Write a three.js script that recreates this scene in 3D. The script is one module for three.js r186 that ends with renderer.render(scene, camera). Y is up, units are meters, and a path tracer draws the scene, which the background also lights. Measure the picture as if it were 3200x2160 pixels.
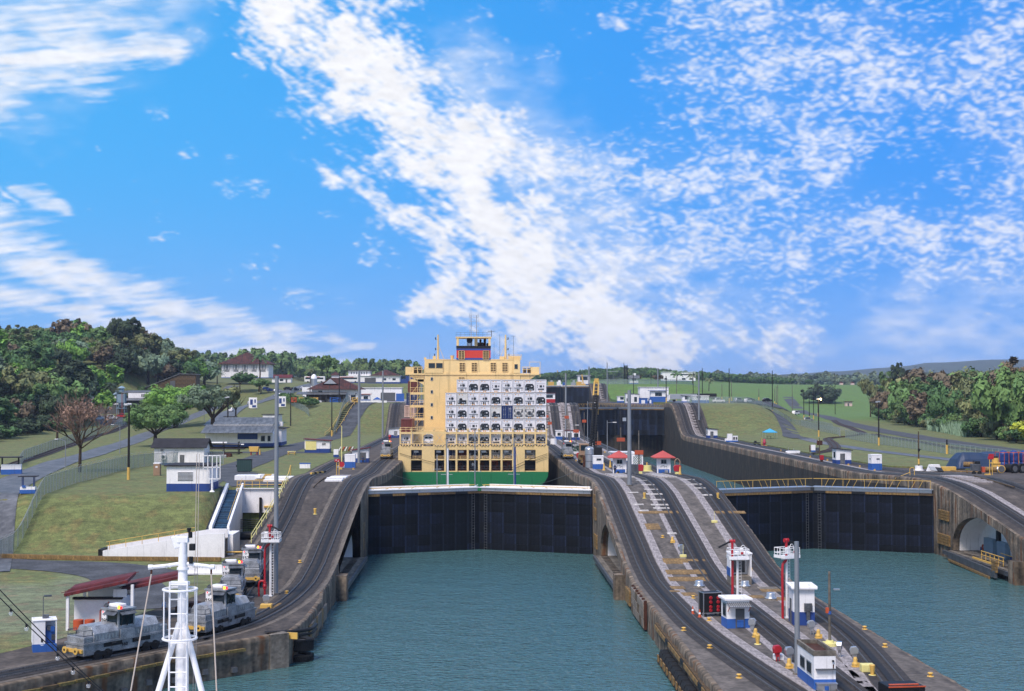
import * as THREE from 'three';
import { mergeGeometries } from 'three/addons/utils/BufferGeometryUtils.js';
import { RoundedBoxGeometry } from 'three/addons/geometries/RoundedBoxGeometry.js';
import { FontLoader } from 'three/addons/loaders/FontLoader.js';
import { TextGeometry } from 'three/addons/geometries/TextGeometry.js';
import { MarchingCubes } from 'three/addons/objects/MarchingCubes.js';

// ---------- camera, renderer, sun, sky (x right, y up, -z up the canal; d = -z is the distance up the canal) ----------
const scene = new THREE.Scene();
const rad = Math.PI / 180;
const camera = new THREE.PerspectiveCamera(27.32, 1024 / 691, 1, 20000);
camera.position.set(0.36, 24.1, 0);
camera.rotation.order = 'YXZ';
camera.rotation.set(1.88 * rad, -1.28 * rad, 0);
const renderer = new THREE.WebGLRenderer();
renderer.toneMapping = THREE.LinearToneMapping;
renderer.toneMappingExposure = 1.6;
renderer.shadowMap.enabled = true;

const sun = new THREE.DirectionalLight(new THREE.Color(1.0, 0.91, 0.86), 2.5);
sun.position.set(-250, 690, 240); sun.target.position.set(0, 0, -200); scene.add(sun, sun.target);
sun.castShadow = true; sun.shadow.radius = 40; sun.shadow.mapSize.set(2048, 2048);
Object.assign(sun.shadow.camera, { left: -500, right: 500, top: 500, bottom: -500, near: 1, far: 2500 });

// seeded random numbers and noise
function rng(seed) { let a = seed >>> 0; return () => { a = (a + 0x6d2b79f5) >>> 0; let t = Math.imul(a ^ (a >>> 15), 1 | a); t = (t + Math.imul(t ^ (t >>> 7), 61 | t)) ^ t; return ((t ^ (t >>> 14)) >>> 0) / 4294967296; }; }
const hash2 = (x, y, s) => { let h = Math.imul(x, 374761393) ^ Math.imul(y, 668265263) ^ Math.imul(s, 974711); h = Math.imul(h ^ (h >>> 13), 1274126177); h ^= h >>> 16; return (h >>> 0) / 4294967296; };
function vnoise(x, y, s = 0, per = 0) {
const ix = Math.floor(x), iy = Math.floor(y), fx = x - ix, fy = y - iy, u = fx * fx * (3 - 2 * fx), v = fy * fy * (3 - 2 * fy);
const w = per ? (q) => ((q % per) + per) % per : (q) => q;
const a = hash2(w(ix), w(iy), s), b = hash2(w(ix + 1), w(iy), s), c = hash2(w(ix), w(iy + 1), s), d = hash2(w(ix + 1), w(iy + 1), s);
return a + (b - a) * u + (c - a) * v + (a - b - c + d) * u * v;
}
function fbm(x, y, s = 0, oct = 4, per = 0) { let t = 0, a = 0.5, n = 0; for (let i = 0; i < oct; i++) { t += a * vnoise(x, y, s + i * 17, per); n += a; a *= 0.5; x *= 2; y *= 2; per *= 2; } return t / n; }
const clamp = (x, a = 0, b = 1) => Math.min(b, Math.max(a, x));
const ss = (a, b, x) => { const t = clamp((x - a) / (b - a)); return t * t * (3 - 2 * t); };
const lerp = (a, b, t) => a + (b - a) * t;
function curve(pts, x) { // piecewise linear with smoothed corners is not needed: stations are dense
if (x <= pts[0][0]) return pts[0][1];
for (let i = 1; i < pts.length; i++) if (x <= pts[i][0]) { const [a, p] = pts[i - 1], [b, q] = pts[i]; return lerp(p, q, (x - a) / (b - a)); }
return pts[pts.length - 1][1];
}

// sky: air that is paler near the horizon, and high cirrus and mackerel clouds drawn by azimuth and elevation (degrees; azimuth 0 looks up the canal)
{
const W = 4096, H = 4096, data = new Float32Array(W * H * 4);
// cloud banks: polylines of (azimuth, elevation, half width), strength and texture
const banks = [
{ p: [[-8.8, 17.2, 1.7], [-6.6, 14.4, 2.1], [-3.8, 12.2, 2.1], [-1.5, 10.1, 2.0], [-0.3, 7.9, 1.6], [0.9, 6.0, 1.9], [2.3, 4.3, 2.2], [4.4, 2.8, 2.0], [7.6, 1.5, 1.4]], a: 1.0, k: 'ripple' },
{ p: [[-6.4, 17.4, 1.7], [-4.4, 14.4, 2.0], [-1.9, 12.3, 2.0], [.5, 10.1, 1.9], [1.8, 8.0, 1.8], [3.3, 6.0, 2.0], [5.4, 4.2, 2.0], [8.6, 2.6, 1.7], [11.5, 1.2, 1.2]], a: .6, k: 'ripple' },
{ p: [[-7.6, 9.4, .25], [-5.2, 8.2, .5], [-3.2, 7.0, .7], [-1.1, 5.8, .8], [0.6, 4.6, 1.0]], a: .8, k: 'ripple' },
{ p: [[-2.9, 3.1, .5], [-1.2, 4.0, .8], [0.6, 3.5, 1.1], [2.6, 2.6, 1.1], [4.6, 1.9, .9]], a: .95, k: 'ripple' },
{ p: [[-24, 10.7, 1.0], [-19.4, 11.2, 1.3], [-16.6, 12.4, 1.2], [-13.8, 13.1, .9], [-12.2, 13.2, .5]], a: .82, k: 'streak' },
{ p: [[-24, 13.4, 2.0], [-19.4, 14.0, 2.6], [-16, 15.0, 2.4], [-13.4, 15.4, 1.6]], a: .58, k: 'streak' },
{ p: [[-24, 13.0, 2.4], [-19, 13.6, 3.0], [-15.5, 14.6, 2.4], [-12.8, 15.0, 1.6]], a: .38, k: 'veil' },
{ p: [[-26, 6.8, 1.1], [-19.6, 5.8, 1.15], [-17, 4.9, 1.0], [-14, 3.9, .95], [-11.4, 3.0, .8], [-8.8, 2.3, .6]], a: .86, k: 'streak' },
{ p: [[-24, 4.3, .6], [-18.6, 3.7, .7], [-14.4, 2.7, .8], [-11, 1.8, .9], [-8.2, 1.4, .8], [-5, 1.0, .6]], a: .85, k: 'streak' },
{ p: [[-9, 2.7, .2], [-7, 2.3, .35], [-4.4, 1.8, .3]], a: .6, k: 'streak' },
{ p: [[-18.2, 7.7, .12], [-17.2, 7.45, .35], [-16.2, 7.0, .2]], a: .62, k: 'streak' },
{ p: [[-7.6, 4.0, .2], [-6.4, 3.8, .3], [-5.2, 3.6, .2]], a: .45, k: 'streak' },
{ p: [[-4.8, 5.2, .12], [-3.6, 5.0, .25]], a: .5, k: 'ripple' }, { p: [[-2.5, 8.55, .12], [-1.9, 8.45, .25]], a: .5, k: 'ripple' }, { p: [[-3, 5.1, .1], [-2.4, 4.9, .25]], a: .45, k: 'ripple' },
{ p: [[7.4, 17, 1.5], [10.4, 14.8, 1.7], [13.2, 13.6, 2.0], [16.2, 12.2, 1.9], [19, 12.0, 1.6], [22, 13.4, 1.8]], a: .86, k: 'mackerel' },
{ p: [[8.6, 13, 1.4], [11.4, 11.6, 1.9], [13.2, 10.4, 1.8], [13.4, 8.8, 1.5]], a: .84, k: 'mackerel' },
{ p: [[3.2, 8.6, 1.3], [6.2, 8.4, 1.5], [9.0, 8.7, 1.7], [11.4, 8.0, 1.5], [13.4, 8.2, 1.2]], a: .76, k: 'mackerel' },
{ p: [[5.6, 6.6, 1.4], [9.0, 6.0, 1.7], [12, 5.6, 1.5], [15.0, 6.4, 1.4], [17.6, 5.5, 1.2], [20.4, 4.8, 1.2], [25, 4.2, 1.2]], a: .8, k: 'mackerel' },
{ p: [[19.2, 12, 1.2], [20.4, 10.2, 1.6], [21.2, 8.3, 1.6], [20.8, 6.8, 1.3], [19.6, 5.2, 1.2]], a: .84, k: 'mackerel' },
{ p: [[12.9, 10.9, .8], [13.3, 9.7, 1.0], [13.0, 8.7, .8]], a: 1.15, k: 'mackerel' },
{ p: [[15, 6.6, .6], [17.4, 5.8, .8], [19.4, 4.8, .9]], a: 1.0, k: 'mackerel' },
{ p: [[11.2, 3.5, .6], [12.9, 3.4, .8]], a: .8, k: 'mackerel' },
{ p: [[6.4, 4.6, 1.2], [9.6, 2.8, 1.5], [13.0, 1.6, 1.2]], a: .4, k: 'veil' },
{ p: [[16, 2.4, 1.4], [19, 2.2, 2.0], [24, 2.4, 2.2], [30, 2.2, 2]], a: .5, k: 'veil' },
{ p: [[-1, 13, 1.4], [0.9, 10.8, 1.9], [2.6, 8.4, 2.0], [4.4, 6.2, 2.2], [6.4, 4.2, 1.8]], a: .5, k: 'veil' },
];
const inBank = (b, az, el) => {
let best = -1;
for (let i = 1; i < b.p.length; i++) {
const [x0, y0, r0] = b.p[i - 1], [x1, y1, r1] = b.p[i], dx = x1 - x0, dy = y1 - y0, t = clamp(((az - x0) * dx + (el - y0) * dy) / (dx * dx + dy * dy));
const r = lerp(r0, r1, t), q = 1 - Math.hypot(az - x0 - dx * t, el - y0 - dy * t) / r;
if (q > best) best = q;
}
return best;
};
const cell = (x, y, s) => { // distance to the nearest of jittered points: puffs
const ix = Math.floor(x), iy = Math.floor(y); let m = 9;
for (let j = -1; j < 2; j++) for (let i = -1; i < 2; i++) { const px = ix + i + hash2(ix + i, iy + j, s), py = iy + j + hash2(ix + i, iy + j, s + 5), d = (px - x) ** 2 + (py - y) ** 2; if (d < m) m = d; }
return Math.sqrt(m);
};
// high thin cloud is fibrous: every kind is a soft threshold over octaves drawn out along its own wind
const soft = (x) => { const t = clamp(x); return t * t * (3 - 2 * t); };
const puffs = (az, el) => { // mackerel flakes a third of a degree across, flattened, in rows, with ragged rims
const wx = (fbm(az * 2.2, el * 2.2, 3, 3) - .5) * 1.1, wy = (fbm(az * 2.2, el * 2.2, 9, 3) - .5) * .7;
const c = cell((az + wx) * 2.3 + el * .7, (el + wy) * 4.4 - az * .35, 21), f = fbm(az * 6 + wx, el * 12 + wy, 31, 4), g = fbm(az * .8, el * 1.3, 44, 4), row = Math.sin((el * 2.1 - az * .5 + wx * 1.5) * 3.1) * .06;
return (.44 - c) * 1.15 + (f - .5) * .8 + (g - .5) * 1.1 + row;
};
const ripples = (az, el) => { const w = (fbm(az * 1.1, el * 1.4, 50, 4) - .5) * 1.6, u = az * .8 - el * .6, v = el * .8 + az * .6, t = fbm(u * .7 + w, v * .7, 51, 5), r = fbm(u * 2.2 + w * 1.2, v * 6.5 + w, 61, 5), q = cell((az + w * .4) * 2.6 + el * 1.2, (el + w * .3) * 5.6 - az * .9, 71); return (t - .5) * 1.5 + (r - .5) * 1.1 + (.44 - q) * .42; };
const streaks = (az, el) => { const w = (fbm(az * .35, el * .8, 81, 4) - .5) * 2.2, k = el - az * .13; return (fbm(az * .35 + w, k * 2.0 + w * .5, 87, 5) - .5) * 1.5 + (fbm(az * 1.1 + w, k * 8 + w * .8, 93, 5) - .5) * 1.25; };
for (let row = 0; row < H; row++) {
const el = ((row + .5) / H - .5) * 180;
for (let col = 0; col < W; col++) {
let az = ((col + .5) / W - .5) * 360 + 90; if (az > 180) az -= 360;   // azimuth 0 looks along -z
const e = Math.max(el, 0), o = (row * W + col) * 4;
// air: pale lilac-blue low down, cyan-blue in the middle, deeper to the right and overhead
const right = .5 + .5 * Math.sin(clamp(az / 22, -1, 1) * Math.PI / 2), h = Math.exp(-e / 4.2), deep = ss(6, 40, e);
let r = lerp(lerp(.040, .062, 1 - right), .30, h * lerp(1, .72, right)), g = lerp(lerp(.33, .465, 1 - right), .52, h * lerp(.95, .8, right)), b = lerp(.98, 1.0, h);
r = lerp(r, .045, deep); g = lerp(g, .26, deep); b = lerp(b, .74, deep);
const away = ss(28, 60, Math.abs(az));
let c = 0;
if (el > -1 && el < 19 && Math.abs(az) < 34) {
let cov = { ripple: 0, streak: 0, mackerel: 0, veil: 0 };
for (const bk of banks) { const q = inBank(bk, az, el); if (q > -1.3) { const rag = (fbm(az * .7, el * 1.1, 101, 5) - .5) * 1.5; const v = bk.a * ss(-.75, 1.0, q + rag); cov[bk.k] = Math.max(cov[bk.k], v); } }
if (cov.ripple) c = .98 * soft(cov.ripple * 1.1 - .18 + ripples(az, el) * 1.12);
if (cov.streak) c = 1 - (1 - c) * (1 - .9 * soft(cov.streak * 1.05 - .2 + streaks(az, el) * .72));
if (cov.veil) c = 1 - (1 - c) * (1 - cov.veil * clamp(.6 + (fbm(az * 1.0, el * 2.6, 111, 5) - .5) * 1.5));
if (cov.mackerel) c = 1 - (1 - c) * (1 - .76 * soft(cov.mackerel * .66 - .17 + puffs(az, el) * .92)) * (1 - cov.mackerel * .06);
if (c < .5) c = Math.max(c, .10 * (1 - ss(0, 9, e)) * fbm(az * .6, el * 2.2, 120, 4) * 2 * h);
}
const edge = Math.max(away, ss(15.5, 22, e));
if (edge > 0 && el > -1) { // the same clouds go on round the sky, drawn without particular banks
const k = 1 / Math.max(.12, Math.sin(Math.max(e, 3) * rad)), sx = Math.cos(az * rad) * k, sy = Math.sin(az * rad) * k;
const m = fbm(sx * .55 + 9, sy * .55 + 4, 131, 4), t = fbm(sx * 3.1, sy * 3.1, 141, 4);
const v = clamp(ss(.36, .56, m) * (.7 + (t - .45) * 1.3));
c = lerp(c, v, edge);
}
const lit = .86 + .26 * fbm(az * 2.2 + el, el * 5.5, 151, 4), cr = 1.0 * lit, cg = 1.0 * lit, cb = 1.03 * lit, low = h * .35;
const X = 1 / 1.6; data[o] = lerp(r, lerp(cr, .74, low), c) * X; data[o + 1] = lerp(g, lerp(cg, .80, low), c) * X; data[o + 2] = lerp(b, cb, c) * X; data[o + 3] = 1;
}
}
const sky = new THREE.DataTexture(data, W, H, THREE.RGBAFormat, THREE.FloatType);
sky.mapping = THREE.EquirectangularReflectionMapping; sky.magFilter = THREE.LinearFilter; sky.needsUpdate = true;
scene.background = sky; scene.environment = sky;
}

// ---------- helpers ----------
const used = {};
function numbered(n) { if (!(n in used)) { used[n] = 0; return n; } used[n]++; return n + '_' + String(used[n]).padStart(3, '0'); }
const V = (x, h, d) => new THREE.Vector3(x, h, -d);
// uv in metres by the way each face points
function boxUV(g, s = 1) {
g = g.index ? g.toNonIndexed() : g; const p = g.attributes.position, uv = new Float32Array(p.count * 2);
for (let i = 0; i < p.count; i += 3) {
const ax = p.getX(i + 1) - p.getX(i), ay = p.getY(i + 1) - p.getY(i), az = p.getZ(i + 1) - p.getZ(i), bx = p.getX(i + 2) - p.getX(i), by = p.getY(i + 2) - p.getY(i), bz = p.getZ(i + 2) - p.getZ(i);
const nx = Math.abs(ay * bz - az * by), ny = Math.abs(az * bx - ax * bz), nz = Math.abs(ax * by - ay * bx);
for (let k = i; k < i + 3; k++) {
let a, b; if (ny >= nx && ny >= nz) { a = p.getX(k); b = p.getZ(k); } else if (nx >= nz) { a = p.getZ(k); b = p.getY(k); } else { a = p.getX(k); b = p.getY(k); }
uv[k * 2] = a * s; uv[k * 2 + 1] = b * s;
}
}
g.setAttribute('uv', new THREE.BufferAttribute(uv, 2)); return g;
}
function merge(list) {
const gs = list.map((g) => { g = g.index ? g.toNonIndexed() : g.clone(); for (const k of Object.keys(g.attributes)) if (!['position', 'normal', 'uv'].includes(k)) g.deleteAttribute(k); if (!g.attributes.uv) g.setAttribute('uv', new THREE.BufferAttribute(new Float32Array(g.attributes.position.count * 2), 2)); if (!g.attributes.normal) g.computeVertexNormals(); return g; });
return gs.length === 1 ? gs[0] : mergeGeometries(gs);
}
const E3 = new THREE.Euler(), Q4 = new THREE.Quaternion(), M4 = new THREE.Matrix4();
function put(g, x = 0, y = 0, z = 0, rx = 0, ry = 0, rz = 0) { return g.applyMatrix4(M4.compose(new THREE.Vector3(x, y, z), Q4.setFromEuler(E3.set(rx, ry, rz)), new THREE.Vector3(1, 1, 1))); }
const box = (w, h, d, x = 0, y = 0, z = 0, rx = 0, ry = 0, rz = 0) => put(new THREE.BoxGeometry(w, h, d), x, y + h / 2, z, rx, ry, rz);       // stands on y
const rbox = (w, h, d, r, x = 0, y = 0, z = 0, rx = 0, ry = 0, rz = 0) => put(new RoundedBoxGeometry(w, h, d, 2, r), x, y + h / 2, z, rx, ry, rz);
const cyl = (r0, r1, h, x = 0, y = 0, z = 0, n = 16, rx = 0, ry = 0, rz = 0) => put(new THREE.CylinderGeometry(r1, r0, h, n), x, y + h / 2, z, rx, ry, rz); // r0 below, r1 above
const lathe = (pts, n = 20, x = 0, y = 0, z = 0) => put(new THREE.LatheGeometry(pts.map((q) => new THREE.Vector2(q[0], q[1])), n), x, y, z);
function bar(a, b, r = .03, n = 6) { const A = new THREE.Vector3(...a), B = new THREE.Vector3(...b), d = B.clone().sub(A), g = new THREE.CylinderGeometry(r, r, d.length(), n); g.applyQuaternion(new THREE.Quaternion().setFromUnitVectors(new THREE.Vector3(0, 1, 0), d.normalize())); return put(g, (A.x + B.x) / 2, (A.y + B.y) / 2, (A.z + B.z) / 2); }
function sbar(a, b, w = .06, h = w) { const A = new THREE.Vector3(...a), B = new THREE.Vector3(...b), d = B.clone().sub(A), l = d.length(), g = new THREE.BoxGeometry(w, h, l); g.applyMatrix4(new THREE.Matrix4().lookAt(new THREE.Vector3(), d, Math.abs(d.y) > .99 * l ? new THREE.Vector3(1, 0, 0) : new THREE.Vector3(0, 1, 0))); return put(g, (A.x + B.x) / 2, (A.y + B.y) / 2, (A.z + B.z) / 2); }
function tube(pts, r = .03, seg = 24, n = 6) { return new THREE.TubeGeometry(new THREE.CatmullRomCurve3(pts.map((q) => new THREE.Vector3(...q))), seg, r, n); }
function prism(pts, depth, bevel = 0) { const s = new THREE.Shape(pts.map((q) => new THREE.Vector2(q[0], q[1]))); return new THREE.ExtrudeGeometry(s, { depth, bevelEnabled: bevel > 0, bevelSize: bevel, bevelThickness: bevel, bevelSegments: 1, curveSegments: 12 }); } // outline in x, y; depth along +z
function thing(name, label, category, pos = [0, 0, 0], turn = 0, group) {
const o = new THREE.Group(); o.name = numbered(name); o.position.set(...pos); o.rotation.y = turn; o.userData = { label, category }; if (group) o.userData.group = group; scene.add(o); return o;
}
function part(parent, name, geos, mat, label) {
let g = merge([].concat(geos)); if (mat.userData.uv) g = boxUV(g, mat.userData.uv);
const m = new THREE.Mesh(g, mat); m.name = name; m.castShadow = m.receiveShadow = true; if (label) m.userData.label = label; parent.add(m); return m;
}
function solo(name, geos, mat, label, category, group) { const m = part(scene, numbered(name), geos, mat); m.userData = { label, category }; if (group) m.userData.group = group; return m; }
function struct(name, geos, mat) { const m = part(scene, numbered(name), geos, mat); m.userData = { kind: 'structure' }; return m; }
function copy(o, label, pos, turn, group) { const c = o.clone(); c.name = numbered(o.name.replace(/_\d{3}$/, '')); c.userData = { ...o.userData }; if (label) c.userData.label = label; if (group) c.userData.group = group; if (pos) c.position.set(...pos); if (turn !== undefined) c.rotation.y = turn; scene.add(c); return c; }
function grid(rows, cols, at, uvAt) { // a sheet of quads from at(i, j) -> [x, y, z]
const p = [], uv = [], ix = [];
for (let i = 0; i < rows; i++) for (let j = 0; j < cols; j++) { const q = at(i, j); p.push(...q); const t = uvAt ? uvAt(i, j, q) : [q[0], q[2]]; uv.push(...t); }
for (let i = 0; i < rows - 1; i++) for (let j = 0; j < cols - 1; j++) { const a = i * cols + j; ix.push(a, a + cols, a + 1, a + 1, a + cols, a + cols + 1); }
const g = new THREE.BufferGeometry(); g.setAttribute('position', new THREE.Float32BufferAttribute(p, 3)); g.setAttribute('uv', new THREE.Float32BufferAttribute(uv, 2)); g.setIndex(ix); g.computeVertexNormals(); return g;
}

// ---------- procedural materials ----------
const lin = (hex) => new THREE.Color(hex);
function tex(size, seed, fn, srgb = true) { // fn(u, v) -> [r, g, b] 0..1, tileable when it uses fbm with a period
const d = new Uint8Array(size * size * 4);
for (let y = 0; y < size; y++) for (let x = 0; x < size; x++) { const c = fn(x / size, y / size), o = (y * size + x) * 4; d[o] = clamp(c[0]) * 255; d[o + 1] = clamp(c[1]) * 255; d[o + 2] = clamp(c[2]) * 255; d[o + 3] = 255; }
const t = new THREE.DataTexture(d, size, size); t.wrapS = t.wrapT = THREE.RepeatWrapping; t.magFilter = THREE.LinearFilter; if (srgb) t.colorSpace = THREE.SRGBColorSpace; t.needsUpdate = true; return t;
}
const rep = (t, k, l = k) => { const c = t.clone(); c.repeat.set(k, l); c.needsUpdate = true; return c; };
const grey = (v) => [v, v, v];
// concrete weathering with stains, wear streaks on painted walls, grain, grass, asphalt
const tStain = tex(512, 1, (u, v) => { const a = fbm(u * 6, v * 6, 1, 5, 6), b = fbm(u * 40, v * 40, 2, 3, 40), c = fbm(u * 18, v * 3, 3, 4, 18); const k = .66 + (a - .5) * .42 + (b - .5) * .3 + (c - .5) * .22; return [k * 1.02, k * .98, k * .94]; });
const tStreak = tex(512, 2, (u, v) => { const s = fbm(u * 30, v * 2, 5, 4, 30), a = fbm(u * 8, v * 8, 6, 4, 8), b = fbm(u * 60, v * 60, 7, 2, 60), rust = ss(.56, .78, fbm(u * 22, v * 2, 9, 4, 22)) * ss(.4, .7, a); const k = .64 + (s - .5) * .7 + (a - .5) * .55 + (b - .5) * .25; return [lerp(k, .62, rust * .8), lerp(k * .96, .38, rust * .8), lerp(k * .9, .2, rust * .8)]; });
const tPaint = tex(512, 3, (u, v) => { const s = ss(.6, .85, fbm(u * 26, v * 2, 11, 4, 26)), a = fbm(u * 7, v * 7, 12, 4, 7), b = fbm(u * 70, v * 70, 13, 2, 70); const k = .99 - s * .12 - (1 - a) * .07 + (b - .5) * .05; return [k, k * .993, k * .98]; });
const tPlate = tex(512, 9, (u, v) => { const s = fbm(u * 40, v * 2, 33, 4, 40), a = fbm(u * 6, v * 6, 34, 4, 6), b = fbm(u * 60, v * 60, 35, 2, 60), w = ss(.62, .8, fbm(u * 34, v * 1.0, 36, 3, 34)); const k = .6 + (s - .5) * .5 + (a - .5) * .6 + (b - .5) * .2 + w * .5; return [k, k, k * 1.02]; });
const tGrain = tex(256, 4, (u, v) => grey(.5 + (fbm(u * 24, v * 24, 15, 4, 24) - .5) * 1.2), false);
const tFine = tex(512, 5, (u, v) => { const a = fbm(u * 5, v * 5, 17, 4, 5), b = fbm(u * 64, v * 64, 18, 3, 64), c = vnoise(u * 256, v * 256, 19, 256); const k = .72 + (a - .5) * .42 + (b - .5) * .38 + (c - .5) * .16; return grey(k); });
const tGrass = tex(1024, 6, (u, v) => {
const a = fbm(u * 4, v * 4, 21, 5, 4), b = fbm(u * 24, v * 24, 22, 4, 24), c = fbm(u * 180, v * 180, 23, 2, 180), mow = fbm(u * 3, v * 40, 24, 3, 40), dry = ss(.5, .72, fbm(u * 9, v * 9, 26, 4, 9));
const k = .7 + (a - .5) * .18 + (b - .5) * .26 + (c - .5) * .34 + (mow - .5) * .16;
return [k * lerp(.9, 1.0, dry), k * .98, k * lerp(.74, .76, dry)];
});
const tWood = tex(512, 7, (u, v) => { const g = fbm(u * 3, v * 60, 27, 4, 60), a = fbm(u * 4, v * 4, 28, 3, 4); const k = .6 + (g - .5) * .6 + (a - .5) * .3; return [k, k * .93, k * .8]; });
const tRoof = tex(512, 8, (u, v) => { const rib = .5 + .5 * Math.cos(u * 2 * Math.PI * 16), a = fbm(u * 8, v * 8, 29, 5, 8); const k = .78 + (a - .5) * .5; return [k, k * .98, k * .96]; });
const mats = {};
function M(name, color, o = {}) {
const { map, scale = .25, rough = .8, metal = 0, bump = 0, bumpMap = tGrain, ...rest } = o;
const m = new (rest.specularIntensity === undefined ? THREE.MeshStandardMaterial : THREE.MeshPhysicalMaterial)({ color: lin(color), roughness: rough, metalness: metal, ...rest }); m.name = name;
if (map) { m.map = map; m.userData.uv = scale; }
if (bump) { m.bumpMap = bumpMap; m.bumpScale = bump; m.userData.uv = scale; }
return (mats[name] = m);
}
const mWhite = M('white_paint', '#f6f5f8', { map: tPaint, scale: .14, rough: .62 });
const mWhiteClean = M('white_enamel', '#f4f3f5', { map: tPaint, scale: .3, rough: .4 });
const mBlue = M('blue_paint', '#2c5fae', { map: tPaint, scale: .14, rough: .6 });
const mNavy = M('navy_blue_paint', '#1d3f86', { map: tPaint, scale: .14, rough: .6 });
const mYellow = M('yellow_paint', '#ddb35a', { map: tPaint, scale: .3, rough: .55 });
const mPaleYellow = M('pale_yellow_paint', '#eadf92', { map: tPaint, scale: .3, rough: .6 });
const mRed = M('red_paint', '#b3202c', { map: tPaint, scale: .3, rough: .42 });
const mOrange = M('orange_paint', '#c4552c', { map: tPaint, scale: .3, rough: .6 });
const mPole = M('galvanised_grey_pole', '#8f949c', { map: tPaint, scale: .2, rough: .5, metal: .25 });
const mSteel = M('grey_painted_steel', '#7b7f86', { map: tFine, scale: .3, rough: .5, metal: .3 });
const mAlu = M('bare_aluminium', '#c9cbd0', { map: tPaint, scale: .3, rough: .32, metal: .75 });
const mDark = M('black_steel', '#1d1e22', { map: tFine, scale: .3, rough: .6, metal: .2 });
const mBlackPole = M('tarred_timber_pole', '#2b2622', { map: tWood, scale: .4, rough: .9 });
const mRubber = M('black_rubber', '#17181b', { map: tFine, scale: .5, rough: .82 });
const mGlass = new THREE.MeshStandardMaterial({ color: lin('#1b2b33'), roughness: .08, metalness: 0 }); mGlass.name = 'dark_window_glass';
const mHole = M('grey_interior_and_opening_shade', '#5c5e62', { map: tPaint, scale: .3, rough: .9 });  // interiors, and panels over openings with their inner shade put into the colour
const mWood = M('weathered_timber', '#8d7b63', { map: tWood, scale: .5, rough: .9 });
const mYWood = M('yellow_painted_timber', '#bd9c62', { map: tStain, scale: .5, rough: .8 });
const mRust = M('rusty_steel', '#6d3e2a', { map: tStain, scale: .4, rough: .9 });
const mConc = M('pale_concrete', '#a7a39b', { map: tStain, scale: .12, rough: .92, bump: .02 });
const mWall = M('stained_lock_wall', '#a3978a', { map: tStreak, scale: .07, rough: .92, bump: .06 });
const mWallWet = M('dark_wet_lock_wall', '#4a453c', { map: tStreak, scale: .05, rough: .85, bump: .05 });
const mCope = M('worn_coping', '#9b948b', { map: tStain, scale: .16, rough: .92, bump: .04 });
const mDeck = M('dark_asphalt_deck', '#716a65', { map: tStain, scale: .09, rough: .93, bump: .02 });
const mTrack = M('greasy_track_bed', '#4b4543', { map: tFine, scale: .5, rough: .9 });
const mRail = M('worn_steel_rail', '#77726f', { map: tFine, scale: .4, rough: .5, metal: .35 });
const mRack = M('greased_rack_rail', '#1e1c1e', { map: tFine, scale: .6, rough: .75 });
const mPave = M('pale_cement_strip', '#e2dfe6', { map: tStain, scale: .3, rough: .9 });
const mRoad = M('asphalt_road', '#63656a', { map: tFine, scale: .1, rough: .92 });
const mWetRoad = M('old_bleached_road', '#8f949c', { map: tStain, scale: .05, rough: .55 });
const mRoofRed = M('oxide_red_roof', '#8c2c33', { map: tStain, scale: .2, rough: .7 });
const mRoofCoral = M('coral_red_roof', '#c4564f', { map: tPaint, scale: .3, rough: .7 });
const mRoofBrown = M('rusty_brown_tile_roof', '#6e4038', { map: tStreak, scale: .12, rough: .85 });
const mRoofGrey = M('grey_sheet_roof', '#98a0a8', { map: tStain, scale: .12, rough: .5, metal: .15 });
const mRoofDark = M('dark_felt_roof', '#3c3a40', { map: tFine, scale: .2, rough: .9 });
const mChain = new THREE.MeshStandardMaterial({ color: lin('#8b9c98'), roughness: .6, metalness: .3 }); mChain.name = 'chain_link_mesh';
const mStair = M('worn_blue_step', '#2e6a9c', { map: tStain, scale: .5, rough: .8 }), mStairB = M('dark_blue_step', '#24557f', { map: tStain, scale: .5, rough: .8 });
const mTan = M('tan_plastic', '#9c7f66', { map: tPaint, scale: .5, rough: .6 }), mGreenDark = M('dark_green_paint', '#2c4a48', { map: tPaint, scale: .4, rough: .6 });
const mPanelW = M('pale_fender_panel', '#b9b0a6', { map: tStain, scale: .3, rough: .8 });
const mRope = M('pale_rope', '#b5a79a', { rough: .9 }), mOldY = M('faded_yellow_plank', '#a39257', { map: tStain, scale: .5, rough: .9 });
const mBulb = new THREE.MeshPhysicalMaterial({ color: 0xffffff, roughness: .05, transmission: .85, thickness: 0, ior: 1.45 }); mBulb.name = 'clear_bulb_glass';
const mStripe = M('worn_white_marking', '#ffffff', { map: tStain, scale: .5, rough: .8 });

// ---------- the lie of the land ----------
// top of the lock walls along the canal: approach, first chamber, second chamber, third chamber
const HW = [[0, 3], [150, 3], [158, 3.15], [167, 4.1], [177, 5.75], [190, 7.8], [203, 9.75], [212, 10.5], [220, 10.75], [236, 10.3], [255, 9.6], [264, 9.5], [472, 9.5], [478, 9.9], [484, 11.6], [496, 17.2], [502, 19.4], [508, 20.2], [520, 20.1], [540, 18.6], [848, 18.4], [856, 19.2], [872, 26.5], [880, 28.8], [890, 29.6], [910, 28], [1290, 28]];
const hw = (d) => curve(HW, d);
const EL = [[40, -78], [62, -61], [101, -36.5], [106, -33], [117.2, -25.3], [123.5, -19.1], [126.2, -16.9], [127.6, -16.2], [134, -15.7], [147, -15.7], [152, -16.2], [1300, -16.4]]; // water edge of the left wall
const eL = (d) => curve(EL, d);
const xl = (d) => curve([[40, -92], [101, -48], [117, -38], [126, -34.5], [150, -28.6], [170, -27.8], [200, -27.7], [212, -28.4], [236, -30.2], [275, -31.6], [1300, -31.6]], d);       // where the left wall meets the ground
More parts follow.
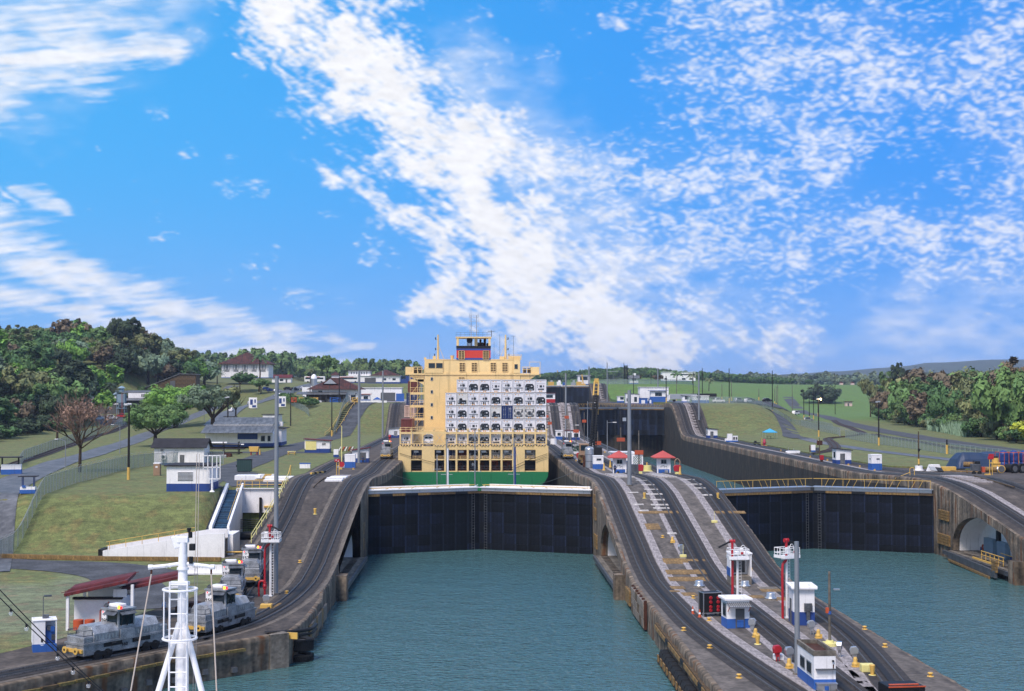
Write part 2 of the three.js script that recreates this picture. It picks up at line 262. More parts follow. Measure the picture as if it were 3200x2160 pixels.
const xr = (d) => curve([[40, 110], [262, 99], [274, 80], [300, 78.2], [1300, 78.2]], d);                      // and the right wall
const forestEdge = (d) => curve([[330, -136], [380, -141], [420, -146], [470, -154], [520, -150], [560, -156], [610, -170], [640, -176], [658, -156], [690, -142], [760, -144], [800, -154], [900, -170]], d);
function ground(x, d) {
let h;
const n = (fbm(x * .03 + 40, d * .03, 201, 3) - .5) * .5;
if (x < 0) {
const t = ss(-56, -82, x);
h = d < 230 ? 3 + 6.5 * ss(187, 207, d + (x < -45 ? 1.5 * Math.sin(x * .2) : 0)) : 9.5;
if (x > -34.7 - (d - 186) * .11 && d < 217 && d > 120) h = Math.min(h, 3);
h += 10.4 * ss(lerp(478, 395, t), lerp(548, 690, t), d) + 9.8 * ss(lerp(850, 640, t), lerp(900, 840, t), d);
const rim = -108 - Math.max(0, d - 341) * .17;                    // beyond the railway
h -= 4.5 * ss(-95, -125, x) * ss(420, 560, d) * (1 - ss(690, 770, d));
h += 21 * ss(forestEdge(d) + 4, forestEdge(d) - 40, x) * ss(370, 520, d) * (1 - .6 * ss(740, 900, d)) * (.86 + .28 * fbm(x * .012, d * .012, 205, 3)) + 3 * ss(-118, -150, x) * (1 - ss(330, 380, d));
if (d > 210) h += n * ss(-34, -50, x);
} else {
const xe = 112 + (d - 444) * .145 + 14 * ss(600, 680, d);
h = Math.max(9.5 + 10.2 * ss(462, 527, d) * (1 - ss(xe - 24, xe + 2, x)) * (1 - ss(800, 900, d) * ss(130, 160, x)), 9.5 + .5 * ss(100, 125, x));
h += 9.5 * ss(838, 892, d) * (1 - ss(150, 190, x));
h = Math.max(h, 9.8 + 21 * ss(950, 1350, d));
h += n * ss(80, 92, x);
}
h += 11 * Math.exp(-(((d - 1620) / 200) ** 2) - (((x - 165) / 120) ** 2)) + ss(1000, 1300, d) * (x < 0 ? 4 : 0);
return h - ss(2300, 5000, d) * 8;
}
const inCorridor = (x, d) => d < 1285 && x > xl(d) && x < xr(d);
const land = (x, d) => (inCorridor(x, d) ? hw(d) : ground(x, d));
const mDeckPale = M('pale_worn_concrete_deck', '#8d8884', { map: tStain, scale: .09, rough: .93, bump: .02 });
const mGrass = new THREE.MeshStandardMaterial({ map: tGrass, vertexColors: true, roughness: .95, bumpMap: tGrain, bumpScale: .05 }); mGrass.name = 'mown_grass';
{
const ds = []; for (let d = 36; d < 300; d += 4) ds.push(d); for (let d = 300; d < 1000; d += 9) ds.push(d); for (let d = 1000; d < 2400; d += 40) ds.push(d); for (let d = 2400; d <= 12000; d += 600) ds.push(d);
ds.push(186, 217.2, 216.8, 284.9, 1285.1); ds.sort((a, b) => a - b);
const ls = [0]; for (let s = 0; s < 26; s += 2) ls.push(s + .05); for (let s = 26; s < 240; s += 6) ls.push(s); for (let s = 240; s < 1500; s += 60) ls.push(s); ls.push(2500, 4200, 7000);
const cols = [...ls.slice().reverse().map((s) => ['l', s]), ['m', 0], ['m', 1], ...ls.map((s) => ['r', s])];
const col = [];
const at = (i, j) => {
const d = ds[i], [k, s] = cols[j], open = d > 1285;
const x = k === 'l' ? xl(d) - s : k === 'r' ? xr(d) + s : s ? xr(d) - .05 : xl(d) + .05;
const h = k === 'm' ? (open ? ground(x, d) : -7) : ground(x, d);
return [x, h, -d];
};
const g = grid(ds.length, cols.length, at, (i, j, q) => [q[0] / 14, q[2] / 14]);
const p = g.attributes.position, c = new Float32Array(p.count * 3), nrm = g.attributes.normal;
const bare = (x, d, cx, cd, rx, rd) => ss(1.15, .6, Math.hypot((x - cx) / rx, (d - cd) / rd) + (fbm(x * .25, d * .25, 211, 4) - .5) * .9);
for (let i = 0; i < p.count; i++) {
const x = p.getX(i), d = -p.getZ(i);
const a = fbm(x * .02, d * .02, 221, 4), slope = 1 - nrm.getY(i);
let k = new THREE.Color(.47, .53, .28).lerp(new THREE.Color(.47, .49, .28), ss(.4, .7, a)).lerp(new THREE.Color(.33, .31, .18), ss(.008, .05, slope) * .95);   // steeper banks: browner turf, with shade painted into the darker colour
if (x > 60 && d > 600) k.lerp(new THREE.Color(.25, .38, .12), ss(600, 800, d));
const dirt = Math.max(bare(x, d, 134, 560, 13, 42), x < 0 && d < 186 ? Math.max(bare(x, d, -55, 150, 28, 11), bare(x, d, -42, 144, 13, 22), bare(x, d, -50, 131, 22, 6)) : 0);
k.lerp(new THREE.Color(.40, .375, .37), clamp(dirt * 1.5));
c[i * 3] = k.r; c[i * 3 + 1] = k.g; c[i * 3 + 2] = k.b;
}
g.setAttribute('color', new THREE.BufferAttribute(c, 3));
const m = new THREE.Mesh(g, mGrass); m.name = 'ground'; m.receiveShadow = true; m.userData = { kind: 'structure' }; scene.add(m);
}
// strips that follow a path over the land: pts are [x, d]; off is the height above what lies below
function resample(pts, step) {
const c = new THREE.CatmullRomCurve3(pts.map((q) => new THREE.Vector3(q[0], 0, q[1])), false, 'centripetal'), n = Math.max(2, Math.ceil(c.getLength() / step)); return c.getSpacedPoints(n).map((q) => [q.x, q.z]);
}
function strip(pts, width, off, step = 3, hf = land, shift = 0, across = 2) {
const P = resample(pts, step), n = P.length; let run = 0; const R = [];
for (let i = 0; i < n; i++) { const a = P[Math.max(0, i - 1)], b = P[Math.min(n - 1, i + 1)], dx = b[0] - a[0], dd = b[1] - a[1], l = Math.hypot(dx, dd) || 1; if (i) run += Math.hypot(P[i][0] - P[i - 1][0], P[i][1] - P[i - 1][1]); R.push([P[i][0], P[i][1], dd / l, -dx / l, run]); }
return grid(n, across, (i, j) => { const [x, d, nx, nd] = R[i], s = shift + (j / (across - 1) - .5) * width, X = x + nx * s, D = d + nd * s; return [X, hf(X, D) + off, -D]; }, (i, j) => [(j / (across - 1)) * width, R[i][4]]);
}
function rail(pts, shift, off, step = 3, hf = land, w = .11, h = .15) { // a swept bar
const P = resample(pts, step), n = P.length;
const sect = [[-w / 2, -.05], [-w / 2, h], [w / 2, h], [w / 2, -.05]];
return grid(n, 4, (i, j) => { const a = P[Math.max(0, i - 1)], b = P[Math.min(n - 1, i + 1)], dx = b[0] - a[0], dd = b[1] - a[1], l = Math.hypot(dx, dd) || 1, s = shift + sect[j][0], X = P[i][0] + (dd / l) * s, D = P[i][1] - (dx / l) * s, C = hf(P[i][0] + (dd / l) * shift, P[i][1] - (dx / l) * shift); return [X, C + off + sect[j][1], -D]; }, (i, j) => [j * .1, i]).toNonIndexed();
}

// ---------- lock walls ----------
const CL = () => 17.1, CR = () => 35.2, CM = () => 26.3, RW = () => 68.2;
function lockWall(edge, back, d0, arch, topMat = mDeck) {
const side = back(d0 + 300) < edge(d0 + 300) ? -1 : 1, [a0, a1] = arch || [1e4, 1e4];
const w = new THREE.Group(); w.name = numbered('lock_wall'); w.userData = { kind: 'structure' }; scene.add(w);
const jag = (d, k) => fbm(d * 1.1, k * 3.7, 231, 3) - .5;
const face = (ds, nm) => {
const g = grid(ds.length, 8, (i, j) => { const d = ds[i], h = hw(d), r = [[0, -7], [.05, .5], [.02, Math.min(2.2, h * .5)], [0, h - 1.5], [.0, h - .5], [.05, h - .14], [.2, h - .02], [.45, h]][j]; const k = j === 1 ? .22 : j === 2 ? .1 : j > 3 && j < 7 ? .3 : 0; if (d < 320 && Math.floor(d / 1.1) % 5 === 0 && j > 0 && j < 5) r[0] += .12; return [edge(d) + side * (r[0] + jag(d, j) * k), r[1] + (j > 3 && j < 7 ? jag(d, j + 9) * .12 : 0), -d]; }, (i, j, q) => [ds[i] * .075, q[1] * .075]);
const ix = g.index.array, dry = [], wet = []; for (let q = 0; q < ix.length; q += 6) { const row = Math.floor(q / 6 / 7), band = (q / 6) % 7; (ds[row] > 222 && band < 3 ? wet : dry).push(...ix.slice(q, q + 6)); }
for (const [list, mt, n2] of [[dry, mWall, nm], [wet, mWallWet, 'wet_wall_face']]) if (list.length) { const gg = g.clone(); gg.setIndex(list); const m = new THREE.Mesh(gg, mt); m.name = n2; m.castShadow = m.receiveShadow = true; w.add(m); }
};
const run = (a, b, st) => { const o = []; for (let d = a; d < b - .2; d += st) o.push(d); o.push(b); return o; };
if (arch) { face(run(d0, a0, 1.1), 'wall_face'); face([...run(a1, 300, 1.1), ...run(301.2, 560, 2.4), ...run(562, 1290, 8)], 'wall_face'); } else face([...run(d0, 300, 1.1), ...run(301.2, 560, 2.4), ...run(562, 1290, 8)], 'wall_face');
const ds = [...run(d0, 270, 2), ...run(272, 470, 9), ...run(472, 560, 2), ...run(562, 1290, 8)];
const top = grid(ds.length, 3, (i, j) => { const d = ds[i], a = edge(d) + side * .44, b = back(d) + side * .12; return [lerp(a, b, j / 2), hw(d), -d]; }, (i, j, q) => [q[0] * .09, q[2] * .09]);
const t = new THREE.Mesh(top, topMat); t.name = 'wall_top'; t.receiveShadow = true; w.add(t);
if (arch) {
const c = (a0 + a1) / 2, rad2 = (a1 - a0) / 2 - 1, hs = 2.4, hc = 7.0, outline = [];
outline.push([a0, -7]); for (const d of run(a0, a1, 1.2)) outline.push([d, hw(d) - .02]); outline.push([a1, -7]);
const s = new THREE.Shape(outline.map((q) => new THREE.Vector2(q[0], q[1]))), ap = [[a0 + 1, 1.4]];
for (let k = 0; k <= 20; k++) { const th = Math.PI * (1 - k / 20), d = c + Math.cos(th) * rad2; ap.push([d, hs + Math.max(-.6, Math.min((hc - hs) * Math.sin(th), hw(d) - 1.15 - hs))]); }
ap.push([a1 - 1, 1.4]);
s.holes.push(new THREE.Path(ap.map((q) => new THREE.Vector2(q[0], q[1]))));
const g = new THREE.ExtrudeGeometry(s, { depth: 1, bevelEnabled: false }); g.applyMatrix4(new THREE.Matrix4().makeBasis(new THREE.Vector3(0, 0, -1), new THREE.Vector3(0, 1, 0), new THREE.Vector3(side, 0, 0)));
g.translate(edge(c), 0, 0); const sp = new THREE.Mesh(boxUV(g, .075), mWall); sp.name = 'arched_wall_face'; sp.castShadow = sp.receiveShadow = true; w.add(sp);
// the vaulted machine niche behind
const D = 3.2, lining = grid(ap.length, 2, (i, j) => [edge(c) + side * (1 + j * D), ap[i][1], -ap[i][0]]).toNonIndexed();
const nb = new THREE.Mesh(boxUV(lining, .1), mWhite); nb.name = 'niche_vault'; nb.receiveShadow = true; w.add(nb);
part(w, 'niche_back_wall', run(a0 + .5, a1 - 1.5, 1).map((d) => box(.3, Math.max(.4, Math.min(hc, hw(d) - .7) - 1.3), 1.02, edge(c) + side * (1 + D), 1.3, -d - .5)), mWhite);
part(w, 'niche_skirting', [box(.06, .5, a1 - a0 - 2.1, edge(c) + side * (.8 + D), 1.4, -c)], mNavy);
part(w, 'niche_floor', [box(D + 1.7, .35, a1 - a0 - 1.9, edge(c) + side * (D / 2 + .15), 1.05, -c)], mConc);
part(w, 'niche_edge_beam', [box(.3, .55, a1 - a0 + 1.5, edge(c) - side * .8, .75, -c)], mSteel);
part(w, 'niche_pier', [box(1.3, 4.4, 2.2, edge(c) - side * .5, -1.5, -(a0 - 1.6))], mWall);
}
return w;
}
lockWall(eL, xl, 44, [168, 198]);
lockWall(CL, CM, 60, [168, 199], mDeckPale);
lockWall(CR, CM, 60, null, mDeckPale);
lockWall(RW, xr, 120, [179.5, 204.5]);

// tracks: dark bed, two rails, a toothed rack in the middle
const pathLT = [[-75, 50], [-54, 78.5], [-38.2, 103], [-29, 116.2], [-24.2, 123.2], [-21.2, 130], [-19.4, 140], [-18.7, 152], [-18.5, 190], [-18.6, 230], [-19.6, 265], [-20.2, 300], [-20.2, 470], [-20.2, 1280]];
const pathLR = [[-24.4, 122.4], [-23.4, 130], [-23.7, 138], [-24.6, 150], [-25.2, 167], [-25.3, 190], [-26.1, 212], [-27.6, 236], [-29, 272], [-29.2, 300], [-29.2, 470], [-29.2, 1280]];
const pathCL = [[23.6, 84], [22.1, 99], [20.5, 116], [19.7, 128], [19.5, 145], [19.5, 260], [19.5, 1280]];
const pathCM = [[26.3, 84], [26.3, 165], [26.6, 225], [26.4, 470], [26.3, 1280]];
const pathCR = [[28.6, 84], [29.8, 99], [30.9, 108], [32.3, 121], [33, 140], [33, 1280]];
const pathRT = [[71.3, 130], [71.3, 1280]];
const pathRR = [[79.5, 150], [79.4, 205], [79, 238], [77.2, 275], [76.6, 300], [76.6, 1280]];
for (const [path, curbs] of [[pathLT, [-2.05, 2.0]], [pathLR, [-1.9]], [pathCL, [2.1]], [pathCM, [-1.7, 1.8]], [pathCR, [-2.1]], [pathRT, [2.05]], [pathRR, []]]) {
const t = new THREE.Group(); t.name = numbered('towing_track'); t.userData = { kind: 'structure' }; scene.add(t);
const add = (n, g, m) => { const o = new THREE.Mesh(g.index ? g.toNonIndexed() : g, m); if (m.userData.uv) { const uv = o.geometry.attributes.uv; for (let i = 0; i < uv.count; i++) uv.setXY(i, uv.getX(i) * m.userData.uv, uv.getY(i) * m.userData.uv); } o.name = n; o.receiveShadow = o.castShadow = true; t.add(o); };
add('track_bed', strip(path, 3.0, .03, 2), mTrack);
add('rail', rail(path, -.78, .03, 2), mRail); add('rail', rail(path, .78, .03, 2), mRail);
add('rack', strip(path, .5, .1, 2), mRack);
for (const c of curbs) add('cement_strip', strip(path, path === pathLT || path === pathLR ? .5 : 1.0, .016, 2, land, c), path === pathLT || path === pathLR ? mCope : mPave);
}
// water: one sheet in the canal and the lock chambers
{
const wave = tex(1024, 40, (u, v) => { const w = (fbm(u * 8, v * 8, 301, 3, 8) - .5) * .2; const a = fbm(u * 22 + w, v * 30 + w * 2, 302, 4, 0 + 22), b = fbm(u * 64, v * 80, 303, 3, 64), c = fbm(u * 5, v * 7, 305, 3, 5); return grey(.5 + (Math.abs(a - .5) * -1.4 + .3) * .6 + (b - .5) * .42 + (c - .5) * .5); }, false);
const mWater = new THREE.MeshPhysicalMaterial({ color: new THREE.Color(.06, .135, .14), roughness: .12, ior: 1.333, bumpMap: wave, bumpScale: .4 }); mWater.name = 'green_canal_water';
const g = grid(2, 2, (i, j) => [-420 + j * 840, 0, -(-60 + i * 1400)], (i, j, q) => [q[0] / 26, q[2] / 21]);
const m = new THREE.Mesh(g, mWater); m.name = 'water'; m.userData = { kind: 'structure' }; m.receiveShadow = true; scene.add(m);
}

// ---------- mitre gates ----------
const mGate = M('black_gate_plate', '#1b2330', { map: tPlate, scale: .11, rough: .7, bump: .01, specularIntensity: .35 });
const mGateB = M('black_gate_plate_greener', '#171f29', { map: tPlate, scale: .09, rough: .75, bump: .01, specularIntensity: .35 });
const mGateC = M('black_gate_plate_bluish', '#1e2940', { map: tPlate, scale: .1, rough: .65, bump: .01, specularIntensity: .4 });
function gateLeaf(hx, d, top, dir, span, bottom, label, o = {}) {
const rise = o.rise ?? 7.2, L = Math.hypot(span, rise), t = thing('lock_gate_leaf', label, 'lock gate', [hx, 0, -d], dir * Math.atan2(rise, span) + (dir < 0 ? Math.PI : 0), null);
// local x runs along the leaf; +z side faces downstream for dir 1 and the mirror for dir -1
const f = dir > 0 ? 1 : -1, mat = [mGate, mGateB, mGateC], R = rng(Math.round(d * 7 + hx));
part(t, 'leaf_body', [box(L, top - bottom, 1.7, L / 2, bottom, -f * .85)], mGate);
const rows = o.rows ?? 6, cols = o.cols ?? 9, ph = (top - Math.max(bottom, -.6)) / rows, pw = L / cols, pg = rbox(pw - .05, ph - .05, .07, .02, 0, 0, 0); const gs = boxUV(merge([pg]), .11);
for (let i = 0; i < rows; i++) for (let j = 0; j < cols; j++) { const m = new THREE.Mesh(gs, mat[Math.floor(R() * 3)]); m.name = 'panel'; m.position.set((j + .5) * pw, Math.max(bottom, -.6) + i * ph + .025, f * (.015 + R() * .012)); m.castShadow = m.receiveShadow = true; t.add(m); }
// ladder rungs by the mitre post
const lad = []; for (let y = Math.max(bottom, 0) + .3; y < top; y += .42) lad.push(bar([L - 1.3, y, f * .12], [L - .85, y, f * .12], .025)); lad.push(bar([L - 1.3, Math.max(bottom, 0), f * .12], [L - 1.3, top, f * .12], .03), bar([L - .85, Math.max(bottom, 0), f * .12], [L - .85, top, f * .12], .03));
part(t, 'ladder', lad, mSteel);
part(t, 'walkway', [box(L - .5, .5, 1.3, L / 2, top, -f * .8), box(L, .1, 2.1, L / 2, top + .5, -f * .8)], o.white ? mWhite : mAlu);
const nb = 9; for (let k = 0; k < nb; k++) part(t, 'fender_beam', [box(L / nb - .05, .32, .2, (k + .5) * L / nb, top - .36, f * .16)], R() < .55 ? mYWood : R() < .5 ? mWood : mDark);
if (o.rail === 'up') {
const rl = [], y0 = top + .6; rl.push(sbar([.3, y0 + 1.25, f * .2], [L - .2, y0 + 1.25, f * .2], .08));
part(t, 'handrail', rl, mYellow); const n = Math.round(L / 1.1);
for (let k = 0; k < n; k++) part(t, 'rail_post', [bar([.5 + k * (L - .8) / n + (k % 3 ? .55 : -.1), y0, f * .2], [.4 + k * (L - .8) / n, y0 + 1.25, f * .2], .035)], mYellow);
} else {
part(t, 'handrail', [bar([.6, top + .85, f * .1], [L - .8, top + .95, f * .05], .06), bar([.9, top + .75, -f * 1.6], [L - .8, top + .8, -f * 1.5], .05)], mYellow);
const n = 9; for (let k = 0; k < n; k++) part(t, 'rail_post', [bar([1 + k * L / n, top + .68, f * .05], [1.9 + k * L / n, top + .9, f * (-.2 - R() * .8)], .05)], R() < .5 ? mYellow : mWhite);
part(t, 'bulwark', [box(L * .9, .42, .12, L / 2, top + .55, -f * 1.9)], mWhite);
}
return t;
}
gateLeaf(-16.5, 212, 8.95, 1, 16.75, -6, 'dark left leaf of the front lock gate below the yellow ship', { rail: 'down', white: true });
gateLeaf(17.0, 212, 8.95, -1, 16.75, -6, 'dark right leaf of the front lock gate below the yellow ship', { rail: 'down', white: true });
gateLeaf(35.2, 212, 8.95, 1, 16.5, -6, 'dark left leaf of the gate with yellow handrail in the right lane', { rail: 'up' });
gateLeaf(68.2, 212, 8.95, -1, 16.5, -6, 'dark right leaf of the gate with yellow handrail in the right lane', { rail: 'up' });
gateLeaf(35.2, 523, 17.9, 1, 16.5, 8.2, 'far left leaf of the middle gate behind the black crane boom', { rail: 'up', cols: 6, rows: 5 });
gateLeaf(68.2, 523, 17.9, -1, 16.5, 8.2, 'far right leaf of the middle gate, meeting the streaked wall', { rail: 'up', cols: 6, rows: 5 });
gateLeaf(35.2, 886, 27.4, 1, 16.5, 16, 'left leaf of the farthest gate, right of the container stack', { rail: 'down', cols: 5, rows: 4 });
gateLeaf(68.2, 886, 27.4, -1, 16.5, 16, 'right leaf of the farthest gate high behind the crane', { rail: 'down', cols: 5, rows: 4 });
// sill walls under the upper gates, and the higher pool floors
struct('gate_sill_wall', [box(33.4, 15.2, 6, 51.7, -7, -533)], mWallWet);
struct('gate_sill_wall', [box(33.4, 24, 6, 51.7, -7, -896)], mWallWet);
struct('upper_pool_water', [box(33.3, .2, 352, 51.7, 10.5, -712)], mWallWet);
struct('gate_sill_wall', [box(33.6, 15.2, 6, .2, -7, -533)], mWallWet);
struct('end_sill_wall', [box(33.4, 34, 4, 51.7, -7, -1288), box(33.6, 34, 4, .2, -7, -1288)], mWallWet);

// ---------- the yellow and green container ship in the first chamber ----------
const mHullY = M('ship_yellow_paint', '#efcf92', { map: tPaint, scale: .07, rough: .5 });
const mHullG = M('ship_green_paint', '#1d7a4c', { map: tPaint, scale: .05, rough: .45 });
const mFunnelR = M('funnel_red', '#cf3d2c', { map: tPaint, scale: .2, rough: .5 });
const mFunnelB = M('funnel_blue', '#2b4a96', { map: tPaint, scale: .2, rough: .5 });
const mGrille = M('brown_vent_grille', '#75592f', { map: tFine, scale: .5, rough: .7 });
const SX = -1.1, SD = 306;
{
const t = thing('container_ship', 'yellow and green container ship seen from astern in the lock', 'container ship', [SX, 0, -SD]);
const half = [[-16.1, 7], [-16.0, 6], [-15.4, 4.9], [-14.3, 3.9], [-12.7, 2.9], [-10, 1.4], [-6, -1], [0, -2.4]];
const full = [...half, ...half.slice(0, -1).reverse().map((q) => [-q[0], q[1]])];
part(t, 'hull', prism(full.map((q) => q).reverse(), 190).translate(0, 0, -190), mHullG);
part(t, 'upper_hull', [box(.4, 5.5, 190, -15.9, 7, -95), box(.4, 5.5, 190, 15.9, 7, -95), box(31.4, .3, 190, 0, 6.9, -95.3)], mHullY);
const ex = (i) => -15.73 + 2.42 * i, solid = [0, 2, 10, 12];
for (const i of solid) part(t, 'transom_panel', box(i === 0 || i === 12 ? 2.75 : 2.72, 5.5, .35, (ex(i) + ex(i + 1)) / 2 + (i === 0 ? -.22 : i === 12 ? .22 : 0), 7, -.17), mHullY);
for (let i = 4; i < 10; i++) part(t, 'transom_post', box(.42, 5.5, .5, ex(i), 7, -.25), mHullY);
part(t, 'transom_beam', [box(31.3, .28, .42, 0, 9.5, -.27), box(31.6, .75, .44, 0, 11.72, -.24)], mHullY);
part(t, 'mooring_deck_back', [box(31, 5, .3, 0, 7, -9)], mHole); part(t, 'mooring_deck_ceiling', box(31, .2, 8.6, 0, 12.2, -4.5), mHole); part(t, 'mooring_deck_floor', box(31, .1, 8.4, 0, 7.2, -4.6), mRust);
for (const i of [1, 3, 4, 5, 6, 7, 8, 9, 11]) { const x = (ex(i) + ex(i + 1)) / 2; part(t, 'deck_railing', [bar([x - 1.1, 8.2, -.5], [x + 1.1, 8.2, -.5], .04), bar([x - 1.1, 7.7, -.5], [x + 1.1, 7.7, -.5], .03), bar([x, 7.1, -.5], [x, 8.2, -.5], .03)], mSteel); part(t, 'platform_railing', [bar([x - 1.05, 10.35, -.5], [x + 1.05, 10.35, -.5], .05), bar([x - 1.05, 9.98, -.5], [x + 1.05, 9.98, -.5], .04), bar([x - .4, 9.7, -.5], [x - .4, 10.35, -.5], .04)], mHullY); }
for (const i of [3, 5, 7, 8, 9]) { const x = (ex(i) + ex(i + 1)) / 2; part(t, 'mooring_winch', [cyl(.45, .45, 1.2, x - .6, 7.9, -3, 12, 0, 0, Math.PI / 2), box(.5, 1.1, .8, x + .5, 7.2, -3), box(.5, .8, .8, x - .6, 7.2, -3)], mRust); }
for (const i of [1, 3, 5, 7, 9, 11]) part(t, 'work_light', box(1, .45, .3, (ex(i) + ex(i + 1)) / 2 - .2, 11.1, -.7), mAlu);
part(t, 'orange_hatch', box(1.5, 2, .1, ex(8) + 1, 7.2, -5), mOrange); part(t, 'orange_hatch', box(2.1, 2.2, .1, ex(9) + 1.2, 7.2, -5.4), mOrange);
// container guide posts above the deck
for (let i = 0; i <= 13; i++) part(t, 'guide_post', [box(.32, 3.7, .34, clamp(ex(i), -15.7, 15.7), 12.47, -.2), box(.5, .35, .5, clamp(ex(i), -15.7, 15.7), 15.9, -.2)], mHullY);
part(t, 'lashing_bridge', [box(31.6, .42, .4, 0, 15.12, -.24), box(31.6, .14, .5, 0, 12.95, -.18)], mHullY);
part(t, 'upper_railing', [bar([-15.7, 16.5, -.2], [-5.9, 16.5, -.2], .06), bar([-15.7, 16.1, -.2], [-5.9, 16.1, -.2], .05), ...Array.from({ length: 9 }, (_, k) => bar([-15.7 + k * 1.21, 15.5, -.2], [-15.7 + k * 1.21, 16.6, -.2], .05))], mHullY);
for (let i = 0; i < 13; i++) { const x = (ex(i) + ex(i + 1)) / 2; part(t, 'lashing_rod', [bar([x - 1, 13.1, -.3], [x + .6, 15, -.4], .035), bar([x + 1, 13.1, -.3], [x - .6, 15, -.4], .035)], mAlu); if (i !== 2) for (const k of [-.62, 0, .62]) part(t, 'lashing_bin', box(.26, .62, .2, x + k, 12.5, .04), mHullY); part(t, 'deck_rail', [bar([x - 1.1, 13.5, -.05], [x + 1.1, 13.5, -.05], .035)], mHullY); }
// engine casing and bridge block
const zb = -15;
part(t, 'accommodation_block', [box(21.6, 19, 14, -.3, 12.4, zb - 7)], mHullY);
part(t, 'bridge_band', [box(30.2, .35, 5, -.3, 28.0, zb - 2.3), box(21.9, .14, 14.2, -.3, 31.4, zb - 7)], mHullY);
for (const s of [-1, 1]) {
const x0 = -.3 + s * 10.9, x1 = -.3 + s * 15.1, c = (x0 + x1) / 2;
part(t, 'bridge_wing', [box(1.9, 1.75, 4.6, x1 - s * .95, 28.05, zb - 2.3), box(Math.abs(x1 - x0) - 1.6, .25, 4, c - s * .6, 28.1, zb - 2.2), ...[0, .5, 1].map((k) => box(.12, 1.5, .12, x0 + s * (.5 + k * 1.9), 28.3, zb)), box(2.2, .14, .12, x0 + s * 1.4, 29.7, zb), box(2.2, .1, .1, x0 + s * 1.4, 29.2, zb)], mHullY);
part(t, 'wing_bracket', put(prism(s < 0 ? [[0, 0], [-3.6, 0], [-3.0, -.5], [0, -2.4]] : [[0, 0], [0, -2.4], [3.0, -.5], [3.6, 0]], .3), x0, 28.05, zb - .4), mHullY);
part(t, 'vent_hatch', [box(.75, 1.05, .1, x0 + s * .9, 28.45, zb - .6), box(.75, 1.05, .1, x0 + s * 1.9, 28.45, zb - .6)], mGrille);
}
for (const [w, x] of [[4.1, -9], [1.5, 9.7]]) part(t, 'bridge_front', box(w, 2.95, .3, x, 28.4, zb + .12), mHullY);
for (const [x, w, h, y] of [[-9.45, 1.45, 1.1, 29.55], [-7.75, 1.45, 1.1, 29.55], [9.55, .75, 1.05, 29.35]]) { const f = part(t, 'bridge_window', box(w + .12, h + .12, .06, x, y - .06, zb + .3), mHullY); part(f, 'pane', box(w, h, .06, x, y, zb + .33), mGlass); }
for (const y of [26.7, 23.8, 20.9, 18.0]) { const f = part(t, 'cabin_window', box(.55, .75, .1, -9.45, y, zb + .05), mAlu); part(f, 'pane', box(.4, .6, .1, -9.45, y + .08, zb + .08), mGlass); }
const grille = (x, y, w, h) => { const f = part(t, 'vent_grille', box(w, h, .12, x, y, zb + .06), mGrille); part(f, 'louvre_frame', [box(.09, h, .1, x - w / 2, y, zb + .12), box(.09, h, .1, x + w / 2, y, zb + .12), box(.07, h, .1, x, y, zb + .12), ...[0, .2, .4, .6, .8, 1].map((k) => box(w, .07, .12, x, y + k * h - .03, zb + .13))], mHullY); };
for (const x of [-2.6, .12, 4.4, 7.05]) grille(x, 28.8, 1.25, 1.9);
grille(-2.75, 26.6, 1.3, .9);
// funnel
part(t, 'funnel', box(7.7, 2.5, 7, -.05, 31.45, zb - 3.4), mFunnelR);
part(t, 'funnel_band', [box(7.75, .42, 7.05, -.05, 31.4, zb - 3.4), box(7.75, .38, 7.05, -.05, 33.55, zb - 3.4)], mFunnelB);
part(t, 'funnel_rim', box(7.8, .62, 7.1, -.05, 33.95, zb - 3.4), mDark);
for (const x of [-2.75, 2.75]) { const f = part(t, 'funnel_grille', box(1.35, 1.95, .12, x, 31.5, zb + .16), mGrille); part(f, 'louvre_frame', [box(.08, 1.95, .1, x - .66, 31.5, zb + .24), box(.08, 1.95, .1, x + .66, 31.5, zb + .24), box(.07, 1.95, .1, x, 31.5, zb + .24), ...[0, .25, .5, .75, 1].map((k) => box(1.3, .07, .1, x, 31.5 + k * 1.88, zb + .25))], mHullY); }
part(t, 'funnel_canopy', [box(8.1, .28, 7.2, -.05, 36.35, zb - 3.4), box(.5, 1.85, .4, -3.65, 34.5, zb - .1), box(.5, 1.85, .4, 3.55, 34.5, zb - .1), box(.7, 1.85, .3, .5, 34.5, zb - 1.2), box(.4, 1.85, .4, -3.65, 34.5, zb - 6.6), box(.4, 1.85, .4, 3.55, 34.5, zb - 6.6)], mHullY);
for (const [x, y, r, len] of [[-.95, 34.2, .62, 1.6], [1.0, 34.1, .3, .9], [1.95, 34.1, .3, .9], [3.1, 34.1, .26, .8], [1.5, 34.1, .24, 1.7], [2.5, 34.1, .28, 1.8]]) { const e = part(t, 'exhaust_pipe', [cyl(r * .95, r, len, x, y, zb - 1.6, 16)], r > .5 ? mAlu : mRust); part(e, 'exhaust_mouth', [cyl(r, r * 1.12, r * 1.6, x, y + len - r * .8, zb - 1.3, 18, Math.PI / 2.6, 0, 0)], mDark); }
const rails = []; for (const y of [37.1, 37.6]) rails.push(bar([-4, y, zb], [4, y, zb], .025)); for (let x = -4; x <= 4; x += 1) rails.push(bar([x, 36.6, zb], [x, 37.6, zb], .025));
part(t, 'canopy_railing', rails, mSteel);
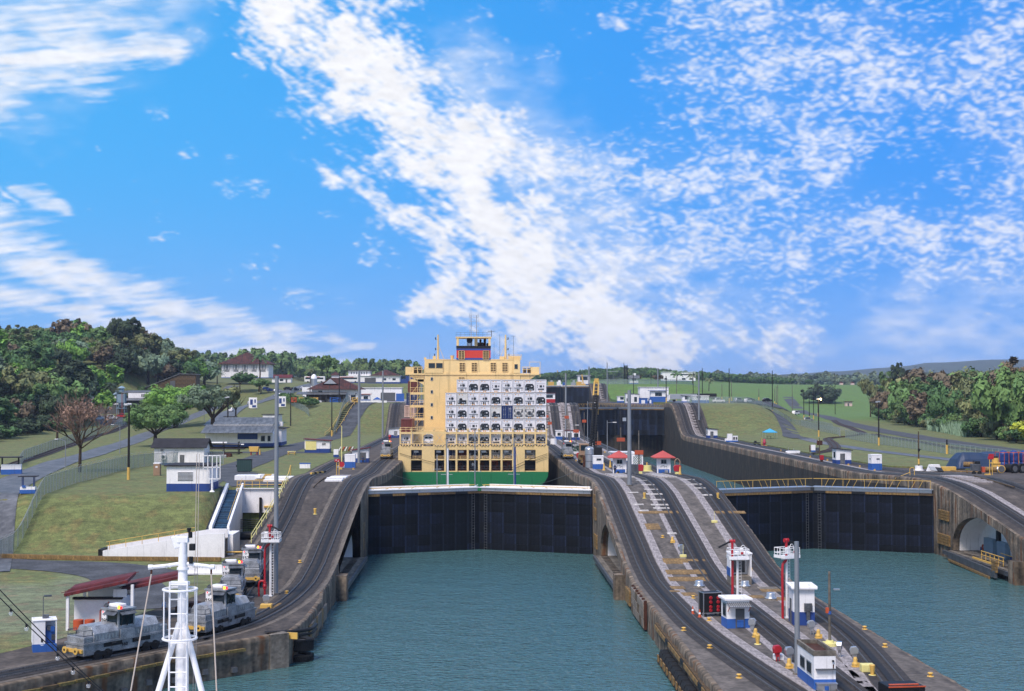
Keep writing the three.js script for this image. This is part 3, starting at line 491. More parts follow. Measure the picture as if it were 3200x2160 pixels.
const mast = []; for (const x of [-.62, .62]) { mast.push(bar([x, 36.6, zb - 1.5], [x, 41.6, zb - 1.5], .1)); } for (const y of [38, 39.1, 40.2, 41.1, 41.6]) { mast.push(bar([-1.0, y, zb - 1.5], [1.0, y, zb - 1.5], .05)); mast.push(bar([-1, y - .2, zb - 1.5], [-1, y + .35, zb - 1.5], .05), bar([1, y - .2, zb - 1.5], [1, y + .35, zb - 1.5], .05)); } mast.push(bar([-.62, 41.6, zb - 1.5], [-.62, 43, zb - 1.5], .05));
part(t, 'signal_mast', mast, mAlu);
for (const [x, k] of [[-8.1, -1], [7.2, 1]]) { part(t, 'side_mast', [cyl(.28, .17, 5.6, x, 31.5, zb - 1), bar([x, 35, zb - 1], [x + k * -1.4, 31.5, zb - 1], .05)], mHullY); part(t, 'mast_lamp', [box(.22, .5, .22, x + k * .55, 36, zb - 1), box(.22, .5, .22, x + k * .55, 33.6, zb - 1), box(.22, .5, .22, x + k * .75, 32.3, zb - 1), bar([x, 36, zb - 1], [x + k * .6, 36, zb - 1], .03), bar([x, 33.7, zb - 1], [x + k * .6, 33.7, zb - 1], .03)], mDark); }
part(t, 'whip_antenna', [bar([5.9, 31.4, zb - 2], [5.9, 37.2, zb - 2], .04), bar([9.0, 31.4, zb - 2], [9.0, 36.9, zb - 2], .04), bar([8.5, 36.8, zb - 2], [9.5, 36.8, zb - 2], .03), bar([4.6, 31.4, zb - 2], [4.6, 35.6, zb - 2], .03), bar([-10, 31.4, zb - 2], [-10, 33, zb - 2], .03), bar([3.2, 37.9, zb - 1], [4.8, 37.9, zb - 1], .06), bar([4.0, 36.6, zb - 1], [4.0, 38.1, zb - 1], .08)], mSteel);
part(t, 'deck_locker', [box(1.1, .7, .8, 6.4, 31.5, zb - .8), box(2.8, .8, .6, 9.2, 31.5, zb - 1), cyl(.3, .45, .9, -4.9, 31.5, zb - .8), box(.7, .8, .7, -8.9, 31.5, zb - .8), box(.5, .45, .5, -11, 31.5, zb - .6)], mHullY);
part(t, 'roof_railing', [bar([7.6, 32.5, zb], [10.8, 32.5, zb], .05), bar([7.6, 32.1, zb], [10.8, 32.1, zb], .04), ...[7.6, 8.4, 9.2, 10, 10.8].map((x) => bar([x, 31.4, zb], [x, 32.6, zb], .05)), bar([12.6, 30.9, zb], [15, 30.9, zb], .05), bar([12.6, 29.8, zb], [12.6, 30.9, zb], .05), bar([15, 27.5, zb], [15, 31, zb], .06)], mHullY);
// outside stairs on the port side
for (let k = 0; k < 5; k++) { const y = 15.4 + k * 2.9; part(t, 'stair_landing', [box(3.3, .55, 3.2, -12.75, y - .55, zb - 1.7)], mHullY); part(t, 'landing_railing', [bar([-14.3, y + 1.0, zb], [-11.2, y + 1, zb], .05), bar([-14.3, y + .5, zb], [-11.2, y + .5, zb], .04), ...[-14.3, -13.2, -12.2, -11.3].map((x) => bar([x, y, zb], [x, y + 1.05, zb], .04))], mHullY); part(t, 'stair_flight', [sbar([-13.9, y, zb - 2.4], [-11.6, y + 2.9, zb - 2.4], .3, .12)], mHullY); for (const q of [-14.3, -12.7, -11.2]) part(t, 'stair_post', bar([q, y - .3, zb - .1], [q, y + 2.6, zb - .1], .065), mHullY); }
part(t, 'lower_house', [box(12, 3.2, 3, -10, 12.4, zb + 3.2)], mHullY);
part(t, 'mooring_line', [tube([[-15.8, 11, .2], [-12, 9.9, .3], [-8, 8.9, .3]], .05), tube([[15.9, 10.9, .2], [11, 9.2, .3], [8.2, 7.9, .3]], .05), tube([[15.9, 10.2, .2], [11, 8.6, .3], [8.2, 7.4, .3]], .05)], mRubber);
}
// refrigerated containers on her deck: seen end on
const mBoxW = M('white_container', '#eceaf0', { map: tPaint, scale: .3, rough: .5 });
const mBoxD = M('soiled_white_container', '#dad8d6', { map: tPaint, scale: .5, rough: .6 });
const mNavyC = M('navy_container', '#1d3470', { map: tPaint, scale: .3, rough: .5 });
const mBrownC = M('brown_container', '#7b3a33', { map: tPaint, scale: .3, rough: .6 });
const mPinkC = M('pink_white_container', '#d9bdb6', { map: tPaint, scale: .4, rough: .6 });
const mUnit = M('dark_cooling_unit', '#26313c', { map: tFine, scale: .6, rough: .5 });
const mSticker = M('orange_sticker', '#d9962f', { rough: .6 });
const mRibG = M('rusty_container_seam', '#8a5a48', { map: tStain, scale: .5, rough: .8 });
const CW = 2.36, CH = 2.8, boxProto = {};
function containerProto(kind) {
const t = new THREE.Group(), L = 12.1, body = kind === 'navy' ? mNavyC : kind === 'brown' ? mBrownC : kind === 'pink' ? mPinkC : 'ABD'.includes(kind[0]) ? mBoxW : mBoxD;
part(t, 'body', [box(CW, CH - .1, L, 0, .05, -L / 2)], body);
const e = .09; part(t, 'end_frame', [box(.13, CH - .06, e, -CW / 2 + .065, .03, e / 2), box(.13, CH - .06, e, CW / 2 - .065, .03, e / 2), box(CW - .27, .16, e, 0, .04, e / 2), box(CW - .27, .12, e, 0, CH - .16, e / 2)], body);
part(t, 'corner_casting', [[-1, 0], [1, 0], [-1, 1], [1, 1]].map(([a, b]) => box(.2, .14, .2, a * (CW / 2 - .09), b * (CH - .13), -.02)), kind === 'navy' ? mNavyC : mRibG);
part(t, 'twist_lock_gap', [box(.7, .07, .05, -.55, -.02, .05), box(.7, .07, .05, .55, -.02, .05)], mDark);
const R = (x, y, w, h, dz = .06) => box(w, h, dz, x, y, dz / 2);
if (kind === 'navy' || kind === 'brown' || kind === 'pink') { for (const x of [-.75, -.38, .38, .75]) part(t, 'lock_rod', [bar([x, .1, .08], [x, CH - .12, .08], .035), box(.16, .1, .1, x, .9, .06), box(.16, .1, .1, x, 1.9, .06)], kind === 'navy' ? mAlu : mRibG); part(t, 'door_gap', [R(0, .2, .04, CH - .4, .03)], mDark); part(t, 'door_corrugation', [.55, 1.05, 1.55, 2.05, 2.5].map((y) => R(0, y, CW - .4, .05, .05)), body); if (kind === 'navy') part(t, 'marking', [R(.6, 2.2, .6, .07, .065), R(.7, 1.9, .4, .07, .065), R(.75, 1.6, .3, .06, .065)], mBoxW); return t; }
if (kind === 'A') { part(t, 'control_box', [R(-.28, 1.33, .27, .38), R(-.7, .28, .1, .45), R(-.25, .28, .26, .48), R(.1, .28, .2, .48), R(.78, .28, .1, .62)], mUnit); const f = part(t, 'fan', [cyl(.3, .3, .06, .28, 1.5, .03, 18, Math.PI / 2)], mSteel); part(f, 'fan_hub', cyl(.11, .11, .05, .28, 1.5, .085, 10, Math.PI / 2), mDark); part(t, 'unit_sill', [R(0, .95, 1.9, .09, .09)], mSteel); part(t, 'seam', [R(-.2, 1.9, 1.6, .03, .02), R(0, 1.0, .03, 1.4, .02)], mSteel); }
else if (kind === 'B' || kind === 'E') { const oct = kind === 'B' ? [[-.95, .35], [.95, .35], [.95, 1.35], [.62, 1.75], [-.62, 1.75], [-.95, 1.35]] : [[-.9, .3], [.9, .3], [.9, 1.05], [-.9, 1.05]]; part(t, 'cooling_unit', put(prism(oct, .06), 0, .1, 0), mUnit); const f = part(t, 'fan', [put(new THREE.TorusGeometry(.3, .05, 8, 20), -.3, 1.3, .09)], mSteel); part(f, 'fan_hub', cyl(.24, .24, .05, -.3, 1.27, .07, 16, Math.PI / 2), mDark); part(t, 'display', [R(.45, 1.2, .32, .2, .09)], mBoxW); part(t, 'pipework', [R(.1, .55, .3, .2, .1), R(.5, .5, .25, .25, .1), R(-.75, .6, .22, .5, .07)], mAlu); }
else if (kind === 'C') { const f = part(t, 'fan', [put(new THREE.TorusGeometry(.34, .09, 8, 22), 0, 1.25, .05)], mSteel); part(f, 'fan_hub', cyl(.2, .2, .05, 0, 1.2, .05, 14, Math.PI / 2), mUnit); part(t, 'v_frame', [sbar([-.85, 2.2, .04], [-.35, .5, .04], .08), sbar([.85, 2.2, .04], [.35, .5, .04], .08), R(0, .45, 1.7, .1, .06)], mUnit); part(t, 'control_box', [R(-.75, .6, .3, .35), R(.75, .6, .3, .35), R(-.85, 1.5, .2, .5), R(.85, 1.4, .22, .6)], mSteel); part(t, 'seam', [R(0, 2.0, 1.7, .05, .03)], mSteel); }
else if (kind === 'D') { part(t, 'control_box', [R(.02, 1.1, .5, .45), R(-.72, 1.45, .16, .12), R(-.72, 1.1, .16, .12), R(.62, 1.2, .22, .3)], mUnit); part(t, 'unit_sill', [R(.05, .55, 1.3, .28, .07)], mSteel); part(t, 'seam', [R(0, 1.85, 1.9, .04, .02)], mSteel); }
part(t, 'sticker', [R(-.2, .14, .25, .2, .1), R(.2, .14, .2, .18, .1), R(-.6, 2.3, .2, .14, .03), R(0, 2.25, .22, .12, .03)], mSticker);
return t;
}
const kindWord = { A: 'white reefer container with round fan beside a control box', B: 'white reefer container with dark eight-sided cooling unit', E: 'white reefer container with low dark unit', C: 'white reefer container with V-shaped frame round its fan', D: 'white reefer container with small square hatches', navy: 'navy blue container', brown: 'brown container', pink: 'pale pink container' };
const shortWord = { A: 'white, round fan beside box', B: 'white, dark eight-sided unit', E: 'white, low dark unit', C: 'white, V-shaped frame', D: 'white, small square hatches', navy: 'navy blue' };
const nth = ['first', 'second', 'third', 'fourth', 'fifth', 'sixth', 'seventh', 'eighth', 'ninth'];
function container(kind, x, y, z, label) {
boxProto[kind] ??= containerProto(kind);
const c = boxProto[kind].clone(); c.name = numbered('shipping_container'); c.position.set(SX + x, y, -SD + z); c.userData = { label, category: 'container', group: 'containers stacked on the yellow ship' }; scene.add(c); return c;
}
{
const rowsUp = [['BABDAABDx', 24.06, 'top'], ['', 0, '']];
const put4 = [['AABDAABD', 5, 24.05, 'top row', 'ABBDAABD'], ['', 4, 21.2, 'second row from the top', 'AEAABABAB'], ['', 4, 18.35, 'third row from the top', 'ABABEnCCB'], ['', 4, 15.5, 'fourth row from the top', 'ABDBBABAB'], ['', 4, 12.62, 'row behind the posts', 'DABBDCCCB']];
for (const [, c0, y, rowName, kinds] of put4) [...kinds].forEach((k, i) => { const kind = k === 'n' ? 'navy' : k; container(kind, -15.73 + 2.42 * (c0 + i + .5), y, -.75, `${nth[i]} from left in the ${rowName}: ${shortWord[kind]}`); });
container('A', -15.73 + 1.21, 12.62, -.75, 'white reefer container alone at the port corner behind yellow posts');
container('brown', -15.73 + 1.3, 15.5, -1.6, 'brown container above the port corner of the stern deck');
container('pink', -15.2, 18.2, -29, 'pale pink container beyond the stairs on the port side');
container('navy', -14.7, 21.1, -29, 'navy container standing on the pale pink one beyond the stairs');
container('brown', -15.0, 24.0, -42, 'brown container highest beyond the port stairs');
container('navy', -12.9, 18.2, -42, 'navy container seen through the port stairs');
const low = { 1: 'navy', 4: 'navy', 5: 'brown', 6: 'B', 7: 'B', 8: 'A', 9: 'D', 11: 'D' };
let k = 0; for (const i in low) container(low[i], -15.73 + 2.42 * (+i + .5), 9.8, -2.2, `container in the ${nth[k++]} upper opening of the yellow stern from the left`);
}
{
const t = thing('lifeboat', 'white enclosed lifeboat end on between yellow posts of the stern', 'lifeboat', [SX - 9.7, 12.6, -SD - .6]);
part(t, 'hull', put(prism([[-1.0, 0], [-1.2, .9], [-1.05, 1.1], [1.05, 1.1], [1.2, .9], [1, 0], [.4, -.1], [-.4, -.1]], 5, .06), 0, .1, -5), mWhite);
part(t, 'canopy', put(prism([[-1.05, 0], [-.9, .75], [-.55, 1.1], [.55, 1.1], [.9, .75], [1.05, 0]], 4.6, .05), 0, 1.25, -4.9), mWhite);
part(t, 'window_band', box(1.4, .35, .1, 0, 1.55, -.2), mGlass);
part(t, 'frame', [tube([[-1.2, .2, .15], [-1.1, 1.9, .15], [-.5, 2.35, .15], [.5, 2.35, .15], [1.1, 1.9, .15], [1.2, .2, .15]], .06), bar([-1, .1, .2], [1, 1, .2], .05), bar([1, .1, .2], [-1, 1, .2], .05)], mSteel);
}

// ---------- lettering ----------
const font = await new FontLoader().loadAsync('fonts/droid/droid_sans_bold.typeface.json');
function text(s, size, depth = .02) { const g = new TextGeometry(s, { font, size, depth, curveSegments: 3, bevelEnabled: false }); g.computeBoundingBox(); const b = g.boundingBox; g.translate(-(b.min.x + b.max.x) / 2, -(b.min.y + b.max.y) / 2, 0); return g; }
const P = (x, d, off = 0) => [x, land(x, d) + off, -d];
const lampMat = (name, c, e) => { const m = new THREE.MeshStandardMaterial({ color: lin(c), emissive: lin(c), emissiveIntensity: e, roughness: .4 }); m.name = name; return m; };
const mAmberLamp = lampMat('amber_lamp', '#ffb02e', 2.2), mRedLamp = lampMat('red_lamp', '#ff2a2a', 1.6), mWarmLamp = lampMat('warm_lamp', '#ffe2a8', 3);

// ---------- towing locomotives ----------
const mLoco = M('silver_grey_loco_paint', '#c6c9ce', { map: tFine, scale: .35, rough: .4, metal: .25 });
const mLocoDark = M('darker_grey_loco_paint', '#858a92', { map: tFine, scale: .35, rough: .45, metal: .3 });
function locomotive(label, pos, turn, num, lit) {
const t = thing('towing_locomotive', label, 'locomotive', pos, turn, 'towing locomotives on the lock tracks'); t.scale.setScalar(.89);
// +z end faces the camera; length 9.8 m
part(t, 'chassis', [rbox(2.5, .95, 9.6, .08, 0, .45, 0), box(2.7, .18, 9.7, 0, 1.38, 0)], mLoco);
for (const s of [-1, 1]) {
const hood = put(prism([[-1.2, 0], [1.2, 0], [1.2, .7], [.75, 1.32], [-.75, 1.32], [-1.2, .7]], 2.7, .04), 0, 1.56, s > 0 ? .95 : -3.65); const h = part(t, 'hood', hood, mLoco);
const lv = []; for (let k = 0; k < 7; k++) for (const q of [-1, 1]) { lv.push(box(.05, .34, .1, q * 1.23, 1.75, s * (1.25 + k * .36), 0, 0, 0)); lv.push(box(.5, .06, .26, q * 1.0, 2.5, s * (1.25 + k * .36), 0, 0, q * -.95)); }
part(h, 'louvre', lv, mAlu);
const n = part(t, 'end_deck', [rbox(2.35, .62, 1.15, .08, 0, 1.5, s * 4.15)], mLoco);
part(n, 'vent_slot', [0, 1, 2].map((k) => box(.05, .06, .5, 1.18, 1.65 + k * .15, s * 4.15)), mAlu);
for (const q of [-.75, .75]) { const b = part(t, 'buffer', [cyl(.11, .11, .5, q, .72, s * 5.0, 12, Math.PI / 2), cyl(.3, .3, .08, q, .92, s * 5.26, 20, Math.PI / 2)], mYellow); part(b, 'buffer_hub', cyl(.1, .1, .1, q, .91, s * 5.28, 12, Math.PI / 2), mDark); }
part(t, 'buffer_beam', [box(2.4, .3, .25, 0, .75, s * 4.85)], mYellow);
const rl = []; for (const y of [2.2, 2.65]) { rl.push(bar([-1.1, y, s * 4.65], [1.1, y, s * 4.65], .03)); for (const q of [-1.1, 1.1]) rl.push(bar([q, y, s * 4.65], [q, y, s * 3.75], .03)); } for (const x of [-1.1, 0, 1.1]) rl.push(bar([x, 2.1, s * 4.65], [x, 2.65, s * 4.65], .03)); for (const q of [-1.1, 1.1]) rl.push(bar([q, 2.1, s * 3.75], [q, 2.65, s * 3.75], .03));
part(t, 'handrail', rl, mSteel);
for (const q of [-1, 1]) { part(t, 'bogie', [cyl(.46, .46, .16, q * 1.2, .3, s * 2.7 - .5, 18, 0, 0, Math.PI / 2), cyl(.46, .46, .16, q * 1.2, .3, s * 2.7 + .55, 18, 0, 0, Math.PI / 2), box(.2, .35, 1.9, q * 1.28, .35, s * 2.7), cyl(.14, .14, .2, q * 1.36, .4, s * 2.7 - .5, 10, 0, 0, Math.PI / 2)], mDark); }
}
// windlass openings and rollers amidships
for (const q of [-1, 1]) { part(t, 'fairlead', [box(.16, .42, 2.0, q * 1.22, 1.0, -1.6), box(.16, .42, 2.0, q * 1.22, 1.0, 1.6), cyl(.17, .17, .5, q * 1.3, .98, -.9, 12, Math.PI / 2), cyl(.17, .17, .5, q * 1.3, .98, 1.6, 12, Math.PI / 2)], mDark); part(t, 'side_plate', [rbox(.1, .85, 1.7, .02, q * 1.28, 1.5, 0)], mLoco); }
// cab
const cab = part(t, 'cab', [rbox(2.3, 1.15, 1.9, .05, 0, 1.5, 0), box(2.45, .16, 2.2, 0, 3.95, 0), ...[-1, 1].flatMap((q) => [-1, 1].map((s) => box(.16, 1.4, .16, q * 1.06, 2.6, s * .86))), box(.7, 1.35, .1, -.72, 2.62, .92), box(.1, 1.35, .8, -1.1, 2.62, -.5)], mLoco);
part(cab, 'cab_window', [box(1.35, 1.15, .06, .35, 2.7, .9), box(.06, 1.15, 1.5, 1.1, 2.7, 0), box(.06, 1.15, .8, -1.1, 2.7, .4), box(1.9, 1.15, .06, 0, 2.7, -.9)], mGlass);
part(cab, 'window_visor', [box(1.6, .05, .55, .35, 3.72, 1.2, .55), box(.5, .05, 1.7, 1.35, 3.72, 0, 0, 0, -.55)], mLocoDark);
part(cab, 'window_bar', [bar([1.22, 2.6, -.7], [1.32, 3.8, -.3], .035), bar([1.22, 2.6, 0], [1.32, 3.8, -.3], .035), bar([1.22, 2.6, 0], [1.32, 3.8, .4], .035), bar([1.22, 2.6, .7], [1.32, 3.8, .4], .035)], mDark);
part(t, 'air_conditioner', rbox(1.3, .32, 1.0, .1, -.25, 4.11, -.1), mWhiteClean);
part(t, 'beacon', [cyl(.12, .1, .24, .75, 4.11, .55, 12)], mAmberLamp); part(t, 'marker_lamp', [cyl(.1, .1, .2, 1.02, 4.11, .55, 12), cyl(.06, .06, .06, -.9, 3.7, 1.0, 10, Math.PI / 2)], mRedLamp);
if (lit) part(t, 'headlight', [cyl(.1, .1, .06, 1.02, 1.95, .98, 12, Math.PI / 2)], mWarmLamp);
part(t, 'lamp_housing', [put(new THREE.BoxGeometry(.34, .34, .2), -.95, 4.25, .6, 0, 0, Math.PI / 4), cyl(.16, .16, .28, 1.18, 2.0, .5, 12, 0, 0, Math.PI / 2)], mSteel);
if (num) {
const p = part(t, 'number_board', box(.74, 1.2, .05, -.72, 2.72, .98), mWhiteClean); part(p, 'number', put(text(num, .36), -.72, 2.98, 1.005), mDark);
const q = part(t, 'side_number', put(text(num, .3), 1.26, .98, .3, 0, Math.PI / 2, 0), mDark);
part(p, 'emblem', put(new THREE.TorusGeometry(.1, .025, 6, 14), -.72, 3.52, 1.005), mSteel);
}
return t;
}
locomotive('grey locomotive 160 with yellow buffers nearest the red roofed shed', P(-28.9, 116.4, .05), Math.atan2(-5.6, 6.9) + .04, '160', true);
locomotive('grey locomotive 159 behind the white foremast', P(-22.7, 127.6, .05), Math.atan2(-3.4, 9), '159', true);
locomotive('grey locomotive 155 on the inner track under the red water monitor tower', P(-24.9, 146.6, .05), .12, '155', true);
locomotive('grey locomotive 152 hindmost of the four in the queue', P(-24.8, 158.2, .12), .1, '152', true);
locomotive('grey locomotive on the wall left of the yellow ship', P(-20.2, 314, .05), 0, null, false);
locomotive('grey locomotive with red lamps on the wall right of the yellow ship', P(19.5, 313, .05), 0, null, false);

// ---------- water monitor towers ----------
function monitorTower(label, pos, turn, aim, pipeSide) {
const t = thing('water_monitor_tower', label, 'fire monitor tower', pos, turn); t.scale.set(.6, .81, .7);
const H = 7.0;
part(t, 'column', [cyl(.17, .17, H, .42, 0, 0, 12), box(.7, .12, .7, .42, 0, 0)], mWhiteClean);
part(t, 'water_pipe', pipeSide > 0 ? [cyl(.2, .2, H + .6, -.35, 0, .1, 14)] : [tube([[-.5, 0, .1], [-.5, 3, .1], [-.5, 5.6, .1], [-.35, 6.3, .1], [.25, 6.7, .1], [.3, 7.4, .1], [.3, 8.6, .1]], .19, 40, 12)], mRed);
const lad = []; for (const x of [.62, 1.0]) lad.push(bar([x, .1, .1], [x, H + 1, .1], .03)); for (let y = .4; y < H; y += .35) lad.push(bar([.62, y, .1], [1, y, .1], .022)); part(t, 'ladder', lad, mWhiteClean);
part(t, 'platform', [rbox(3.1, .16, 2.2, .03, .55, H, 0), box(3.1, .35, .08, .55, H - .05, 1.1), box(.08, .35, 2.2, -1, H - .05, 0), box(.08, .35, 2.2, 2.1, H - .05, 0), box(2.8, .14, .2, .55, H - .2, .3)], mWhiteClean);
const r = []; for (const y of [.55, 1.1]) { r.push(bar([-.95, H + y, 1.05], [2.05, H + y, 1.05], .045), bar([-.95, H + y, -1.05], [2.05, H + y, -1.05], .045), bar([-.95, H + y, -1.05], [-.95, H + y, 1.05], .045), bar([2.05, H + y, -1.05], [2.05, H + y, 1.05], .045)); } for (let k = 0; k <= 5; k++) for (const z of [-1.05, 1.05]) r.push(bar([-.95 + k * .6, H, z], [-.95 + k * .6, H + 1.1, z], .04)); r.push(bar([-.95, H, 0], [-.95, H + 1.1, 0], .04), bar([2.05, H, 0], [2.05, H + 1.1, 0], .04), tube([[.95, H, .2], [.95, H + 1.25, .2], [1.3, H + 1.5, .2], [1.65, H + 1.25, .2], [1.65, H, .2]], .045, 24));
part(t, 'railing', r, mWhiteClean);
part(t, 'locker', rbox(.6, .7, .5, .04, pipeSide > 0 ? .9 : -.2, H + .5, .8), mWhiteClean); part(t, 'sign_plate', box(.4, .26, .04, .95, H + .55, 1.12), mRed);
const b = [-.35 + (pipeSide > 0 ? 0 : .65), H + 1.95, .1];
const mo = part(t, 'monitor', [cyl(.2, .2, 1.9, b[0], H + .1, b[2], 12), put(new THREE.SphereGeometry(.24, 14, 10), b[0], b[1], b[2]), cyl(.15, .15, .8, b[0], b[1] - .4, b[2], 12, 0, 0, Math.PI / 2), cyl(.24, .24, .1, b[0] - .36, b[1] - .05, b[2], 14, 0, 0, Math.PI / 2), cyl(.24, .24, .1, b[0] + .36, b[1] - .05, b[2], 14, 0, 0, Math.PI / 2)], mRed);
part(mo, 'nozzle', [bar([b[0] + aim * .4, b[1] - .05, b[2]], [b[0] + aim * 2.2, b[1] - .62, b[2] + .5], .11, 12)], mDark);
if (pos[0] < 0) part(t, 'valve', [cyl(.3, .3, .16, -.5 + (pipeSide > 0 ? .15 : 0), .9, .1, 14), cyl(.3, .3, .16, -.5 + (pipeSide > 0 ? .15 : 0), 1.6, .1, 14), put(new THREE.SphereGeometry(.36, 12, 10), -.5 + (pipeSide > 0 ? .15 : 0), 1.3, .1), tube([[-.5, 1.9, .1], [-1.3, 1.9, .1], [-1.5, 1.6, .1], [-1.5, 0, .1]], .16, 20, 10)], mRed);
return t;
}
monitorTower('tower with bent red pipe and railed white basket beside the queue of locomotives', P(-21.6, 148.4), 0, 1, -1);
monitorTower('tower with straight red pipe and red monitor behind the white kiosk with awning', P(24.0, 132.2), 0, -1, 1);
monitorTower('tower with white ladder and red pipe beside the tall cut grey pole', P(28.8, 132.9), .5, 1, -1);

// ---------- tall floodlight poles ----------
function poleThing(name, label, x, d, top, r, mat, cat = 'pole', group) { const h = land(x, d), t = thing(name, label, cat, [x, h, -d], 0, group); part(t, 'shaft', cyl(r, r * .82, top - h, 0, 0, 0, 18), mat); part(t, 'base_flange', cyl(r * 1.7, r * 1.7, .12, 0, 0, 0, 18), mConc); return t; }
poleThing('tall_pole', 'tall grey pole rising from the left wall beside the water monitor tower', -21, 149.9, 25.8, .25, mPole);
poleThing('tall_pole', 'tall grey pole in front of the left shelter with a seated person', -24.4, 291.5, 28.5, .29, mPole);
poleThing('tall_pole', 'tall grey pole beside the steep left track below the brown roofed building', -30.6, 453, 30.9, .3, mPole);
poleThing('tall_pole', 'tall grey pole just left of the stair tower of the yellow ship', -25.4, 520, 30.5, .3, mPole);
poleThing('tall_pole', 'tall grey pole by the blue building behind the port bridge wing', -26, 640, 33, .32, mPole);
{ const t = poleThing('tall_pole', 'tall grey pole in front of the left red roofed kiosk on the centre wall', 22.4, 210, 24.4, .32, mPole); part(t, 'junction_box', box(.5, .5, .3, -.75, 9.5, .2), mAlu); }
poleThing('tall_pole', 'tall grey pole right of the ship by the locomotive with red lamps', 26.9, 441, 30, .31, mPole);
poleThing('tall_pole', 'tall grey pole at the foot of the farthest right incline', 75, 835, 41.5, .33, mPole);
poleThing('tall_pole', 'tall grey pole by the white shed beyond the middle gate', 88, 700, 36, .32, mPole);
poleThing('tall_pole', 'tall grey pole at the foot of the right incline', 75.9, 490, 31, .31, mPole);
poleThing('tall_pole', 'pale blue grey pole on the far lock wall behind the crane tip', 69.9, 908, 40.5, .5, mPole);
{ const t = poleThing('tall_pole', 'thick grey pole with flat cut top beside the near white and blue cabin', 24.1, 106.6, 12.9, .21, mPole); }

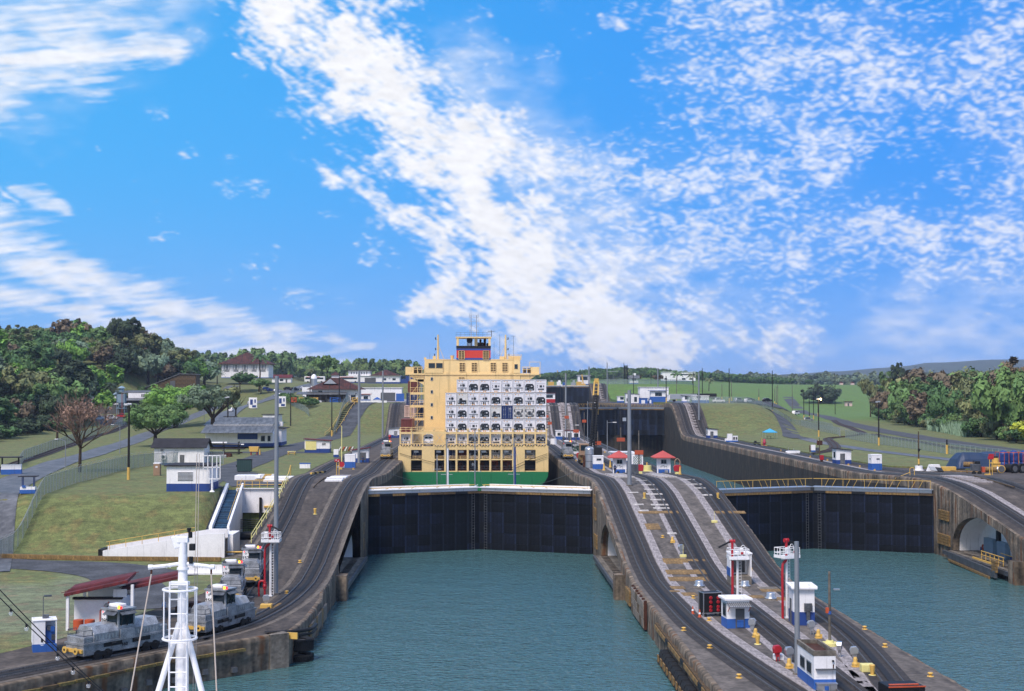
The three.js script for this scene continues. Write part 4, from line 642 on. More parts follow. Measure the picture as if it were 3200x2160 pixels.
// ---------- huts on the walls ----------
// a small painted hut: white above, blue below, windows and doors by list [face, u, y, w, h, kind]
function hut(name, label, pos, turn, o) {
const { w, d, h, base = .9, roof = 'flat', roofMat = mWhite, blue = mBlue, over = .25, cat = 'hut', holes = [], lift = .25 } = o;
const t = thing(name, label, cat, pos, turn);
const bl = Math.min(base, h);
part(t, 'wall', box(w, h - bl, d, 0, bl, 0), mWhite); part(t, 'painted_base', box(w + .02, bl, d + .02, 0, 0, 0), blue);
if (roof === 'flat') part(t, 'roof', [rbox(w + over * 2, .2, d + over * 2, .03, 0, h, 0)], roofMat);
if (roof === 'mono') part(t, 'roof', [rbox(w + over * 2.4, .16, d + over * 2.4, .03, 0, h + lift * .5, 0, 0, 0, o.tilt ?? -.13)], roofMat), part(t, 'gable', put(prism([[-w / 2, 0], [w / 2, 0], (o.tilt ?? -.13) < 0 ? [-w / 2, lift + .12] : [w / 2, lift + .12]], d), 0, h, -d / 2), mWhite);
if (roof === 'hip') { const g = new THREE.ConeGeometry(1, o.roofH ?? 1, 4); g.rotateY(Math.PI / 4); g.scale((w / 2 + over) * 1.4142, 1, (d / 2 + over) * 1.4142); part(t, 'roof', [put(g, 0, h + (o.roofH ?? 1) / 2 + .14, 0), box(w + over * 2, .15, d + over * 2, 0, h, 0)], roofMat); }
if (roof === 'parapet') { part(t, 'parapet', [box(w + .1, .35, .16, 0, h, d / 2 - .06), box(w + .1, .35, .16, 0, h, -d / 2 + .06), box(.16, .35, d - .2, w / 2 - .04, h, 0), box(.16, .35, d - .2, -w / 2 + .04, h, 0)], o.parapetMat ?? mConc); part(t, 'roof', box(w - .1, .06, d - .1, 0, h, 0), roofMat); }
if (roof === 'gable') { const rh = o.roofH ?? 1.1; part(t, 'gable_end', put(prism([[-d / 2, 0], [d / 2, 0], [0, rh]], w - .02).rotateY(Math.PI / 2), -w / 2 + .01, h, 0), mWhite); const L = Math.hypot(d / 2 + over, rh * (1 + over * 2 / d)), a = Math.atan2(rh, d / 2); for (const s of [-1, 1]) part(t, 'roof', rbox(w + over * 2, .14, L, .03, 0, h + rh / 2 - .02, s * (d / 4 + over / 2 - .02), s * a), roofMat); }
for (const [f, u, y, ww, hh, kind] of holes) {
const pos2 = f === 'f' ? [u, y, d / 2] : f === 'b' ? [u, y, -d / 2] : f === 'l' ? [-w / 2, y, u] : [w / 2, y, u], al = f === 'f' || f === 'b', m = (th, ex, yy = 0, hx = 0) => al ? box(ww + ex, hh + hx, th, pos2[0], y + yy, pos2[2]) : box(th, hh + hx, ww + ex, pos2[0], y + yy, pos2[2]);
if (kind === 'window') { const f2 = part(t, 'window', m(.1, .14, -.07, .14), mAlu); part(f2, 'pane', al ? [box(ww / 2 - .03, hh, .14, u - ww / 4, y, pos2[2]), box(ww / 2 - .03, hh, .14, u + ww / 4, y, pos2[2])] : [box(.14, hh, ww / 2 - .03, pos2[0], y, u - ww / 4), box(.14, hh, ww / 2 - .03, pos2[0], y, u + ww / 4)], mGlass); }
else if (kind === 'door') { const f2 = part(t, 'door', m(.1, 0), o.doorMat ?? mRoofGrey); part(f2, 'handle', al ? box(.08, .12, .18, u + ww / 2 - .15, y + 1, pos2[2]) : box(.18, .12, .08, pos2[0], y + 1, u + ww / 2 - .15), mDark); }
else if (kind === 'opening') { part(t, 'doorway_shade', m(.12, 0), mHole); }  // flat grey panel on the wall stands in for shade inside the opening
else if (kind === 'louvre') { const f2 = part(t, 'louvre_window', m(.08, .1, -.05, .1), mWhite); part(f2, 'louvre', Array.from({ length: Math.max(3, Math.round(hh / .18)) }, (_, k, n = Math.max(3, Math.round(hh / .18))) => al ? box(ww, hh / n * .55, .14, u, y + k * hh / n, pos2[2]) : box(.14, hh / n * .55, ww, pos2[0], y + k * hh / n, u)), mSteel); }
else if (kind === 'aircon') { const f2 = part(t, 'air_conditioner', al ? rbox(ww, hh, .5, .03, u, y, pos2[2] + .2) : rbox(.5, hh, ww, .03, pos2[0] + .2 * Math.sign(pos2[0]), y, u), mWhiteClean); part(f2, 'fan_grille', al ? cyl(hh * .36, hh * .36, .05, u, y + hh / 2 - .02, pos2[2] + .45, 16, Math.PI / 2) : cyl(hh * .36, hh * .36, .05, pos2[0] + .45 * Math.sign(pos2[0]), y + hh / 2, u, 16, 0, 0, Math.PI / 2), mDark); }
else if (kind === 'shutter') { part(t, 'shutter', m(.1, 0), mBlue); }
}
return t;
}
// kiosk with corrugated awning on the centre wall
{
const t = hut('kiosk', 'white kiosk with corrugated awning and blue base on the centre wall', P(23.35, 128.3), .1, { w: 2.05, d: 1.9, h: 2.5, base: .85, over: .25, cat: 'kiosk', holes: [['l', .2, 1.1, .95, 1.05, 'window'], ['f', .15, .05, .8, 1.7, 'opening']] });
part(t, 'bench', [box(.6, .1, .4, .15, .65, .92), box(.6, .6, .1, .15, .1, 1.05)], mBlue);
const aw = part(t, 'awning', rbox(2.1, .06, .85, .02, 0, 2.1, 1.35, .28), mAlu); part(aw, 'corrugation', Array.from({ length: 12 }, (_, k) => box(.05, .05, .83, -1.0 + k * .182, 2.14, 1.35, .28)), mRoofGrey);
part(t, 'awning_brace', [bar([-.95, 1.5, .95], [-.95, 2.0, 1.6], .035), bar([.95, 1.5, .95], [.95, 2.0, 1.6], .035)], mOrange);
}
{
const t = hut('kiosk', 'white hut with blue base and dark side door beside the cut grey pole', P(29.75, 130.1), -.05, { w: 1.9, d: 2.6, h: 3.35, base: 1.2, over: .25, cat: 'kiosk', blue: mNavy, holes: [['l', -.1, .05, .75, 2.2, 'opening']] });
part(t, 'meter_box', [box(.7, .7, .25, .35, 1.3, 1.4), box(.3, .8, .2, .35, .5, 1.4)], mSteel); part(t, 'canopy', box(2.3, .14, .5, 0, 3.3, 1.4), mWhite);
}
{
const t = hut('control_cabin', 'near white cabin with rust red roof inside a parapet and paired windows', [24.76, 2.95, -103.4], .02, { w: 1.56, d: 4.8, h: 2.45, base: .8, roof: 'parapet', roofMat: mRust, cat: 'cabin', holes: [['l', -.75, 1.1, 1.25, .72, 'window'], ['l', 1.15, 1.1, 1.25, .72, 'window']] });
part(t, 'ledge', box(1.45, .06, .3, .05, 1.5, 2.53), mSteel); part(t, 'hatch', box(.8, .5, .04, -.2, .98, 2.41), mWhiteClean); part(t, 'flood_lamp', box(.14, .1, .14, .58, 2.05, 2.45), mDark);
part(t, 'lower_cabinet', [box(1.5, .08, .5, .05, .52, 2.66), box(1.4, .52, .45, .05, 0, 2.65)], mAlu); part(t, 'cabinet_label', [box(.3, .3, .02, 0, .12, 2.89)], mBlue); part(t, 'rust_stain', [box(.08, .3, .006, .62, 1.56, 2.405)], mRust);
}
for (const [x, lab] of [[25.2, 'left kiosk with coral red pyramid roof on the centre wall'], [33.1, 'right kiosk with coral red pyramid roof on the centre wall']]) {
const t = hut('kiosk', lab, P(x, 254.5), 0, { w: 2.1, d: 2.1, h: 2.75, base: .75, roof: 'hip', roofMat: mRoofCoral, over: .95, roofH: 1.15, cat: 'kiosk', holes: [['f', 0, 1.75, .95, .7, 'window'], ['r', 0, 1.6, .9, .8, 'window']] });
part(t, 'porch_post', [[-1.1, 1.1], [1.1, 1.1]].map(([a, b]) => box(.2, 2.7, .2, a, 0, b)), mWhite); part(t, 'wall_switch', [[-.3, 1.3], [0, 1.35], [.4, 1.2], [-.5, 1.1], [.1, 1.1]].map(([a, b]) => box(.14, .12, .05, a, b, 1.07)), mDark); if (x > 30) part(t, 'air_conditioner', rbox(.6, .5, .3, .03, .45, .1, 1.2), mAlu); else part(t, 'blue_panel', box(.7, 1.5, .5, 1.75, .7, .2), mBlue);
}
hut('switch_cabinet', 'white and blue cabinet left of the left red roofed kiosk', P(22.8, 271), 0, { w: 1.95, d: 1.6, h: 2.35, base: .95, over: .06, cat: 'cabinet', holes: [['f', .1, 1.7, .8, .28, 'window']] });
hut('store_shed', 'low white shed with flat roof beyond the left red roofed kiosk', P(30.2, 300), 0, { w: 4.6, d: 4, h: 1.9, base: .2, over: .2, cat: 'shed' });
hut('lift_booth', 'white booth with grey green double door behind the grey pole', P(31.1, 279), 0, { w: 2.2, d: 2, h: 2.5, base: .1, over: .05, cat: 'booth', doorMat: mChain, holes: [['f', 0, .1, 1.7, 2.0, 'door']] });
{ const t = thing('box_shelter', 'white open fronted box shelter behind the straight red pipe', 'shelter', P(28.8, 156.2), 0); part(t, 'shell', [box(.12, 2.4, 2.2, -1.1, .9, 0), box(.12, 2.4, 2.2, 1.1, .9, 0), rbox(2.5, .16, 2.4, .04, 0, 3.3, 0), box(2.2, 2.4, .1, 0, .9, -1.05)], mWhite); part(t, 'plinth', box(2.3, .9, 2.2, 0, 0, 0), mConc); part(t, 'inner_panel', box(1.6, 1.6, .06, 0, 1.1, -.96), mSteel); part(t, 'nameplate', box(.3, .1, .03, .2, 3.05, 1.12), mDark); part(t, 'blue_corner', box(.03, .9, 2.2, -1.17, .9, 0), mBlue); }
// hose rack cart
{ const t = thing('hose_rack', 'dark metal rack with red valve reels beside the awning kiosk', 'hose rack', P(22.1, 134.6), .25); part(t, 'cabinet', box(1.75, 1.9, 1.1, 0, .35, 0), mDark); part(t, 'rack_frame', [[-.92, .58], [.92, .58], [-.92, -.58], [.92, -.58]].flatMap(([a, b]) => [box(.07, 2.15, .07, a, .1, b)]).concat([box(1.9, .07, .07, 0, 2.2, .6), box(1.9, .07, .07, 0, .3, .6), box(.07, .07, 1.2, -.92, 2.2, 0), box(.07, .07, 1.2, .92, 2.2, 0)]), mAlu); for (const [a, b] of [[-.2, 1.75], [.55, 1.75], [-.2, 1.35], [.55, 1.35], [-.2, .9], [.55, .9], [-.2, .6], [.55, .6]]) part(t, 'valve', [put(new THREE.TorusGeometry(.13, .05, 6, 12), a, b, .62), cyl(.07, .07, .2, a, b - .1, .68, 8, Math.PI / 2)], mRed); for (const a of [-.75, .75]) part(t, 'wheel', [cyl(.18, .18, .14, a, .1, .6, 12, 0, 0, Math.PI / 2), cyl(.18, .18, .14, a, .1, -.5, 12, 0, 0, Math.PI / 2)], mRubber); }
for (const [x, d, lab] of [[20.95, 133.6, 'orange and white traffic cone left of the dark hose rack'], [20.6, 135.6, 'traffic cone behind the other beside the hose rack']]) { const t = thing('traffic_cone', lab, 'traffic cone', P(x, d)); part(t, 'cone', lathe([[.2, 0], [.2, .05], [.15, .05], [.04, .75], [0, .75]], 14), mOrange); part(t, 'band', lathe([[.125, .32], [.095, .48]], 14), mWhiteClean); }

// ---------- bollards, capstans, scoops, vents ----------
const protos = {};
const protoScale = { mush: .5, tall: .46, caps: .58, scoopg: .68, scoopr: .68, vent: .62, beacon: .8 };
function placed(name, make, label, cat, group, pos, turn = 0) { if (!protos[name]) { protos[name] = make(); protos[name].scale.setScalar(protoScale[name] ?? 1); protos[name].userData = { label, category: cat, group }; protos[name].position.set(...pos); protos[name].rotation.y = turn; return protos[name]; } return copy(protos[name], label, pos, turn, group); }
const mush = () => { const t = thing('mooring_bollard', '', 'bollard'); part(t, 'head', lathe([[0, .62], [.3, .6], [.42, .52], [.4, .42], [.24, .36], [.22, .12]], 18), mYellow); part(t, 'base_plate', lathe([[.22, .12], [.48, .1], [.5, 0]], 18), mYellow); return t; };
const tall = () => { const t = thing('tall_bollard', '', 'bollard'); part(t, 'post', lathe([[0, 1.75], [.44, 1.72], [.46, 1.6], [.3, .2], [.32, .1]], 20), mYellow); part(t, 'base_plate', lathe([[.32, .12], [.6, .1], [.6, 0]], 20), mPaleYellow); return t; };
const caps = () => { const t = thing('capstan', '', 'capstan'); part(t, 'drum', lathe([[0, 1.3], [.2, 1.28], [.22, 1.1], [.3, 1.05], [.26, .7], [.42, .55], [.44, .35]], 16), mYellow); part(t, 'pedestal', [box(.75, .4, .75, 0, 0, 0), box(.95, .08, .95, 0, 0, 0), box(.2, .5, .2, .4, .1, .3)], mYellow); return t; };
const scoop = (mat) => () => { const t = thing('cable_hood', '', 'cable hood'); part(t, 'hood', [put(prism([[-.4, 0], [.4, .1], [.45, .55], [.2, .85], [-.35, .8], [-.5, .5]], .5, .03), 0, .95, -.25), put(prism([[-.35, 0], [.35, 0], [.12, -.5], [-.12, -.5]], .3), 0, 1.0, -.15)], mat); part(t, 'stand', [bar([-.15, 0, .12], [-.12, 1.1, .12], .05), bar([.2, 0, .12], [.2, 1.1, .12], .05), bar([.05, 0, -.2], [.05, 1.1, -.1], .05)], mat === mRed ? mRed : mAlu); return t; };
const vent = () => { const t = thing('dome_vent', '', 'ventilator'); part(t, 'dome', lathe([[0, 1.25], [.6, 1.2], [.74, 1.05], [.76, .5], [.95, .42], [.95, .3]], 24), mAlu); part(t, 'base_ring', lathe([[.9, .32], [1.0, .05], [1.1, 0]], 24), mConc); return t; };
const beacon = () => { const t = thing('marker_post', '', 'marker post'); part(t, 'post', bar([0, .4, 0], [0, 1.9, 0], .035), mPaleYellow); part(t, 'weight', rbox(.95, .4, .65, .06, 0, 0, 0), mPaleYellow); return t; };
const G1 = 'yellow bollards on the walls';
for (const [x, d, l] of [[23.2, 178.1, 'mushroom bollard beside the yellow capstan below the ladder of white stripes'], [22.2, 146, 'mushroom bollard left of the silver dome ventilator'], [21.5, 131.6, 'mushroom bollard in front of the dark hose rack'], [18.4, 126.3, 'rust stained mushroom bollard at the left edge of the centre wall'], [19.3, 117.6, 'mushroom bollard at the edge below the one with a rusted base'], [19.5, 105.4, 'lowest mushroom bollard at the left edge of the centre wall'], [34.6, 126.6, 'farthest rusty bollard along the right edge of the centre wall'], [33.9, 117.8, 'middle rusty bollard along the right edge of the centre wall'], [33.8, 105.6, 'nearest rusty bollard along the right edge of the centre wall'], [30.2, 146, 'small bollard left of the tower with the white ladder'], [29.9, 157, 'mushroom bollard right of the white box shelter'], [-20.7, 167.5, 'mushroom bollard halfway up the left approach ramp'], [-19.9, 150.3, 'mushroom bollard right of the foot of the tall grey pole'], [20.6, 300.7, 'small bollard beside the locomotive with red lamps'], [20.7, 291.4, 'small bollard nearer than the one beside the red lamp locomotive'], [30.5, 344, 'small bollard beyond the low white shed'], [23.7, 242.7, 'small bollard in front of the left red roofed kiosk'], [34.3, 242, 'small bollard in front of the right red roofed kiosk'], [-23.6, 270, 'small bollard by the left shelter with a seated person'], [75.0, 352, 'small bollard on the right wall by the white cart'], [74.4, 318, 'small bollard on the right wall left of the sign post'], [74.6, 303, 'small bollard on the right wall right of the sign post'], [73.9, 283, 'small bollard in front of the hut with the slanting roof'], [74.3, 276, 'small bollard between the slanting roof hut and the square white box'], [73.6, 263, 'small bollard right of the square white and blue box']]) placed('mush', mush, l, 'bollard', G1, P(x, d));
for (const [x, d, l] of [[23.4, 199.5, 'tall yellow bollard beside the white painted stripes on the ramp'], [33.7, 199.3, 'tall yellow bollard on the right ramp above the red monitor'], [23.6, 119.3, 'tall yellow bollard below the awning kiosk'], [29.6, 106.1, 'nearest tall yellow bollard, by the pale yellow block'], [-21.6, 190.4, 'tall yellow bollard on the left approach ramp']]) placed('tall', tall, l, 'bollard', 'tall tapered bollards', P(x, d));
for (const [x, d, l] of [[24.1, 175.7, 'yellow capstan above the timber plates'], [24.1, 122.8, 'yellow capstan right of the awning kiosk'], [29.4, 122.2, 'yellow capstan in front of the hut with the meter box'], [24.0, 109, 'yellow capstan beside the red cable hood'], [29.2, 109.4, 'yellow capstan behind the pale yellow block'], [31.2, 163, 'yellow capstan right of the white box shelter']]) placed('caps', caps, l, 'capstan', 'yellow capstans', P(x, d));
const GH = 'cable hoods on stands';
for (const [x, d, l, r] of [[24.4, 170.3, 'grey cable hood behind the marker post with pale weight', .3], [24.3, 125.2, 'grey cable hood at the corner of the awning kiosk', -.4], [24.5, 111.2, 'grey cable hood touching the red one', .2], [29.0, 113.4, 'wide grey cable hood right of the near cabin roof', 1.2], [29.6, 111.2, 'grey cable hood right of the wide one behind the near cabin', -.2], [29.2, 123.9, 'grey cable hood in front of the hut with the meter box', .1], [-20.6, 140.6, 'grey cable hood on a yellow block in front of the left monitor tower', .2]]) placed('scoopg', scoop(mAlu), l, 'cable hood', GH, P(x, d), r);
placed('scoopr', scoop(mRed), 'dark red cable hood beside the cut grey pole', 'cable hood', GH, P(23.7, 111.9), .2);
for (const [x, d, l] of [[24, 153.6, 'silver dome ventilator left of the red pipe tower'], [28.9, 153.4, 'silver dome ventilator below the white box shelter'], [29.9, 144.6, 'silver dome ventilator nearest the hut with the meter box']]) placed('vent', vent, l, 'ventilator', 'dome ventilators', P(x, d));
for (const [x, d, l] of [[24.5, 169.3, 'marker post in a pale yellow weight by the timber plates'], [30.9, 185.4, 'marker post in a pale yellow weight up the right ramp']]) placed('beacon', beacon, l, 'marker post', 'weighted marker posts', P(x, d));
solo('concrete_block', rbox(1.0, .6, .8, .08, 29.6, land(29, 107), -107.5), mPaleYellow, 'pale yellow block between capstan and nearest tall bollard', 'block');
solo('concrete_block', rbox(.8, .45, .6, .06, 23.9, 3, -112.4), mWhite, 'white block under the dark red cable hood', 'block');
solo('concrete_block', rbox(1.1, .4, .9, .06, -20.55, 3, -140.4), mYellow, 'yellow block under the left grey cable hood', 'block');
{ const t = thing('dark_skip', 'black bin with yellow rim at the very bottom of the picture', 'bin', [29.5, 3, -98.4], .1); part(t, 'tub', rbox(2.6, .95, 2, .05), mDark); part(t, 'rim', [box(2.1, .05, .25, 0, .96, .4), box(2.64, .08, .08, 0, .9, 1.0)], mOrange); }
{ const t = thing('lamp_post', 'slim lamp post on a pale yellow base right of the hut with the meter box', 'lamp post', P(29.5, 118.6)); part(t, 'base', [cyl(.75, .75, .25, 0, 0, 0, 20), cyl(.35, .3, .2, 0, .25, 0, 14)], mPaleYellow); part(t, 'shaft', cyl(.13, .1, 5.9, 0, .25, 0, 12), mConc); part(t, 'lamp', [box(.5, .12, .2, .6, 4.6, 0)], mAlu); part(t, 'band', cyl(.15, .15, .25, 0, 2.6, 0, 12), mBlue); part(t, 'switch_box', box(.25, .45, .2, -.2, 2.7, 0), mOrange); }
// painted and timber plates let into the deck, white stripes on the ramp
const stripeCount = [0, 0, 0], ordinal = (n) => ['topmost', 'second', 'third', 'fourth', 'fifth', 'sixth', 'seventh', 'eighth', 'ninth', 'tenth'][n];
const stripeLabel = (x) => { const k = x < 23 ? 0 : x < 30 ? 1 : 2; return ordinal(stripeCount[k]++) + ' white stripe down ' + ['the left track edge of the centre ramp', 'the middle of the centre ramp', 'the right half of the centre ramp'][k]; };
const plateLabel = (x, d, w) => { const m = { 191.1: 'widest yellow plank across the ramp below the white stripes', 183.5: 'yellow plate on the ramp left of the mushroom bollard', 191: 'yellow plank on the right half of the centre ramp', 167.6: 'uppermost of three long timber cover plates', 162.3: 'middle one of three long timber cover plates', 158.9: 'lowest of three long timber cover plates', 153.3: 'small plate just below the long timber plates', 148.8: 'square plate left of the silver dome ventilator', 150.9: 'smallest plate, against the left track', 145.2: 'square plate right of the nearest dome ventilator', 151.3: 'plate behind the nearest dome ventilator', 146.8: 'plate left of the nearest dome ventilator', 136.5: 'plate behind the dark hose rack', 141.6: 'plate in front of the left monitor tower', 152.9: 'grey plate near the right track' }; return m[d]; };
{ const R = rng(8); const pl = [[24.3, 191.1, 5.4, 1.4, mYWood], [22.6, 183.5, 1.8, 3, mYWood], [34, 191, 4, 1.4, mYWood], [24.4, 167.6, 5, 2.4, mYWood], [23.9, 162.3, 4.7, 2.2, mYWood], [23.6, 158.9, 4.4, 2, mYWood], [21.6, 153.3, 1.5, 2, mYWood], [22.2, 148.8, 1.5, 2.4, mYWood], [20.9, 150.9, 1.2, 1, mYWood], [31.5, 145.2, 2.4, 2.2, mYWood], [31.3, 151.3, 2.2, 2, mYWood], [28.9, 146.8, 1.4, 2, mYWood], [23.4, 136.5, 1.6, 2.6, mYWood], [-20.3, 141.6, 1.9, 3.4, mYWood], [31.5, 152.9, 2.6, 1.5, mConc]];
for (const [x, d, w, l, m] of pl) { const y = land(x, d), sl = Math.atan2(land(x, d + 1) - land(x, d - 1), 2), o = solo('deck_plate', [box(w, .05, l, 0, -.01, 0)], m, plateLabel(x, d, w), 'cover plate', 'cover plates in the deck'); o.position.set(x, y, -d); o.rotation.x = sl; }
for (const [x, d, w] of [[22.4, 223, 2.3], [25.0, 216.5, 1.9], [25.2, 210.5, 1.9], [25.1, 206, 2], [22.2, 203, 1.5], [25.1, 202, 2.3], [25.1, 198.5, 2], [22.1, 195.6, 1.5], [25, 195.4, 2.4], [25, 193.4, 2.2], [22.4, 192, 1.4], [32.2, 218, 2.2], [32.1, 211, 2.4], [32.7, 207.2, 2.2], [32.6, 201.4, 1.6], [24.6, 180, 1.2]]) { const y = land(x, d), sl = Math.atan2(land(x, d + 1) - land(x, d - 1), 2), o = solo('painted_stripe', [box(w, .016, .9, 0, 0, 0)], mStripe, stripeLabel(x, d), 'painted stripe', 'white stripes on the centre ramp'); o.position.set(x, y + .03, -d); o.rotation.x = sl; }
}
for (const [x, l] of [[23.1, 'pale steps between the left and middle tracks at the top of the centre ramp'], [29.9, 'pale steps between the middle and right tracks at the top of the centre ramp']]) { const t = thing('ramp_steps', l, 'steps', [0, 0, 0]); for (let k = 0; k < 9; k++) { const d = 241 - k * 2.1; part(t, 'step', rbox(x < 25 ? 3.2 : 3, .3, 1.3, .03, x, hw(d) - .1, -d), k % 2 ? mPave : mStripe); } }

// ---------- left bank: stairs, sheds, fences, roads ----------
const road = (name, pts, w, mat, off = .06, step = 4) => { const g = strip(pts, w, off, step, (x, d) => land(x, d), 0, 5).toNonIndexed(); if (mat.userData.uv) { const uv = g.attributes.uv; for (let i = 0; i < uv.count; i++) uv.setXY(i, uv.getX(i) * mat.userData.uv, uv.getY(i) * mat.userData.uv); } const m = new THREE.Mesh(g, mat); m.name = numbered(name); m.userData = { kind: 'structure' }; m.receiveShadow = true; scene.add(m); return m; };
road('old_road', [[-58, 168], [-69, 205], [-76.5, 239], [-84, 280], [-91, 335], [-100, 405], [-112, 510], [-128, 690], [-134, 780]], 6.6, mWetRoad, .1);
road('service_road', [[-41, 214], [-44.5, 226], [-46, 254], [-47.5, 300], [-48.5, 345], [-49, 400], [-47.5, 447], [-46.5, 480]], 7.2, mRoad, .08);
road('ramp_road', [[-46.5, 470], [-46, 500], [-44.5, 530], [-43, 548], [-42.8, 566]], 5.6, mRoad, .14, 3);
road('yard_apron', [[-58, 346], [-48, 345], [-36, 344]], 9, mRoad, .05);
road('yard_apron', [[-47, 262], [-40, 246], [-36, 232], [-33.5, 222]], 9.5, mRoad, .07);
road('yard_apron', [[-64, 182], [-55.5, 178], [-46, 175.5], [-40, 171], [-34, 164]], 5, mRoad, .05);
road('car_park', [[-138, 560], [-152, 596], [-170, 615]], 18, mRoad, .1);
road('upper_road', [[-92, 500], [-99, 560], [-104, 620], [-102, 680], [-98, 740], [-92, 800], [-88, 860]], 9, mWetRoad, .14);
road('yard_apron', [[-60, 177], [-50, 173], [-42, 166], [-36, 152], [-31, 140]], 7, mRoad, .055);
road('upper_car_park', [[-60, 600], [-72, 690], [-86, 790]], 20, mWetRoad, .16, 8);
road('upper_terrace', [[-36, 585], [-36, 700], [-36, 830]], 14, mPave, .14, 8);
for (const [a, b] of [[-.7, .7]]) { const path = [[-84, 236], [-91, 274], [-97, 308], [-108, 372], [-126, 480], [-144, 598]]; const t = new THREE.Group(); t.name = 'railway'; t.userData = { kind: 'structure' }; scene.add(t); const add = (n, g, m) => { const o = new THREE.Mesh(boxUV(g, m.userData.uv || 1), m); o.name = n; t.add(o); }; add('ballast', strip(path, 3, .1, 5, land, 0, 3), mTrack); add('rail', rail(path, a, .12, 5), mRust); add('rail', rail(path, b, .12, 5), mRust); }

// the white retaining works with the blue stairs
{
const t = thing('stair_block', 'white retaining walls with blue stairs beside the left track ramp', 'stairs', [0, 0, 0]);
const n = 26, q = (k) => { const f = k / n; return [lerp(-37.1, -34.2, f), lerp(9.45, 5.6, f), lerp(219, 190, f)]; };
for (let k = 0; k < n; k++) { const [x, y, d] = q(k), [, , d2] = q(k + 1); part(t, 'stair_step', [box(1.85, .3, d - d2 + .06, x, y - .3, -(d + d2) / 2)], k % 3 ? mStair : mStairB); }
const along = (name, x0, x1, up, down, w, mat) => { const a = [], m = 14; for (let k = 0; k < m; k++) { const f = (k + .5) / m, d = lerp(219, 190, f), h = lerp(9.45, 5.6, f) + up; a.push(box(w, h - down, 29 / m + .02, lerp(x0, x1, f), down, -d)); } part(t, name, a, mat); };
const sideWall = (name, xa, xb, up, w, mat, low) => { const s = new THREE.Shape([[190, low], [219, low], [219, 9.45 + up], [190, 5.6 + up]].map((p) => new THREE.Vector2(...p))); const g = new THREE.ExtrudeGeometry(s, { depth: w, bevelEnabled: false }); g.applyMatrix4(new THREE.Matrix4().makeBasis(new THREE.Vector3((xb - xa) / -29 * -1 * -1 * 0, 0, -1), new THREE.Vector3(0, 1, 0), new THREE.Vector3(1, 0, 0))); const p = g.attributes.position; for (let i = 0; i < p.count; i++) { const d = -p.getZ(i); p.setX(i, p.getX(i) + lerp(xa, xb, (219 - d) / 29)); } g.computeVertexNormals(); part(t, name, g, mat); };
sideWall('left_parapet', -38.5, -35.6, .75, .42, mWhite, 2.5); sideWall('black_drain', -38.9, -36.0, .35, .36, mDark, 2.5); sideWall('right_wall', -36.1, -33.2, .75, .3, mWhite, 2.5);
const ramp = (z0, z1, k) => put(prism([[-47.6, 2.8], [-32.2, 2.8], [-32.2, 6.1 + k], [-34.2, 6.1 + k], [-47.6, 3.95 + k]], z1 - z0), 0, 0, -z1);
part(t, 'front_wall', ramp(182.6, 183, 0), mWhite); part(t, 'ramp_floor', ramp(183, 185, -.75), mConc); part(t, 'rear_wall', ramp(185, 185.4, .35), mWhite);
part(t, 'end_drain', box(.5, 1.3, 2.9, -47.95, 2.8, -184.1), mDark);
part(t, 'landing', [box(4.6, 2.9, 5.2, -33.9, 2.8, -188)], mWhite);
part(t, 'back_wall', [box(8.2, 3.6, .5, -32.4, 5.9, -216.6), box(.5, 3.2, .5, -36.2, 2.8, -216.6), box(8, .12, .3, -32.4, 9.5, -216.2)], mWhite); part(t, 'inner_wall', box(8, 3.2, .3, -32.4, 2.8, -219), mConc);
part(t, 'standing_pipe', bar([-32.8, 3, -216.1], [-32.8, 8.2, -216.1], .2, 12), mDark); for (let k = 0; k < 5; k++) part(t, 'cable_pipe', bar([-35.8, 4.0 + k * .3, -212], [-29, 4.0 + k * .3, -212], .09), mDark); part(t, 'thick_pipe', bar([-34.2, 3.5, -205], [-30.2, 3.7, -205], .6, 14), mDark);
part(t, 'pit_floor', box(8, .1, 34, -32, 2.95, -199), mConc); part(t, 'pit_side_wall', [...Array(12)].map((_, k) => { const d = 178 + k * 3.3; return box(.3, hw(d) - 3.1, 3.3, xl(d) - .2, 2.95, -d); }), mConc); part(t, 'yellow_beam', [box(2.2, .25, .3, -31.2, 6.7, -216.2), bar([-32.5, 3.6, -184], [-28.5, 3.6, -184], .12)], mYellow);
const hr = []; for (const y of [.55, 1.05]) { hr.push(bar([-47.2, 4 + y, -182.8], [-36, 5.8 + y, -182.8], .04)); } for (let k = 0; k < 6; k++) { const f = k / 5; hr.push(bar([lerp(-46.8, -36.5, f), lerp(4, 5.7, f), -182.8], [lerp(-46.8, -36.5, f), lerp(5.1, 6.8, f), -182.8], .04)); } hr.push(bar([-36, 10.9, -218.6], [-33.1, 7.2, -190], .04)); part(t, 'handrail', hr, mYellow);
const r2 = []; for (const y of [.55, 1.1]) { r2.push(bar([-36.6, 9.5 + y, -217.8], [-28.6, 9.5 + y, -217.8], .05)); } for (let k = 0; k <= 7; k++) r2.push(bar([-36.6 + k * 1.14, 9.5, -217.8], [-36.6 + k * 1.14, 10.6, -217.8], .05)); part(t, 'top_railing', r2, mYellow);
const r3 = []; const hh = (d) => land(-31.5, d) ; for (const y of [.55, 1.1]) for (let d = 176; d < 214; d += 4) r3.push(bar([xl(d) + .05, hw(d) + y, -d], [xl(d + 4) + .05, hw(d + 4) + y, -(d + 4)], .05)); for (let d = 176; d <= 216; d += 4) r3.push(bar([xl(d) + .05, hw(d), -d], [xl(d) + .05, hw(d) + 1.15, -d], .05)); part(t, 'ramp_railing', r3, mPaleYellow);
}
